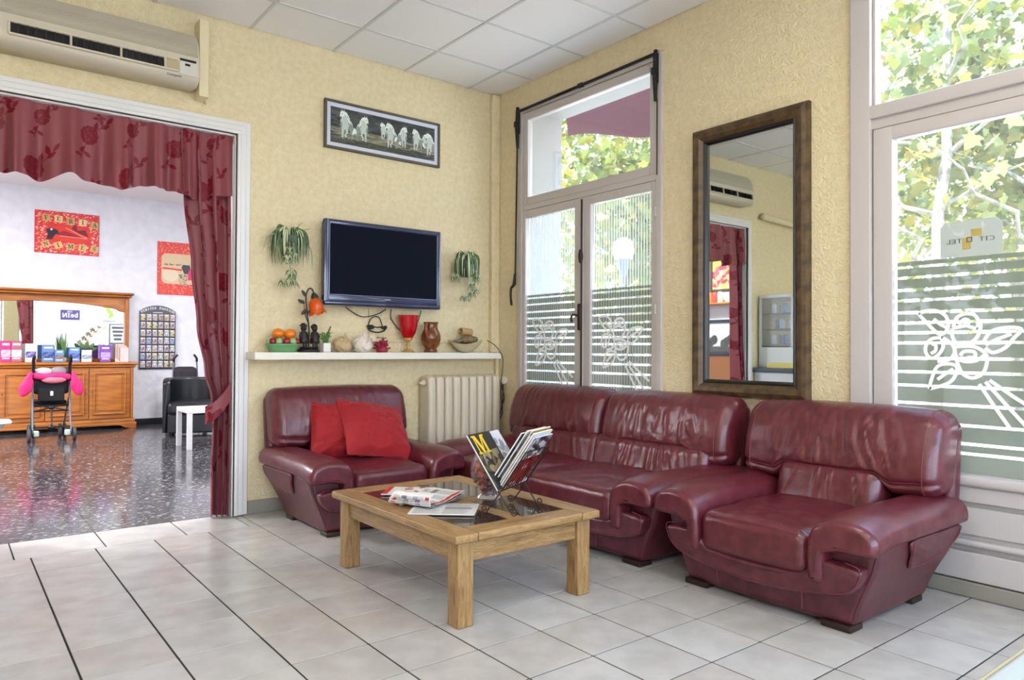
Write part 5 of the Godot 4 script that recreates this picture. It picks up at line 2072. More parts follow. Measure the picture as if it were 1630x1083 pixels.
	b = MB.new()
	b.lathe([Vector2(0.027, -0.06), Vector2(0.03, -0.055), Vector2(0.031, 0.05), Vector2(0.028, 0.06), Vector2(0.02, 0.055), Vector2(0.019, -0.055), Vector2(0.027, -0.06)], 16)
	var o1 = solo(b, "bark_roll", flat_mat("bark_tan", Color(0.70, 0.57, 0.38), 0.8), "short rolled piece of pale bark on the shell dish", "bark", Vector3(-0.39, SH + 0.168, 0.1))
	o1.rotation = Vector3(0, 0.15, PI / 2 - 0.06)
	b = MB.new()
	b.ball(Vector3.ZERO, Vector3(0.085, 0.03, 0.05), 24, 10)
	b.deform(func(p: Vector3) -> Vector3: return p + Vector3(0, 0.009 * sin(p.x * 190.0 + p.z * 90), 0.006 * sin(p.x * 120)))
	solo(b, "dried_shell", flat_mat("shell_brown", Color(0.52, 0.43, 0.31), 0.7), "brown ribbed shell piled on the shell dish", "seashell", Vector3(-0.36, SH + 0.105, 0.1))
	b = MB.new()
	b.ball(Vector3.ZERO, Vector3(0.055, 0.011, 0.035), 18, 8)
	var o2 = solo(b, "oyster_shell", flat_mat("oyster_grey", Color(0.50, 0.48, 0.42), 0.6), "grey flat oyster shell at the left of the shell dish", "seashell", Vector3(-0.475, SH + 0.094, 0.11))
	o2.rotation.z = 0.1

func conch(t: Node3D, m: Material, r: float, sd: float):
	# body whorl swelling to one side, with rows of knobs, a spire and a flared lip
	var b := MB.new()
	b.ball(Vector3.ZERO, Vector3(1, 1, 1), 44, 30)
	b.deform(func(p: Vector3) -> Vector3:
		var a = atan2(p.z, p.x)
		var q = p * Vector3(0.74 + 0.16 * p.y, 0.66, 0.6)
		var k = noise.get_noise_3d(p.x * 2.5 + sd, p.y * 2.5, p.z * 2.5)
		q *= 1.0 + 0.18 * k + 0.045 * sin(a * 7.0 + p.y * 6.0) + 0.03 * noise.get_noise_3d(p.x * 9 + sd, p.y * 9, p.z * 9)
		q = q * r
		q.y = maxf(q.y + r * 0.56, 0.0)
		return q)
	part(b, "body", m, t)
	var r2 := RandomNumberGenerator.new()
	r2.seed = int(sd * 10)
	for k in 13:
		var a = k * 1.05 + sd
		var y = 0.62 + 0.045 * k
		var rad = 0.62 - 0.035 * k
		var o = Vector3(cos(a) * r * rad, r * y, sin(a) * r * rad * 0.8)
		var d = Vector3(cos(a) * 0.7, 0.75, sin(a) * 0.5).normalized()
		var l = r * r2.randf_range(0.16, 0.34)
		b = MB.new()
		b.tube([o - d * r * 0.14, o + d * l * 0.5, o + d * l], [r * 0.13, r * 0.075, r * 0.02], 8)
		part(b, "knob", m, t)
	b = MB.new()
	b.tube([Vector3(r * 0.18, r * 0.9, 0), Vector3(r * 0.24, r * 1.2, 0), Vector3(r * 0.28, r * 1.45, 0), Vector3(r * 0.3, r * 1.62, 0)], [r * 0.34, r * 0.2, r * 0.1, r * 0.02], 12)
	part(b, "spire", m, t)
	b = MB.new()
	b.at(Transform3D(Basis.from_euler(Vector3(-0.25, 0, 0.35)), Vector3(r * 0.1, r * 0.5, r * 0.5)))
	b.ball(Vector3.ZERO, Vector3(r * 0.5, r * 0.34, r * 0.14), 18, 10)
	part(b, "lip", m, t)

func figurine_lamp():
	var t = thing("figurine_lamp", "bronze figurine lamp of two children with an orange tulip shade", "table lamp", Vector3(-1.722, SH, 0.1))
	var br = flat_mat("dark_bronze", Color(0.17, 0.15, 0.145), 0.4, 0.25)
	var b := MB.new()
	b.lathe([Vector2(0, 0), Vector2(0.078, 0), Vector2(0.08, 0.012), Vector2(0.066, 0.02), Vector2(0.06, 0.035), Vector2(0, 0.04)], 24)
	b.deform(func(p: Vector3) -> Vector3: return Vector3(p.x, p.y + 0.006 * noise.get_noise_3d(p.x * 30, 0, p.z * 30) * (1 if p.y > 0.01 else 0), p.z * 0.75))
	part(b, "base", br, t)
	for s in [-1.0, 1.0]:
		b = MB.new()
		var x = s * 0.04
		# skirt or trousers, body, head, hat or hair, arms, legs as one figure
		b.tube([Vector3(x * 1.1, 0.03, 0.03), Vector3(x * 1.05, 0.06, 0.026), Vector3(x, 0.085, 0.02)], [0.010, 0.012, 0.014], 8)
		b.tube([Vector3(x * 0.6, 0.03, 0.034), Vector3(x * 0.65, 0.06, 0.03), Vector3(x * 0.8, 0.085, 0.02)], [0.010, 0.012, 0.014], 8)
		b.ball(Vector3(x * 1.1, 0.032, 0.042), Vector3(0.011, 0.008, 0.018), 8, 6)
		b.ball(Vector3(x * 0.6, 0.032, 0.046), Vector3(0.011, 0.008, 0.018), 8, 6)
		b.tube([Vector3(x, 0.06, 0.01), Vector3(x, 0.085, 0.01), Vector3(x, 0.11, 0.008), Vector3(x, 0.135, 0.004), Vector3(x, 0.15, 0.004)], [0.034, 0.034, 0.026, 0.024, 0.012], 12)
		b.tube([Vector3(x * 1.45, 0.135, 0.006), Vector3(x * 1.7, 0.11, 0.016), Vector3(x * 1.2, 0.092, 0.035)], [0.010, 0.010, 0.007], 7)
		b.tube([Vector3(x * 0.6, 0.135, 0.006), Vector3(x * 0.3, 0.11, 0.02), Vector3(x * 0.55, 0.095, 0.038)], [0.010, 0.009, 0.007], 7)
		b.ball(Vector3(x, 0.168, 0.006), Vector3(0.021, 0.024, 0.021), 14, 10)
		b.ball(Vector3(x, 0.166, 0.027), Vector3(0.004, 0.005, 0.005), 6, 4)
		if s < 0:
			b.ball(Vector3(x, 0.185, 0.002), Vector3(0.03, 0.008, 0.028), 14, 6)
			b.ball(Vector3(x, 0.19, 0.0), Vector3(0.02, 0.015, 0.02), 12, 6)
		else:
			b.ball(Vector3(x, 0.178, -0.002), Vector3(0.024, 0.022, 0.023), 12, 8)
		part(b, "figure", br, t)
	b = MB.new()
	b.tube(catmull([Vector3(0, 0.03, -0.01), Vector3(0.006, 0.15, -0.01), Vector3(-0.008, 0.25, -0.005), Vector3(-0.02, 0.33, 0), Vector3(-0.022, 0.40, 0), Vector3(-0.004, 0.445, 0.005), Vector3(0.018, 0.44, 0.01), Vector3(0.028, 0.41, 0.015)], 5, false), 0.0055, 8)
	b.tube(catmull([Vector3(0, 0.2, -0.01), Vector3(-0.03, 0.27, 0), Vector3(-0.036, 0.33, 0.0), Vector3(-0.04, 0.365, 0)], 4, false), 0.003, 6)
	part(b, "stem", br, t)
	for q in [[Vector3(-0.045, 0.35, 0), 1.2], [Vector3(-0.032, 0.40, 0.004), 0.6], [Vector3(0.0, 0.285, 0.012), -0.9], [Vector3(-0.03, 0.29, 0.01), 2.3]]:
		b = MB.new()
		b.at(Transform3D(Basis.from_euler(Vector3(0, 0, q[1])), q[0]))
		b.ball(Vector3(0, 0.012, 0), Vector3(0.012, 0.028, 0.004), 10, 8)
		part(b, "leaf", br, t)
	b = MB.new()
	b.at(Transform3D(Basis.from_euler(Vector3(0, 0, 0.25)), Vector3(0.032, 0.39, 0.018)))
	b.lathe([Vector2(0, 0.03), Vector2(0.012, 0.026), Vector2(0.024, 0.006), Vector2(0.028, -0.012), Vector2(0.022, -0.012), Vector2(0, 0.0)], 14)
	b.flip = true
	part(b, "lamp_cap", br, t)
	# tulip shade with scalloped rim
	b = MB.new()
	b.at(Transform3D(Basis.from_euler(Vector3(0, 0, 0.25)), Vector3(0.03, 0.375, 0.018)))
	b.grid(36, 12, func(u: float, v: float) -> Vector3:
		var a = u * TAU
		var r = [0.022, 0.04, 0.047, 0.047, 0.05, 0.06][int(minf(v * 5, 5))]
		var r1 = [0.022, 0.04, 0.047, 0.047, 0.05, 0.06][int(minf(v * 5 + 1, 5))]
		r = lerpf(r, r1, fmod(v * 5, 1.0))
		var y = -0.105 * v + 0.012 * cos(a * 5) * pow(v, 6)
		return Vector3(cos(a) * r, y, sin(a) * r))
	var sh = flat_mat("orange_shade", Color(0.92, 0.40, 0.05), 0.2)
	sh.backlight_enabled = true
	sh.backlight = Color(0.9, 0.4, 0.05)
	part(b, "shade", sh, t)

# ------------------------------------------------------------------ things on the coffee table
const TT := 0.3855

func text_page(seed_n: int, head: Color, body: Color, photo: Color, cols := 3) -> Texture2D:
	var p = Pic.new(256, 340, Color(0.87, 0.865, 0.85))
	var r2 := RandomNumberGenerator.new()
	r2.seed = seed_n
	p.rect(14, 12, 228, 34, head)
	for c in cols:
		var x = 14 + c * 230 / cols
		var w = 230 / cols - 10
		var y = 60
		while y < 325:
			if r2.randf() < 0.06 and y < 250:
				p.rect(x, y, w, 48, photo.lerp(Color(r2.randf(), r2.randf(), r2.randf()), 0.25))
				y += 56
			else:
				p.rect(x, y, w * r2.randf_range(0.75, 1.0), 2, body)
				y += 6
	return p.tex()

func cover(seed_n: int, base: Color, blobs: Array, n := 60) -> Pic:
	var p = Pic.new(256, 340, base)
	var r2 := RandomNumberGenerator.new()
	r2.seed = seed_n
	for k in n:
		var c: Color = blobs[r2.randi() % blobs.size()]
		p.ell(r2.randf() * 256, 60 + r2.randf() * 280, r2.randf_range(8, 46), r2.randf_range(6, 34), r2.randf() * 3, c.lightened(r2.randf() * 0.15).darkened(r2.randf() * 0.2))
	return p

func magazine(called: String, label: String, w: float, h: float, th: float, tx: Texture2D, tf: Transform3D, group: String, back := Color(0.85, 0.84, 0.82)):
	var t = thing(called, label, called, Vector3.ZERO, 0.0, group)
	var b := MB.new()
	b.box(Vector3.ZERO, Vector3(w, h, th), 0.0008)
	part(b, "pages", M.paper_white, t)
	b = MB.new()
	card(b, w, h, th / 2 + 0.0004)
	part(b, "front_cover", print_mat("cover_" + String(t.name), tx, 0.3), t)
	b = MB.new()
	b.face(Vector3(w / 2, -h / 2, -th / 2 - 0.0004), Vector3(-w / 2, -h / 2, -th / 2 - 0.0004), Vector3(-w / 2, h / 2, -th / 2 - 0.0004), Vector3(w / 2, h / 2, -th / 2 - 0.0004))
	part(b, "back_cover", flat_mat("back_%s" % back.to_html(), back, 0.35), t)
	t.transform = tf
	return t

func table_things():
	var b: MB
	# booklet lying flat
	var p = cover(31, Color(0.90, 0.88, 0.87), [Color(0.86, 0.83, 0.82), Color(0.45, 0.28, 0.22), Color(0.92, 0.90, 0.89), Color(0.75, 0.25, 0.2)], 26)
	p.rect(0, 0, 256, 40, Color(0.80, 0.20, 0.16))
	p.rect(20, 290, 70, 30, Color(0.80, 0.20, 0.16))
	magazine("booklet", "white booklet with a red band lying at the rear left of the coffee table", 0.19, 0.25, 0.006, p.tex(), Transform3D(Basis.from_euler(Vector3(-PI / 2, 0.85, 0)), Vector3(-1.835, TT + 0.0045, 1.70)), "papers on the coffee table")
	# flat newspaper
	magazine("newspaper", "flat white newspaper sheet under the folded one on the coffee table", 0.3, 0.23, 0.004, text_page(5, Color(0.78, 0.78, 0.80), Color(0.42, 0.43, 0.46), Color(0.5, 0.5, 0.52), 2), Transform3D(Basis.from_euler(Vector3(-PI / 2, -0.72, 0)), Vector3(-1.915, TT + 0.0035, 2.16)), "papers on the coffee table")
	# folded newspaper with rolled edge
	var t = thing("newspaper", "folded newspaper with curled left edge and red headline on the coffee table", "newspaper", Vector3(-1.905, TT + 0.007, 1.975), 0.45, "papers on the coffee table")
	var pages = text_page(8, Color(0.76, 0.23, 0.17), Color(0.40, 0.40, 0.42), Color(0.55, 0.5, 0.48), 4)
	for layer in 4:
		b = MB.new()
		var lift = 0.003 + layer * 0.0055
		var pr = []
		for k in 23:
			var s = k / 22.0
			var x = -0.17 + 0.34 * s
			var y = lift + 0.010 * sin(s * 5.0 + layer) * (0.4 + 0.2 * layer) * smooth01(s * 3)
			if s < 0.16:
				var a = (0.16 - s) / 0.16 * (1.6 + 0.5 * layer)
				y = lift + 0.013 * (1 - cos(a)) * (1.0 + layer * 0.22)
				x = -0.116 - 0.02 * sin(a) * (1.2 + 0.25 * layer)
			pr.append(Vector2(x, y + 0.002))
		var n0 = pr.size()
		var zw = 0.118 - layer * 0.004
		b.grid(22, 8, func(u: float, v: float) -> Vector3:
			var q = pr[int(round(u * 22))]
			return Vector3(q.x, q.y + 0.005 * noise.get_noise_2d(u * 6 + layer * 4, v * 5), (1 - v * 2) * zw + 0.006 * layer))
		b.grid(22, 8, func(u: float, v: float) -> Vector3:
			var q = pr[int(round(u * 22))]
			return Vector3(q.x, q.y - 0.001 + 0.005 * noise.get_noise_2d(u * 6 + layer * 4, (1 - v) * 5), (v * 2 - 1) * zw + 0.006 * layer))
		part(b, "sheet", print_mat("news_print", pages, 0.75), t)
	rack()
	# glass vase with dried petals
	t = thing("vase", "clear glass hurricane vase filled with potpourri on the coffee table", "vase", Vector3(-1.585, TT, 2.055))
	var vg = flat_mat("vase_glass", Color(0.86, 0.88, 0.92, 0.07), 0.01)
	vg.transparency = BaseMaterial3D.TRANSPARENCY_ALPHA
	b = MB.new()
	b.lathe([Vector2(0, 0.002), Vector2(0.062, 0.0), Vector2(0.066, 0.006), Vector2(0.05, 0.022), Vector2(0.047, 0.045), Vector2(0.06, 0.062), Vector2(0.088, 0.1), Vector2(0.096, 0.135), Vector2(0.088, 0.175), Vector2(0.07, 0.215), Vector2(0.066, 0.24), Vector2(0.078, 0.262), Vector2(0.083, 0.266)], 32)
	part(b, "glass", vg, t)
	b = MB.new()
	b.lathe([Vector2(0.083, 0.266), Vector2(0.081, 0.27), Vector2(0.077, 0.266)], 32)
	part(b, "rim", vg, t)
	var r2 := RandomNumberGenerator.new()
	r2.seed = 14
	var cols = [Color(0.36, 0.12, 0.09), Color(0.66, 0.27, 0.14), Color(0.42, 0.13, 0.09), Color(0.80, 0.38, 0.2), Color(0.55, 0.33, 0.24), Color(0.50, 0.17, 0.14)]
	var groups = []
	for k in 6:
		groups.append(MB.new())
	for k in 420:
		var y = r2.randf_range(0.022, 0.17)
		var rmax = 0.036 if y < 0.055 else minf(0.036 + (y - 0.05) * 1.0, 0.082)
		if y > 0.13:
			rmax = 0.075 - (y - 0.13) * 0.7
		var a = r2.randf() * TAU
		var rr = rmax * sqrt(r2.randf())
		var q = Vector3(cos(a) * rr, y, sin(a) * rr)
		var mb: MB = groups[0 if y < 0.05 else (r2.randi() % 6 if y < 0.12 else [1, 3, 4][r2.randi() % 3])]
		mb.at(Transform3D(Basis.from_euler(Vector3(r2.randf() * 6, r2.randf() * 6, r2.randf() * 6)), q))
		var s = r2.randf_range(0.008, 0.016)
		mb.grid(3, 3, func(u: float, v: float) -> Vector3: return Vector3((u - 0.5) * 2 * s, (v - 0.5) * 1.4 * s, s * 0.8 * pow(u - 0.5, 2) * 3))
	for k in 6:
		var o = part(groups[k], "potpourri", flat_mat("petal_%d" % k, cols[k], 0.7), t)
		o.set_meta("kind", "stuff")

func scroll(c: Vector3, from: Vector3, dirv: Vector3, turns := 1.3) -> Array:
	# a leg from `from` to the foot at c, ending in a spiral that curls up along dirv
	var o = [from]
	var r0 = 0.017
	for k in 19:
		var s = k / 18.0
		var a = -PI / 2 - 0.7 + s * TAU * turns
		var r = r0 * (1.0 - 0.72 * s)
		o.append(c + Vector3(0, r0, 0) + dirv * cos(a) * r + Vector3(0, sin(a) * r, 0))
	return o

func rack():
	var ax = Vector3(0.90, 0, -0.436).normalized()
	var pr = Vector3(0.436, 0, 0.90).normalized()
	var c = Vector3(-1.655, TT, 2.335)
	var t = thing("magazine_rack", "wrought iron magazine rack with scrolled feet on the coffee table", "magazine rack", c, atan2(-ax.z, ax.x))
	# local: x along the rack, z across it
	var b: MB
	var v0 = 0.095
	for s in [-1.0, 1.0]:
		var x = s * 0.135
		for d in [-1.0, 1.0]:
			b = MB.new()
			b.tube(scroll(Vector3(x, 0.003, d * 0.075), Vector3(x, v0, 0), Vector3(0, 0, d)), 0.0032, 6)
			part(b, "scroll_foot", M.rust_iron, t)
			b = MB.new()
			b.tube([Vector3(x, v0, 0), Vector3(x, v0 + 0.19, d * 0.128)], 0.0032, 6)
			part(b, "arm", M.rust_iron, t)
	for d in [-1.0, 1.0]:
		for y in [0.012, 0.19]:
			b = MB.new()
			b.tube([Vector3(-0.135, v0 + y, d * y * 0.67), Vector3(0.135, v0 + y, d * y * 0.67)], 0.003, 6)
			part(b, "rail", M.rust_iron, t)
		for k in 9:
			b = MB.new()
			var x = -0.12 + k * 0.03
			b.tube([Vector3(x, v0 + 0.012, d * 0.008), Vector3(x, v0 + 0.13, d * 0.087)], 0.0017, 5)
			part(b, "rod", M.rust_iron, t)
		for k in 3:
			b = MB.new()
			var x = -0.09 + k * 0.09
			var pts = []
			for j in 15:
				var a = j / 14.0 * TAU * 1.1 - PI / 2
				pts.append(Vector3(x + cos(a) * 0.02 * (1 - j * 0.03), v0 + 0.155 + sin(a) * 0.02 * (1 - j * 0.03), d * (0.104 + sin(a) * 0.0134)))
			b.tube(pts, 0.0022, 5)
			part(b, "curl", M.rust_iron, t)
	# magazines: left group leans left, right group leans right
	var base = Transform3D(Basis(Vector3.UP, atan2(-ax.z, ax.x)), c)
	var blackm = cover(41, Color(0.10, 0.10, 0.11), [Color(0.50, 0.40, 0.22), Color(0.34, 0.27, 0.15), Color(0.62, 0.54, 0.36), Color(0.22, 0.2, 0.14), Color(0.45, 0.42, 0.36)], 46)
	blackm.rect(0, 0, 256, 110, Color(0.10, 0.10, 0.115))
	var greym = cover(42, Color(0.80, 0.80, 0.81), [Color(0.62, 0.63, 0.66), Color(0.88, 0.88, 0.88), Color(0.5, 0.5, 0.54), Color(0.72, 0.7, 0.7)], 60)
	greym.rect(40, 20, 60, 50, Color(0.78, 0.25, 0.25))
	greym.rect(30, 140, 40, 14, Color(0.80, 0.35, 0.32))
	var redm = cover(43, Color(0.55, 0.03, 0.08), [Color(0.50, 0.02, 0.07), Color(0.60, 0.05, 0.1)], 12)
	redm.rect(0, 0, 256, 135, Color(0.62, 0.62, 0.62))
	for k in 26:
		redm.ell(40 + (k * 53) % 200, (k * 37) % 125, 26, 18, k, [Color(0.15, 0.13, 0.14), Color(0.75, 0.75, 0.76), Color(0.36, 0.3, 0.3)][k % 3])
	redm.rect(0, 132, 256, 10, Color(0.85, 0.85, 0.85))
	for k in 5:
		redm.rect(104 + k * 14, 188, 8, 6, Color(0.8, 0.72, 0.72))
		redm.rect(108 + k * 13, 204, 9, 16, Color(0.86, 0.82, 0.82))
	for k in 4:
		redm.rect(60 + k * 17, 306, 12, 18, Color(0.86, 0.82, 0.82))
	var covers = [cover(44, Color(0.16, 0.17, 0.22), [Color(0.2, 0.2, 0.3), Color(0.3, 0.3, 0.34)]), cover(45, Color(0.82, 0.82, 0.8), [Color(0.7, 0.7, 0.7), Color(0.55, 0.5, 0.5)]), cover(46, Color(0.78, 0.62, 0.12), [Color(0.7, 0.5, 0.1), Color(0.3, 0.3, 0.3)]), cover(47, Color(0.35, 0.38, 0.36), [Color(0.5, 0.5, 0.5), Color(0.2, 0.2, 0.2)]), cover(48, Color(0.84, 0.84, 0.86), [Color(0.7, 0.72, 0.75)])]
	var gl = "magazines in the iron rack"
	var tilt = 0.592
	# facing +z before the lean; pages rest on the crossing
	for k in 2:
		var off = 0.010 + 0.012 * k
		var h = 0.285
		var lean = Transform3D(Basis.from_euler(Vector3(-tilt - 0.02 * k, 0, 0)), Vector3.ZERO)
		var tf = base * Transform3D(Basis.IDENTITY, Vector3(-0.055 + 0.115 * k, v0 + 0.014, 0.0)) * lean * Transform3D(Basis.IDENTITY, Vector3(0, h / 2, -0.006 + off - 0.012 * k * 1.5))
		var mg = magazine("magazine", ["black magazine with a yellow gothic initial leaning left in the rack", "grey magazine with red print leaning left in the rack"][k], 0.21, h, 0.006, [blackm, greym][k].tex(), tf, gl)
		if k == 0:
			text("M", 0.125, 0.0006, flat_mat("yellow_print", Color(0.86, 0.70, 0.06), 0.4), mg, Vector3(-0.032, 0.082, 0.0038), Vector3.ZERO, true)
	var labels = ["dark blue magazine innermost of those leaning right in the rack", "white magazine second of those leaning right in the rack", "yellow magazine standing tallest behind the others in the rack", "grey-green magazine in the middle of those leaning right in the rack", "pale magazine just behind the red-fronted one in the rack"]
	for k in 5:
		var h = [0.27, 0.285, 0.285, 0.275, 0.29][k]
		var lean = Transform3D(Basis.from_euler(Vector3(tilt, 0, 0)), Vector3.ZERO)
		var tf = base * Transform3D(Basis.IDENTITY, Vector3([-0.012, 0.006, 0.025, 0.0, -0.008][k], v0 + 0.014, 0.0)) * lean * Transform3D(Basis.IDENTITY, Vector3(0, h / 2 + [0.0, 0.004, 0.012, 0.003, 0.012][k], -0.062 + k * 0.0118))
		magazine("magazine", labels[k], 0.21, h, 0.0065, covers[k].tex(), tf, gl, [Color(0.10, 0.11, 0.16), Color(0.85, 0.85, 0.84), Color(0.74, 0.60, 0.12), Color(0.3, 0.32, 0.3), Color(0.86, 0.86, 0.86)][k])
	var leanr = Transform3D(Basis.from_euler(Vector3(tilt, 0, 0)), Vector3.ZERO)
	magazine("magazine", "magazine with a photo above a red lower half at the front of the rack", 0.215, 0.285, 0.005, redm.tex(), base * Transform3D(Basis.IDENTITY, Vector3(0.0, v0 + 0.012, 0.0)) * leanr * Transform3D(Basis.IDENTITY, Vector3(0, 0.1425, -0.0065)), gl)

# ------------------------------------------------------------------ along the street wall
func window_wall_things():
	# tall mirror
	var t = thing("wall_mirror", "tall mirror in a worn brown and gold frame between the windows", "mirror", Vector3(-0.002, 1.675, 2.485), -PI / 2)
	var w = 0.775
	var h = 1.65
	var fw = 0.1
	var wood = flat_mat("worn_frame", Color.WHITE, 0.38)
	wood.albedo_texture = noise_tex(0.02, 256, 95, FastNoiseLite.TYPE_SIMPLEX_SMOOTH, 5, ramp2(Color(0.24, 0.18, 0.115), Color(0.40, 0.31, 0.19), 0.2, 0.8))
	tri(wood, Vector3(3, 3, 3), false)
	wood.metallic = 0.15
	var b: MB
	# moulded frame profile (outwards to inwards, height)
	var prof = [Vector2(0, 0), Vector2(0, 0.03), Vector2(0.008, 0.046), Vector2(0.03, 0.054), Vector2(0.055, 0.05), Vector2(0.072, 0.036), Vector2(0.078, 0.03)]
	var inner = [Vector2(0.078, 0.03), Vector2(0.084, 0.034), Vector2(0.092, 0.03), Vector2(0.1, 0.016), Vector2(0.1, 0.006)]
	for side in 4:
		for which in 2:
			var pf = [prof, inner][which]
			b = MB.new()
			var lenh = [w / 2, h / 2][side % 2]
			var oth = [h / 2, w / 2][side % 2]
			b.at(Transform3D(Basis(Vector3(0, 0, 1), PI / 2 * side), Vector3.ZERO))
			for i in pf.size() - 1:
				var a0 = pf[i]
				var a1 = pf[i + 1]
				var n = 6
				var ids = []
				for k in n + 1:
					var s = k / float(n) * 2 - 1
					ids.append([b.p(Vector3(s * (lenh - a0.x), -oth + a0.x, a0.y)), b.p(Vector3(s * (lenh - a1.x), -oth + a1.x, a1.y))])
				for k in n:
					b.quad(ids[k][0], ids[k + 1][0], ids[k + 1][1], ids[k][1])
			part(b, "frame_bar" if which == 0 else "inner_bead", wood if which == 0 else flat_mat("black_bead", Color(0.085, 0.075, 0.08), 0.35), t)
	b = MB.new()
	b.box(Vector3(0, 0, 0.004), Vector3(w - 0.2, h - 0.2, 0.006))
	part(b, "glass", M.mirror_glass, t)
	# corner of a white table in the foreground
	t = thing("white_table", "glossy white table top with pale edge at the bottom right corner", "table", Vector3(-2.25, 0, 5.08))
	b = MB.new()
	b.rbox(Vector3(0, 0.728, 0), Vector3(1.2, 0.024, 0.86), 0.011, 0.3, 3)
	part(b, "table_top", flat_mat("gloss_white", Color(0.66, 0.69, 0.72), 0.12), t)
	b = MB.new()
	rect_frame(b, 1.206, 0.866, 0.006, 0.018, 0.002)
	var e = part(b, "edge_band", flat_mat("pale_edge", Color(0.66, 0.63, 0.50), 0.35), t)
	e.rotation.x = -PI / 2
	e.position.y = 0.719
	for sx in [-1, 1]:
		for sz in [-1, 1]:
			b = MB.new()
			b.tube([Vector3(sx * 0.53, 0, sz * 0.37), Vector3(sx * 0.53, 0.718, sz * 0.37)], 0.02, 10)
			part(b, "leg", M.grey_white_paint, t)

# ------------------------------------------------------------------ doorway curtains
func cloth_uv(b: MB, su: float, sv: float):
	for i in b.uv.size():
		b.uv[i] = Vector2(b.uv[i].x * su, b.uv[i].y * sv)

func drape(t: Node3D, sgn: float, edge: float, wide := 1.0, zc := -0.055, zamp := 1.0):
	# edge: x of the jamb; the cloth swings away from it towards sgn
	var lefts = [[0.0, 0.34], [0.17, 0.325], [0.35, 0.275], [0.5, 0.235], [0.62, 0.18], [0.69, 0.135], [0.74, 0.12], [0.85, 0.125], [1.0, 0.125]]
	for side in 2:
		var b := MB.new()
		b.grid(72, 60, func(u: float, v: float) -> Vector3:
			if side == 1:
				u = 1.0 - u
			var w = 0.3
			for i in lefts.size() - 1:
				if v >= lefts[i][0] and v <= lefts[i + 1][0]:
					w = lerpf(lefts[i][1], lefts[i + 1][1], smooth01((v - lefts[i][0]) / (lefts[i + 1][0] - lefts[i][0])))
			var tight = 1.0 - w / 0.34
			w *= wide
			var ph = u * TAU * 3.5 + 0.5 * sin(v * 4.0)
			var z = zc + zamp * ((0.024 + 0.02 * tight) * sin(ph) + 0.008 * sin(ph * 2.3 + v * 3.0))
			var x = w * u + 0.10 * w * sin(ph + 1.2)
			var top = 2.54
			return Vector3(edge + sgn * x, top - (top - 0.012) * v - 0.02 * tight * (1 - u) * v, z - 0.001 * side))
		cloth_uv(b, 1.2, 3.1)
		part(b, "cloth", M.floral_satin, t)
	var b2 := MB.new()
	for side in 2:
		b2.grid(14, 4, func(u: float, v: float) -> Vector3:
			if side == 1:
				v = 1.0 - v
			var x = 0.005 + 0.155 * u
			return Vector3(edge + sgn * x, 0.90 - 0.16 * u - 0.12 * v - 0.02 * sin(u * PI), -0.003 + 0.018 * sin(u * PI) - 0.03 * pow(u, 8.0) - 0.001 * side))
	cloth_uv(b2, 0.35, 0.2)
	part(b2, "tieback", M.floral_satin, t)

func curtains():
	var t = thing("valance", "burgundy floral satin valance across the top of the doorway", "curtain", Vector3.ZERO, 0.0, "doorway curtains")
	for side in 2:
		var b := MB.new()
		b.grid(150, 16, func(u: float, v: float) -> Vector3:
			var uu = 1.0 - u if side == 1 else u
			var ph = uu * TAU * 6.3 + 1.2 * sin(uu * 9.0) + 0.4
			var a = 0.016 + 0.036 * v
			var z = -0.022 + a * sin(ph) + 0.3 * a * sin(ph * 2.7 + 1.0)
			var hem = 2.125 + 0.022 * sin(uu * TAU * 3.2 + 0.7) + 0.012 * sin(uu * TAU * 7.0)
			return Vector3(-3.645 + 1.430 * uu + 0.006 * cos(ph), lerpf(2.549, hem, v), z - 0.001 * side))
		cloth_uv(b, 3.0, 0.55)
		part(b, "cloth", M.floral_satin, t)
	var r := MB.new()
	r.tube([Vector3(-3.64, 2.53, -0.10), Vector3(-2.22, 2.53, -0.10)], 0.010, 10)
	solo(r, "curtain_rod", M.white_gloss_paint, "white curtain rod hidden behind the doorway valance", "curtain rod")
	t = thing("drape", "burgundy floral satin drape tied back at the right door jamb", "curtain", Vector3.ZERO, 0.0, "doorway curtains")
	drape(t, -1.0, -2.214, 1.0, -0.035)
	t = thing("drape", "burgundy floral satin drape at the left door jamb seen in the mirror", "curtain", Vector3.ZERO, 0.0, "doorway curtains")
	drape(t, 1.0, -3.648, 0.42, -0.085, 2.2)

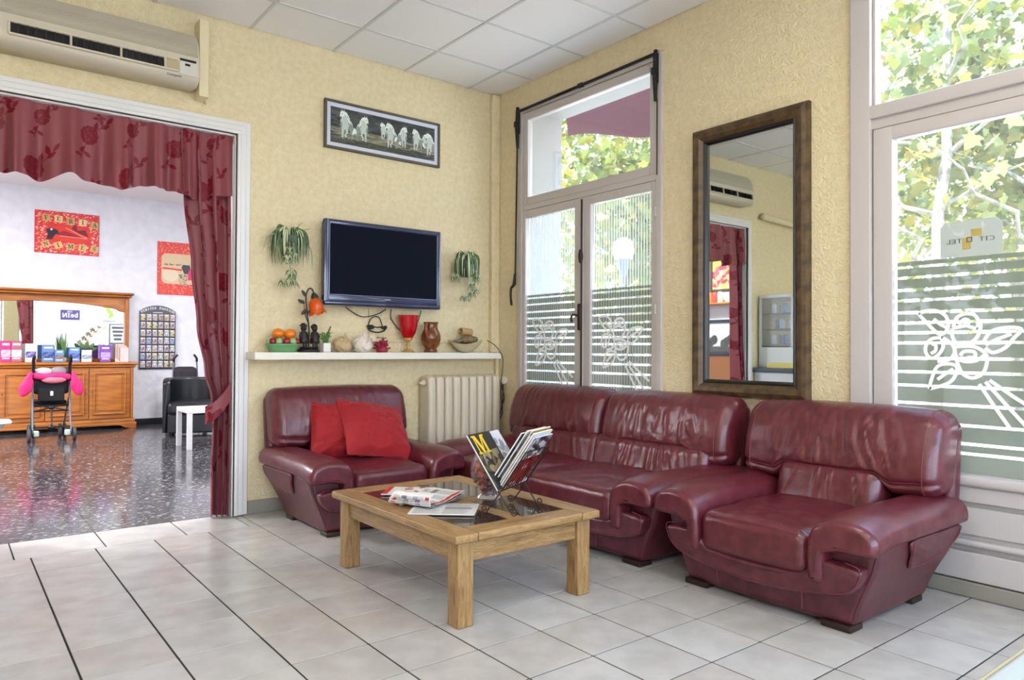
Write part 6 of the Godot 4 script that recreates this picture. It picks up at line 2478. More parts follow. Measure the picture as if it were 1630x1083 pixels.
# ------------------------------------------------------------------ lobby
func bull_poster() -> Texture2D:
	var p = Pic.new(384, 288, Color(0.80, 0.17, 0.13))
	var r2 := RandomNumberGenerator.new()
	r2.seed = 17
	var cs = [Color(0.85, 0.35, 0.42), Color(0.90, 0.62, 0.55), Color(0.82, 0.16, 0.2), Color(0.88, 0.55, 0.3), Color(0.80, 0.30, 0.50), Color(0.92, 0.80, 0.72)]
	for k in 900:
		var x = r2.randf() * 384
		var y = r2.randf() * 288
		if absf(x - 190) < 130 and absf(y - 150) < 60:
			continue
		p.leaf(x, y, r2.randf_range(8, 22), r2.randf_range(2, 4), r2.randf_range(-0.9, 0.3), cs[r2.randi() % 6])
	p.ell(210, 150, 130, 55, 0.05, Color(0.84, 0.20, 0.10))
	p.poly([Vector2(130, 150), Vector2(170, 128), Vector2(240, 150), Vector2(280, 172), Vector2(140, 166)], Color(0.60, 0.04, 0.14))
	p.poly([Vector2(215, 110), Vector2(240, 70), Vector2(250, 120), Vector2(300, 112), Vector2(320, 160), Vector2(260, 140)], Color(0.45, 0.06, 0.12))
	p.line(Vector2(180, 108), Vector2(310, 170), 3, Color(0.95, 0.75, 0.7))
	p.line(Vector2(140, 166), Vector2(310, 172), 3, Color(0.95, 0.75, 0.7))
	p.poly([Vector2(64, 130), Vector2(88, 118), Vector2(130, 124), Vector2(142, 150), Vector2(118, 160), Vector2(100, 195), Vector2(68, 195), Vector2(76, 160)], Color(0.12, 0.12, 0.18))
	p.ell(96, 126, 7, 6, 0, Color(0.85, 0.85, 0.9))
	return p.tex()

func second_poster() -> Texture2D:
	var p = Pic.new(288, 416, Color(0.82, 0.22, 0.17))
	var r2 := RandomNumberGenerator.new()
	r2.seed = 18
	for k in 700:
		p.leaf(r2.randf() * 288, r2.randf() * 416, r2.randf_range(6, 18), r2.randf_range(2, 4), r2.randf() * 3, [Color(0.86, 0.30, 0.24), Color(0.90, 0.45, 0.40), Color(0.80, 0.18, 0.14), Color(0.88, 0.60, 0.5)][r2.randi() % 4])
	p.poly(rounded(26, 90, 270, 330, 40, 6), Color(0.80, 0.70, 0.55))
	p.ell(90, 260, 56, 50, 0, Color(0.84, 0.77, 0.66))
	p.line(Vector2(34, 208), Vector2(170, 216), 13, Color(0.82, 0.12, 0.1))
	for k in 60:
		var x = r2.randf_range(40, 220)
		p.line(Vector2(x, 168 + r2.randf() * 18), Vector2(x + r2.randf_range(-6, 10), 168 + r2.randf() * 18), 2, Color(0.25, 0.2, 0.18))
	p.poly([Vector2(165, 195), Vector2(178, 172), Vector2(225, 176), Vector2(232, 215), Vector2(222, 245), Vector2(186, 246)], Color(0.20, 0.21, 0.24))
	p.poly([Vector2(210, 240), Vector2(226, 205), Vector2(270, 220), Vector2(268, 290), Vector2(212, 296)], Color(0.84, 0.12, 0.36))
	for k in 160:
		p.ell(r2.randf_range(150, 205), r2.randf_range(250, 340), 4, 3, 0, [Color(0.35, 0.3, 0.25), Color(0.75, 0.66, 0.4), Color(0.6, 0.6, 0.55)][k % 3])
	return p.tex()

func letter_tile(t: Node3D, s: String, x: float, y: float, rot: float, tile: Color, size := 0.075):
	var b := MB.new()
	b.box(Vector3.ZERO, Vector3(0.095, 0.09, 0.002))
	var o = part(b, "letter_card", flat_mat("card_%s" % tile.to_html(), tile, 0.6), t)
	o.position = Vector3(x, y, 0.0145)
	o.rotation.z = rot
	text(s, size, 0.0008, flat_mat("letter_brown", Color(0.25, 0.17, 0.08), 0.5), o, Vector3(0, 0, 0.0016))

func lobby_things():
	var b: MB
	var ZF = -6.75
	# posters
	var t = thing("poster", "red poster with letter cards spelling FERIA NIMES on the lobby wall", "poster", Vector3(-2.395, 2.71, ZF), 0.0, "bullfight posters in the lobby")
	b = MB.new()
	b.box(Vector3(0, 0, 0.006), Vector3(0.77, 0.58, 0.012), 0.002)
	part(b, "board", flat_mat("poster_edge", Color(0.62, 0.10, 0.08), 0.5), t)
	b = MB.new()
	card(b, 0.768, 0.578, 0.0125)
	part(b, "print", print_mat("bull_print", bull_poster(), 0.5), t)
	var wd = "FERIA"
	for k in 5:
		letter_tile(t, wd[k], -0.255 + k * 0.145, 0.19 - k * 0.012 + (0.01 if k % 2 else 0.0), [0.1, -0.02, 0.06, 0.0, 0.0][k], [Color(0.74, 0.60, 0.36), Color(0.86, 0.74, 0.5)][k % 2])
	wd = "NIMES"
	for k in 5:
		letter_tile(t, wd[k], -0.255 + k * 0.145, -0.17 - k * 0.006, [0.4, 0.35, 0.03, -0.15, -0.22][k], [Color(0.78, 0.64, 0.40), Color(0.84, 0.68, 0.42)][k % 2])
	t = thing("poster", "upright red and beige poster half covered by the drape", "poster", Vector3(-0.955, 2.32, ZF), 0.0, "bullfight posters in the lobby")
	b = MB.new()
	b.box(Vector3(0, 0, 0.006), Vector3(0.58, 0.79, 0.012), 0.002)
	part(b, "board", M.poster_edge, t)
	b = MB.new()
	card(b, 0.578, 0.788, 0.0125)
	part(b, "print", print_mat("second_print", second_poster(), 0.5), t)
	# postcard rack
	t = thing("postcard_rack", "grey arched postcard rack on the lobby wall", "card rack", Vector3(-1.234, 0.81, ZF))
	var pl = [Vector2(-0.245, 0), Vector2(0.245, 0), Vector2(0.245, 0.86)]
	for k in 9:
		var a = lerpf(0.9, PI - 0.9, k / 8.0)
		pl.append(Vector2(cos(a) * 0.394 * 1.0, 0.86 - 0.308 + sin(a) * 0.394))
	pl.append(Vector2(-0.245, 0.86))
	b = MB.new()
	b.extrude(pv2(pl), 0.02, 0.003, 1)
	part(b, "back_board", flat_mat("rack_grey", Color(0.30, 0.31, 0.34), 0.5), t)
	var head = "VERITES PASSION"
	for k in head.length():
		if head[k] == " ":
			continue
		var a = lerpf(PI - 1.0, 1.0, k / 14.0)
		text(head[k], 0.045, 0.001, flat_mat("white_print", Color(0.88, 0.86, 0.86), 0.4), t, Vector3(cos(a) * 0.40, 0.545 + sin(a) * 0.36, 0.021), Vector3(0, 0, a - PI / 2), true)
	b = MB.new()
	b.box(Vector3(0, 0.84, 0.021), Vector3(0.13, 0.008, 0.001))
	part(b, "subtitle", M.white_print, t)
	for r in 7:
		b = MB.new()
		b.box(Vector3(0, 0.025 + r * 0.115, 0.032), Vector3(0.48, 0.012, 0.024), 0.002)
		part(b, "pocket_rail", M.rack_grey, t)
	for c in 7:
		b = MB.new()
		b.box(Vector3(-0.24 + c * 0.08, 0.41, 0.032), Vector3(0.006, 0.8, 0.02), 0.001)
		part(b, "divider", M.rack_grey, t)
	var r2 := RandomNumberGenerator.new()
	r2.seed = 51
	var cc = [Color(0.80, 0.80, 0.82), Color(0.62, 0.66, 0.74), Color(0.78, 0.70, 0.55), Color(0.70, 0.62, 0.66), Color(0.80, 0.76, 0.45), Color(0.55, 0.40, 0.38), Color(0.45, 0.58, 0.75), Color(0.83, 0.75, 0.74)]
	var cmats = []
	for k in 8:
		var p = Pic.new(48, 68, cc[k])
		for j in 30:
			p.ell(r2.randf() * 48, r2.randf() * 68, r2.randf_range(3, 10), r2.randf_range(2, 8), r2.randf() * 3, cc[(k + r2.randi() % 8) % 8].darkened(r2.randf() * 0.4))
		p.rect(4, 4, 40, 8, Color(0.88, 0.88, 0.88))
		cmats.append(print_mat("postcard_%d" % k, p.tex(), 0.4))
	b = MB.new()
	b.box(Vector3.ZERO, Vector3(0.066, 0.092, 0.004))
	card(b, 0.066, 0.092, 0.0024)
	var cmesh = b.mesh()
	for r in 7:
		for c in 6:
			var o = mi(cmesh, numbered("postcard"), cmats[r2.randi() % 8], self)
			o.position = Vector3(-1.234 - 0.2 + c * 0.08, 0.81 + 0.031 + 0.046 + r * 0.115, ZF + 0.03)
			o.set_meta("label", "small postcard, %s from the left in the %s row of the grey rack" % [["first", "second", "third", "fourth", "fifth", "sixth"][c], ["lowest", "sixth", "fifth", "fourth", "third", "second", "top"][r]])
			o.set_meta("category", "postcard")
			o.set_meta("group", "postcards in the wall rack")
	sideboard()
	stroller()
	# leather tub chair
	t = thing("tub_chair", "black leather tub chair behind the white side table", "armchair", Vector3(-1.16, 0, -5.0), -0.35)
	var bl = flat_mat("black_leather", Color(0.06, 0.075, 0.095), 0.32)
	b = MB.new()
	var ring = []
	for k in 25:
		var a = lerpf(-0.25, PI + 0.25, k / 24.0)
		ring.append(Vector2(cos(a) * 0.37, sin(a) * 0.34))
	for k in range(24, -1, -1):
		var a = lerpf(-0.25, PI + 0.25, k / 24.0)
		ring.append(Vector2(cos(a) * 0.285, sin(a) * 0.255))
	b.at(turned(Vector3(1, 0, 0), Vector3(0, 0, -1), Vector3(0, 1, 0), Vector3(0, 0.04, 0)))
	b.extrude(pv2(ring), 0.70, 0.03, 4)
	b.deform(func(p: Vector3) -> Vector3: return Vector3(p.x, p.y - (0.10 * smooth01((p.z + 0.05) / 0.25) if p.y > 0.4 else 0.0), p.z))
	part(b, "shell", bl, t)
	b = MB.new()
	b.rbox(Vector3(0, 0.36, 0.02), Vector3(0.56, 0.16, 0.56), 0.05, 0.06, 4)
	part(b, "seat", bl, t)
	b = MB.new()
	b.rbox(Vector3(0, 0.17, 0.02), Vector3(0.56, 0.24, 0.5), 0.02, 0.1, 2)
	part(b, "front_panel", bl, t)
	for s in [-1, 1]:
		for z in [-0.22, 0.1]:
			b = MB.new()
			b.lathe([Vector2(0.018, 0), Vector2(0.022, 0.05)], 10, Vector3(s * 0.27, 0, z))
			part(b, "foot", M.black_plastic, t)
	# white side table and a leaflet
	t = thing("side_table", "small white square side table in the lobby", "side table", Vector3(-1.36, 0, -3.75))
	b = MB.new()
	b.box(Vector3(0, 0.425, 0), Vector3(0.5, 0.05, 0.5), 0.003)
	var wt = flat_mat("white_laminate", Color(0.80, 0.80, 0.81), 0.35)
	part(b, "table_top", wt, t)
	for s in [-1, 1]:
		for z in [-1, 1]:
			b = MB.new()
			b.box(Vector3(s * 0.225, 0.2, z * 0.225), Vector3(0.05, 0.4, 0.05), 0.002)
			part(b, "leg", wt, t)
	magazine("leaflet", "white leaflet lying on the small lobby side table", 0.15, 0.21, 0.004, text_page(77, Color(0.8, 0.8, 0.82), Color(0.6, 0.6, 0.62), Color(0.7, 0.7, 0.72), 2), Transform3D(Basis.from_euler(Vector3(-PI / 2, 0.9, 0)), Vector3(-1.33, 0.4525, -3.72)), "")
	# folded buggy parked behind the tub chair
	t = thing("folded_buggy", "dark folded buggy parked behind the black tub chair", "stroller", Vector3(-1.0, 0, -6.1))
	b = MB.new()
	for s in [-1, 1]:
		b.tube(catmull([Vector3(s * 0.17, 0.1, 0.1), Vector3(s * 0.165, 0.6, 0.02), Vector3(s * 0.16, 0.85, 0), Vector3(s * 0.155, 0.93, 0.0)], 4, false), 0.011, 8)
	part(b, "frame", flat_mat("grey_steel", Color.WHITE), t)
	for s in [-1, 1]:
		b = MB.new()
		b.tube(catmull([Vector3(s * 0.155, 0.93, 0), Vector3(s * 0.15, 0.98, 0.01), Vector3(s * 0.11, 1.03, 0.03)], 4, false), 0.016, 8)
		part(b, "grip", M.black_plastic, t)
		b = MB.new()
		b.at(turned(Vector3(0, 0, 1), Vector3(1, 0, 0), Vector3(0, 1, 0), Vector3(s * 0.25, 0.085, 0.1)))
		b.lathe([Vector2(0, -0.015), Vector2(0.06, -0.018), Vector2(0.085, -0.012), Vector2(0.085, 0.012), Vector2(0.06, 0.018), Vector2(0, 0.015)], 18)
		part(b, "wheel", M.black_plastic, t)
	b = MB.new()
	b.rbox(Vector3(0, 0.74, 0.0), Vector3(0.32, 0.24, 0.16), 0.075, 0.04, 4)
	part(b, "hood", flat_mat("plum_cloth", Color(0.15, 0.12, 0.16), 0.8), t)
	b = MB.new()
	b.rbox(Vector3(0, 0.4, 0.03), Vector3(0.3, 0.5, 0.14), 0.05, 0.08, 3)
	part(b, "seat_cloth", M.plum_cloth, t)
	b = MB.new()
	b.tube([Vector3(-0.25, 0.085, 0.1), Vector3(0.25, 0.085, 0.1)], 0.01, 8)
	part(b, "axle", M.grey_steel, t)
	# white plastic tray at the left edge
	t = thing("high_chair", "white plastic high chair tray at the left edge of the doorway", "high chair", Vector3(-3.47, 0, -4.0))
	b = MB.new()
	b.at(turned(Vector3(1, 0, 0), Vector3(0, 0, -1), Vector3(0, 1, 0), Vector3(0, 0.27, 0)))
	b.extrude(pv2(rounded(-0.25, -0.18, 0.25, 0.18, 0.09, 6)), 0.1, 0.02, 3, true)
	b.deform(func(p: Vector3) -> Vector3:
		var k = 0.72 + 0.28 * smooth01((p.y - 0.27) / 0.09)
		return Vector3(p.x * k, p.y, p.z * k))
	part(b, "tray", flat_mat("white_plastic", Color(0.84, 0.86, 0.85), 0.3), t)
	b = MB.new()
	b.at(turned(Vector3(1, 0, 0), Vector3(0, 0, -1), Vector3(0, 1, 0), Vector3(0, 0.355, 0)))
	b.extrude(pv2(rounded(-0.29, -0.22, 0.29, 0.22, 0.11, 6)), 0.025, 0.01, 3, true)
	part(b, "rim", M.white_plastic, t)
	for s in [-1, 1]:
		for z in [-1, 1]:
			b = MB.new()
			b.tube([Vector3(s * 0.1, 0.28, z * 0.08), Vector3(s * 0.12 - 0.02, 0.0, z * 0.14)], 0.014, 8)
			part(b, "leg", M.white_plastic, t)
	# signs on the lobby side of the doorway wall, seen in the sideboard mirror
	t = thing("sports_sign", "violet sign with white lettering beside the drape in the sideboard mirror", "sign", Vector3(-1.58, 1.83, -0.181), PI)
	b = MB.new()
	b.box(Vector3(0, 0, 0.003), Vector3(0.46, 0.30, 0.006))
	part(b, "margin", M.paper_white, t)
	b = MB.new()
	b.box(Vector3(0, 0, 0.007), Vector3(0.36, 0.215, 0.003))
	part(b, "panel", flat_mat("violet_print", Color(0.33, 0.28, 0.52), 0.5), t)
	text("beIN", 0.13, 0.001, M.white_print, t, Vector3(0, -0.01, 0.0095), Vector3.ZERO, false)
	text("LIVE", 0.045, 0.001, M.white_print, t, Vector3(0.01, 0.07, 0.0095), Vector3.ZERO, false)
	t = thing("leaf_sign", "white sign with pale green leaves in the sideboard mirror", "sign", Vector3(-0.83, 1.89, -0.181), PI)
	b = MB.new()
	b.box(Vector3(0, 0, 0.01), Vector3(0.27, 0.34, 0.02), 0.002)
	part(b, "panel", M.paper_white, t)
	for k in 5:
		b = MB.new()
		b.at(Transform3D(Basis.from_euler(Vector3(0, 0, 0.9 - k * 0.5)), Vector3(0.02 - 0.03 * (k % 2), -0.1 + k * 0.05, 0.021)))
		b.ball(Vector3(0, 0.06, 0), Vector3(0.03, 0.07, 0.002), 12, 8)
		part(b, "leaf_mark", flat_mat("leaf_print", Color(0.55, 0.68, 0.28), 0.5), t)
	t = thing("notice_board", "grey framed notice board at the right of the sideboard mirror", "notice board", Vector3(-0.66, 1.44, -0.181), PI)
	b = MB.new()
	rect_frame(b, 0.34, 0.44, 0.02, 0.02)
	part(b, "frame", M.grey_steel, t)
	b = MB.new()
	b.box(Vector3(0, 0, 0.006), Vector3(0.3, 0.4, 0.008))
	part(b, "board", flat_mat("notice_white", Color(0.8, 0.8, 0.82), 0.5), t)
	for k in 4:
		b = MB.new()
		b.box(Vector3(0, 0.13 - k * 0.085, 0.0105), Vector3(0.24 - 0.03 * k, 0.05, 0.001))
		part(b, "notice", M.rack_grey, t)

func raised_panel(b: MB, c: Vector3, w: float, h: float):
	# frame moulding round a raised field
	for s in [-1, 1]:
		b.box(c + Vector3(s * (w / 2 - 0.012), 0, 0.006), Vector3(0.024, h, 0.02), 0.006)
		b.box(c + Vector3(0, s * (h / 2 - 0.012), 0.006), Vector3(w - 0.03, 0.024, 0.02), 0.006)
	b.box(c, Vector3(w - 0.1, h - 0.1, 0.022), 0.009)

func sideboard():
	var t = thing("sideboard", "cherry wood sideboard with panelled doors along the lobby wall", "sideboard", Vector3(-2.675, 0, -6.74))
	var CX = M.cherry_x
	var b := MB.new()
	b.box(Vector3(0, 0.48, 0.205), Vector3(2.1, 0.78, 0.41), 0.003)
	part(b, "body", CX, t)
	b = MB.new()
	b.box(Vector3(0, 0.905, 0.22), Vector3(2.2, 0.045, 0.46), 0.012)
	b.box(Vector3(0, 0.868, 0.215), Vector3(2.15, 0.035, 0.44), 0.012)
	part(b, "top", CX, t)
	b = MB.new()
	b.box(Vector3(0, 0.105, 0.215), Vector3(2.15, 0.07, 0.43), 0.012)
	var sk = []
	for k in 33:
		var x = -1.09 + 2.18 * k / 32.0
		sk.append(Vector2(x, 0.05 if absf(x) < 0.85 else 0.0 + 0.05 * smooth01((1.0 - absf(x)) / 0.14)))
	sk.append(Vector2(1.09, 0.085))
	sk.append(Vector2(-1.09, 0.085))
	b.at(Transform3D(Basis.IDENTITY, Vector3(0, 0, 0.40)))
	b.extrude(pv2(sk), 0.035, 0.006, 2)
	part(b, "plinth", CX, t)
	b = MB.new()
	for s in [-1, 1]:
		b.box(Vector3(s * 1.02, 0.05, 0.05), Vector3(0.1, 0.1, 0.08), 0.004)
	part(b, "rear_foot", M.dark_wood, t)
	for k in 4:
		b = MB.new()
		b.box(Vector3.ZERO, Vector3(0.49, 0.69, 0.022), 0.004)
		raised_panel(b, Vector3(0, 0, 0.012), 0.40, 0.58)
		var d = part(b, "door", CX, t)
		d.position = Vector3(-0.755 + k * 0.5033, 0.495, 0.418)
		b = MB.new()
		b.ball(Vector3((0.21 if k % 2 == 0 else -0.21), 0.02, 0.016), Vector3(0.006, 0.012, 0.004), 8, 6)
		part(b, "keyhole", M.dark_wood, d)
	for x in [-1.03, 1.03]:
		b = MB.new()
		b.tube([Vector3(x, 0.15, 0.405), Vector3(x, 0.85, 0.405)], 0.018, 12)
		part(b, "corner_column", M.cherry_y, t)
	# mirror back
	var m = thing("mirror_hutch", "cherry framed mirror standing on the lobby sideboard", "mirror", Vector3(-2.675, 0.928, -6.74))
	b = MB.new()
	b.box(Vector3(0, 0.93, 0.06), Vector3(2.14, 0.035, 0.16), 0.012)
	b.box(Vector3(0, 0.965, 0.07), Vector3(2.2, 0.035, 0.18), 0.012)
	part(b, "cornice", CX, m)
	b = MB.new()
	var ar = []
	for k in 33:
		var x = -1.0 + 2.0 * k / 32.0
		var y = 0.83 - 0.10 * pow(absf(x), 2.0)
		if absf(x) > 0.93:
			y -= 0.025
		ar.append(Vector2(x, y))
	ar.append(Vector2(1.0, 0.915))
	ar.append(Vector2(-1.0, 0.915))
	b.at(Transform3D(Basis.IDENTITY, Vector3(0, 0, 0.03)))
	b.extrude(pv2(ar), 0.035, 0.005, 2)
	part(b, "arched_rail", CX, m)
	for x in [-1.02, 1.02]:
		b = MB.new()
		b.box(Vector3(x, 0.46, 0.05), Vector3(0.055, 0.915, 0.07), 0.01)
		part(b, "post", M.cherry_y, m)
	b = MB.new()
	b.box(Vector3(0, 0.02, 0.05), Vector3(2.0, 0.04, 0.06), 0.006)
	part(b, "lower_rail", CX, m)
	b = MB.new()
	b.box(Vector3(0, 0.46, 0.02), Vector3(2.0, 0.91, 0.008))
	part(b, "glass", M.mirror_glass, m)
	# leaflets and packets on the sideboard
	var zt = -6.42
	var y0 = 0.9278
	var list = [
		[-3.10, 0.11, 0.28, Color(0.80, 0.08, 0.42), Color(0.84, 0.72, 0.78), "pink and white leaflet holder at the left edge of the sideboard"],
		[-2.985, 0.115, 0.28, Color(0.62, 0.28, 0.36), Color(0.84, 0.83, 0.83), "white leaflet holder with a rose top on the sideboard"],
		[-2.83, 0.12, 0.245, Color(0.78, 0.79, 0.82), Color(0.30, 0.22, 0.55), "white packet with a violet band on the sideboard"],
		[-2.635, 0.14, 0.23, Color(0.30, 0.45, 0.66), Color(0.16, 0.24, 0.48), "tall blue leaflet box on the sideboard"],
		[-2.515, 0.1, 0.165, Color(0.34, 0.50, 0.72), Color(0.50, 0.34, 0.18), "short blue leaflet box next to the tall one on the sideboard"],
		[-2.335, 0.125, 0.20, Color(0.32, 0.48, 0.76), Color(0.22, 0.30, 0.60), "rounded blue packet right of the grass on the sideboard"],
		[-2.19, 0.12, 0.165, Color(0.83, 0.83, 0.84), Color(0.45, 0.52, 0.55), "white box with a dark cloth on top on the sideboard"],
		[-1.965, 0.125, 0.23, Color(0.42, 0.22, 0.62), Color(0.70, 0.62, 0.80), "violet frilled packet on the sideboard"]]
	for k in list.size():
		var q = list[k]
		var o = thing("leaflet_holder", q[5], "leaflet holder", Vector3(q[0], y0, zt + (0.06 if k == 4 else 0.0)), 0.0, "leaflet holders on the sideboard")
		b = MB.new()
		b.box(Vector3(0, q[2] / 2, 0), Vector3(q[1], q[2], 0.05), 0.004)
		part(b, "box", flat_mat("packet_%d" % k, q[3], 0.45), o)
		var p = Pic.new(64, 96, q[3].lightened(0.1))
		p.rect(0, 40, 64, 34, q[4])
		p.rect(8, 8, 48, 10, Color(0.86, 0.86, 0.88))
		p.rect(8, 78, 48, 6, Color(0.86, 0.86, 0.88))
		for j in 14:
			p.ell((j * 23) % 64, 44 + (j * 17) % 28, 7, 4, j, q[4].lightened(0.25).lerp(q[3], 0.3))
		b = MB.new()
		card(b, q[1] * 0.94, q[2] * 0.92, 0.0258)
		var f = part(b, "front_print", print_mat("packet_print_%d" % k, p.tex(), 0.45), o)
		f.position.y = q[2] / 2
		if k == 6:
			b = MB.new()
			b.ball(Vector3(0, q[2] + 0.018, 0), Vector3(0.078, 0.025, 0.035), 16, 8)
			b.deform(func(p3: Vector3) -> Vector3: return p3 + Vector3(0, 0.006 * sin(p3.x * 90), 0))
			part(b, "cloth", flat_mat("slate_cloth", Color(0.25, 0.27, 0.31), 0.8), o)
		if k == 7:
			for s in [-1, 1]:
				for j in 7:
					b = MB.new()
					b.ball(Vector3(s * 0.07, 0.06 + j * 0.028, 0.0), Vector3(0.022, 0.016, 0.012), 8, 6)
					part(b, "frill", flat_mat("frill_violet", Color(0.58, 0.45, 0.70), 0.6), o)
	for k in 5:
		b = MB.new()
		b.box(Vector3(0, 0.1, 0), Vector3(0.105, 0.2, 0.008), 0.001)
		b.box(Vector3(0, 0.17, 0.005), Vector3(0.095, 0.022, 0.002))
		var lo = solo(b, "leaflet", flat_mat("leaflet_%d" % (k % 2), [Color(0.80, 0.74, 0.72), Color(0.76, 0.58, 0.54)][k % 2], 0.5), ["grey-white leaflet frontmost of the stepped stack at the sideboard end", "rose leaflet second in the stepped stack at the sideboard end", "grey-white leaflet middle of the stepped stack at the sideboard end", "rose leaflet fourth in the stepped stack at the sideboard end", "grey-white leaflet rearmost of the stepped stack at the sideboard end"][k], "leaflet", Vector3(-1.74 - k * 0.012, y0 + k * 0.012, zt + 0.07 - k * 0.016), 0.0, "stepped leaflets")
	b = MB.new()
	for k in 5:
		b.box(Vector3(-1.74 - k * 0.012 + 1.764, k * 0.006, 0.07 - k * 0.016), Vector3(0.11, maxf(k * 0.012, 0.002), 0.012))
	solo(b, "leaflet_stand", M.white_gloss_paint, "stepped white stand under the leaflets at the sideboard end", "stand", Vector3(-1.764, y0, zt))
	# ornamental grass
	t = thing("ornamental_grass", "tall green ornamental grass standing on the sideboard", "plant", Vector3(-2.455, y0, zt - 0.03))
	b = MB.new()
	b.lathe([Vector2(0, 0), Vector2(0.03, 0), Vector2(0.035, 0.06), Vector2(0, 0.06)], 12)
	part(b, "pot", flat_mat("pale_pot", Color(0.70, 0.72, 0.55), 0.5), t)
	var r2 := RandomNumberGenerator.new()
	r2.seed = 8
	for k in 26:
		var a = r2.randf() * TAU
		var l = r2.randf_range(0.02, 0.07)
		var h = r2.randf_range(0.26, 0.42)
		b = MB.new()
		blade(b, [Vector3(0, 0.05, 0), Vector3(cos(a) * l * 0.4, h * 0.55, sin(a) * l * 0.4), Vector3(cos(a) * l, h, sin(a) * l)], 0.006)
		part(b, "leaf", flat_mat("grass_lobby", Color(0.36, 0.52, 0.25), 0.5), t)
	# orchid
	t = thing("orchid", "white orchid in a dark pot on the sideboard", "plant", Vector3(-2.16, y0, zt - 0.09))
	b = MB.new()
	b.lathe([Vector2(0, 0), Vector2(0.045, 0), Vector2(0.06, 0.12), Vector2(0, 0.11)], 14)
	part(b, "pot", M.black_plastic, t)
	b = MB.new()
	b.tube(catmull([Vector3(0, 0.1, 0), Vector3(0.0, 0.25, 0), Vector3(0.06, 0.38, 0), Vector3(0.13, 0.46, 0)], 4, false), 0.004, 6)
	part(b, "stem", M.grass_lobby, t)
	for k in 5:
		b = MB.new()
		b.at(Transform3D(Basis.from_euler(Vector3(0.3, 0, -1.2 + k * 0.6)), Vector3(-0.02, 0.14, 0.01)))
		b.ball(Vector3(0, 0.07, 0), Vector3(0.028, 0.08, 0.005), 10, 8)
		part(b, "leaf", M.grass_lobby, t)
	for k in 8:
		var q = Vector3(-0.03 + k * 0.026 + (0.03 if k % 2 else -0.02), 0.27 + k * 0.03, 0.02 * (k % 2))
		for j in 5:
			b = MB.new()
			b.at(Transform3D(Basis.from_euler(Vector3(0, 0, TAU * j / 5)), q))
			b.ball(Vector3(0, 0.02, 0), Vector3(0.013, 0.019, 0.004), 8, 6)
			part(b, "petal", flat_mat("orchid_white", Color(0.86, 0.80, 0.74), 0.6), t)

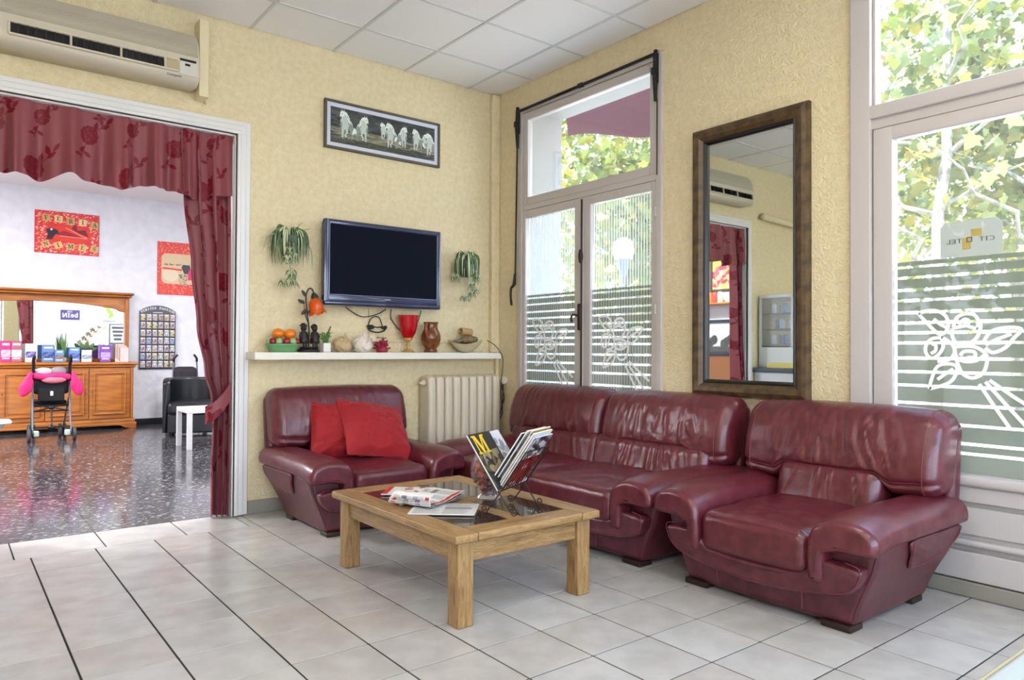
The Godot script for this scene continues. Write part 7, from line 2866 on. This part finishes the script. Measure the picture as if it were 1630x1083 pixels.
func stroller():
	var t = thing("stroller", "pushchair with a bright pink cloth parked at the lobby sideboard", "stroller", Vector3(-2.70, 0, -5.35))
	var b: MB
	var st = flat_mat("grey_steel", Color.WHITE)
	var bl = M.black_plastic
	for s in [-1.0, 1.0]:
		b = MB.new()
		b.tube(catmull([Vector3(s * 0.195, 0.1, 0.12), Vector3(s * 0.19, 0.5, 0.0), Vector3(s * 0.185, 0.8, -0.02), Vector3(s * 0.185, 0.92, 0.02)], 5, false), 0.012, 8)
		part(b, "side_tube", st, t)
		b = MB.new()
		b.tube(catmull([Vector3(s * 0.19, 0.72, -0.02), Vector3(s * 0.185, 0.9, 0.01), Vector3(s * 0.19, 0.96, 0.05), Vector3(s * 0.185, 1.02, 0.1)], 5, false), 0.019, 10)
		part(b, "handle", bl, t)
		b = MB.new()
		b.tube([Vector3(s * 0.19, 0.55, 0.0), Vector3(s * 0.17, 0.1, -0.42)], 0.011, 8)
		part(b, "front_tube", st, t)
		for z in [0.12, -0.42]:
			for d in ([0.215] if z > 0 else [0.14, 0.19]):
				b = MB.new()
				b.at(turned(Vector3(0, 0, 1), Vector3(1, 0, 0), Vector3(0, 1, 0), Vector3(s * d + (s * 0.015 if z > 0 else 0.0), 0.082, z)))
				b.lathe([Vector2(0, -0.014), Vector2(0.05, -0.018), Vector2(0.082, -0.014), Vector2(0.082, 0.014), Vector2(0.05, 0.018), Vector2(0, 0.014)], 20)
				part(b, "wheel", flat_mat("wheel_grey", Color(0.22, 0.22, 0.24), 0.6), t)
		b = MB.new()
		b.rbox(Vector3(s * 0.16, 0.1, 0.1), Vector3(0.06, 0.07, 0.08), 0.015, 0.05, 3)
		part(b, "brake", flat_mat("pale_grey", Color(0.66, 0.72, 0.69), 0.5), t)
		# cloth hanging at each side
		b = MB.new()
		b.ball(Vector3.ZERO, Vector3(1, 1, 1), 18, 14)
		b.deform(func(p: Vector3) -> Vector3:
			var w = 0.03 + 0.045 * smooth01((1.0 - p.y) / 1.6)
			var q = Vector3(s * (0.215 + 0.035 * (1 - p.y)) + p.x * w, 0.69 + p.y * 0.15, 0.06 + p.z * 0.035)
			return q + Vector3(0.006 * sin(p.y * 9), 0, 0.006 * sin(p.x * 8 + p.y * 4)))
		part(b, "hanging_cloth", flat_mat("hot_pink", Color(0.86, 0.12, 0.42), 0.7), t)
	for q in [[0.42, 0.0], [0.36, 0.02], [0.17, 0.1]]:
		b = MB.new()
		b.tube([Vector3(-0.19, q[0], q[1]), Vector3(0.19, q[0], q[1])], 0.011, 8)
		part(b, "cross_bar", bl, t)
	b = MB.new()
	b.tube([Vector3(-0.18, 0.44, 0.02), Vector3(0.18, 0.36, 0.03)], 0.008, 6)
	b.tube([Vector3(0.18, 0.44, 0.02), Vector3(-0.18, 0.36, 0.03)], 0.008, 6)
	b.tube([Vector3(0, 0.4, 0.03), Vector3(0, 0.17, 0.1)], 0.008, 6)
	b.ball(Vector3(0, 0.17, 0.105), Vector3(0.045, 0.03, 0.02), 12, 8)
	b.ball(Vector3(0, 0.4, 0.03), Vector3(0.035, 0.025, 0.02), 12, 8)
	part(b, "folding_hinge", bl, t)
	b = MB.new()
	b.rbox(Vector3(0, 0.66, -0.04), Vector3(0.37, 0.2, 0.1), 0.04, 0.05, 4)
	b.rbox(Vector3(0, 0.55, -0.02), Vector3(0.27, 0.16, 0.1), 0.02, 0.05, 3)
	part(b, "seat_back", flat_mat("navy_cloth", Color(0.035, 0.035, 0.055), 0.8), t)
	b = MB.new()
	b.rbox(Vector3(0, 0.45, -0.22), Vector3(0.34, 0.06, 0.34), 0.025, 0.08, 3)
	part(b, "seat", M.navy_cloth, t)
	b = MB.new()
	b.box(Vector3(0.0, 0.57, 0.031), Vector3(0.03, 0.055, 0.004), 0.001)
	part(b, "tag", M.paper_white, t)
	b = MB.new()
	b.rbox(Vector3(0, 0.775, 0.02), Vector3(0.4, 0.075, 0.09), 0.035, 0.03, 4)
	b.deform(func(p: Vector3) -> Vector3: return p + Vector3(0, 0.008 * sin(p.x * 25), 0.005 * sin(p.x * 40)))
	part(b, "pink_cloth", M.hot_pink, t)
	b = MB.new()
	b.ball(Vector3(0.02, 0.735, 0.035), Vector3(0.13, 0.045, 0.04), 18, 10)
	part(b, "rose_lining", flat_mat("rose_lining", Color(0.86, 0.46, 0.52), 0.7), t)
	for s in [[-0.08, 0.05, Color(0.80, 0.72, 0.72)], [0.08, 0.06, Color(0.50, 0.48, 0.50)]]:
		b = MB.new()
		b.ball(Vector3(s[0], 0.83, -0.06), Vector3(0.1, s[1], 0.08), 16, 10)
		part(b, "blanket", flat_mat("blanket_%s" % s[2].to_html(), s[2], 0.8), t)

# ------------------------------------------------------------------ what the tall mirror shows
func mirror_things():
	var b: MB
	var t = thing("counter", "white counter with a grey top left of the doorway, seen in the mirror", "counter", Vector3(-4.25, 0, 0.27))
	b = MB.new()
	b.box(Vector3(0, 0.44, 0), Vector3(0.9, 0.88, 0.5), 0.004)
	part(b, "body", M.white_laminate, t)
	b = MB.new()
	b.box(Vector3(0, 0.905, 0), Vector3(0.94, 0.05, 0.52), 0.004)
	part(b, "worktop", flat_mat("slate_top", Color(0.30, 0.34, 0.38), 0.4), t)
	t = thing("display_fridge", "glass display fridge on the counter, seen in the mirror", "fridge", Vector3(-4.225, 0.931, 0.25))
	b = MB.new()
	b.box(Vector3(0, 0.12, 0), Vector3(0.7, 0.24, 0.44), 0.006)
	b.box(Vector3(0, 0.83, 0), Vector3(0.7, 0.04, 0.44), 0.006)
	for s in [-1, 1]:
		for z in [-1, 1]:
			b.box(Vector3(s * 0.335, 0.53, z * 0.205), Vector3(0.03, 0.58, 0.03), 0.003)
	part(b, "cabinet", flat_mat("fridge_white", Color(0.82, 0.84, 0.84), 0.35), t)
	b = MB.new()
	for s in [-1, 1]:
		b.box(Vector3(s * 0.345, 0.53, 0), Vector3(0.004, 0.56, 0.38))
		b.box(Vector3(0, 0.53, s * 0.215), Vector3(0.64, 0.56, 0.004))
	part(b, "glass_sides", M.table_pane, t)
	for k in 3:
		b = MB.new()
		b.box(Vector3(0, 0.27 + k * 0.18, 0), Vector3(0.66, 0.008, 0.38))
		part(b, "rack_shelf", M.grey_steel, t)
	for k in 9:
		b = MB.new()
		b.lathe([Vector2(0, 0), Vector2(0.03, 0), Vector2(0.031, 0.1), Vector2(0.024, 0.115), Vector2(0, 0.115)], 14)
		solo(b, "can", flat_mat("can_%d" % (k % 3), [Color(0.75, 0.77, 0.8), Color(0.35, 0.5, 0.68), Color(0.68, 0.72, 0.76)][k % 3], 0.3, 0.4), "%s can on the %s shelf of the display fridge" % [["rear", "middle", "front"][k % 3], ["lower", "middle", "upper"][k / 3]], "can", Vector3(-4.12 + (k % 3) * 0.08, 0.931 + 0.275 + (k / 3) * 0.18, 0.18 + (k % 2) * 0.1), 0.0, "cans in the display fridge")
	b = MB.new()
	b.box(Vector3(0, 0.03, 0), Vector3(0.075, 0.06, 0.3), 0.003)
	solo(b, "carton", flat_mat("yellow_card", Color(0.80, 0.73, 0.42), 0.6), "flat yellow carton on the counter, seen in the mirror", "box", Vector3(-3.828, 0.931, 0.34))
	# reception corner
	t = thing("reception_counter", "peach wood reception counter seen in the mirror through the doorway", "counter", Vector3(-5.4, 0, -1.6))
	b = MB.new()
	b.box(Vector3(0, 0.53, 0), Vector3(0.6, 1.06, 2.2), 0.005)
	part(b, "body", flat_mat("peach_wood", Color(0.74, 0.50, 0.33), 0.45), t)
	b = MB.new()
	b.box(Vector3(0.01, 1.085, 0), Vector3(0.66, 0.05, 2.24), 0.006)
	part(b, "worktop", M.slate_top, t)
	t = thing("aquarium", "glass aquarium on the reception counter seen in the mirror", "aquarium", Vector3(-5.3, 1.1105, -1.45))
	b = MB.new()
	b.box(Vector3(0, 0.04, 0), Vector3(0.36, 0.08, 0.8))
	part(b, "gravel", flat_mat("gravel", Color(0.30, 0.27, 0.23), 0.9), t)
	b = MB.new()
	for s in [-1, 1]:
		b.box(Vector3(s * 0.19, 0.21, 0), Vector3(0.006, 0.42, 0.84))
		b.box(Vector3(0, 0.21, s * 0.42), Vector3(0.38, 0.42, 0.006))
	part(b, "tank", M.table_pane, t)
	b = MB.new()
	b.box(Vector3(0, 0.445, 0), Vector3(0.4, 0.05, 0.86), 0.004)
	part(b, "lid", M.slate_top, t)
	for k in 8:
		b = MB.new()
		b.ball(Vector3(0.05 * (k % 3 - 1), 0.12 + 0.03 * (k % 3), -0.34 + k * 0.09), Vector3(0.05, 0.07, 0.05), 10, 8)
		part(b, "water_plant" if k % 2 else "rock", flat_mat("weed", Color(0.14, 0.26, 0.12), 0.7) if k % 2 else M.gravel, t)
	b = MB.new()
	b.box(Vector3(0, 0, 0), Vector3(0.3, 0.03, 1.6), 0.003)
	solo(b, "wall_shelf", M.cherry_z, "wooden shelf on the far lobby side wall seen in the mirror", "shelf", Vector3(-7.34, 1.98, -3.1))
	for k in 4:
		b = MB.new()
		b.lathe([Vector2(0, 0), Vector2(0.05, 0), Vector2(0.05, 0.16), Vector2(0.03, 0.2), Vector2(0, 0.2)], 14)
		solo(b, "tin", flat_mat("tin_%d" % k, [Color(0.18, 0.2, 0.32), Color(0.72, 0.45, 0.15), Color(0.70, 0.25, 0.25), Color(0.75, 0.7, 0.6)][k], 0.4), ["dark blue tin on the lobby side shelf", "orange tin on the lobby side shelf", "red tin on the lobby side shelf", "cream tin on the lobby side shelf"][k], "tin", Vector3(-7.3, 1.996, -3.32 + k * 0.11), 0.0, "tins on the lobby shelf")
	t = thing("framed_picture", "dark framed yellow and red picture above the tins seen in the mirror", "picture", Vector3(-7.499, 2.52, -3.1), PI / 2)
	b = MB.new()
	rect_frame(b, 0.5, 0.62, 0.05, 0.03)
	part(b, "frame", M.dark_wood, t)
	var p = cover(90, Color(0.80, 0.66, 0.25), [Color(0.85, 0.75, 0.35), Color(0.80, 0.3, 0.35), Color(0.85, 0.8, 0.6), Color(0.6, 0.1, 0.3)], 50)
	b = MB.new()
	card(b, 0.42, 0.54, 0.012)
	part(b, "print", print_mat("lobby_print", p.tex(), 0.5), t)
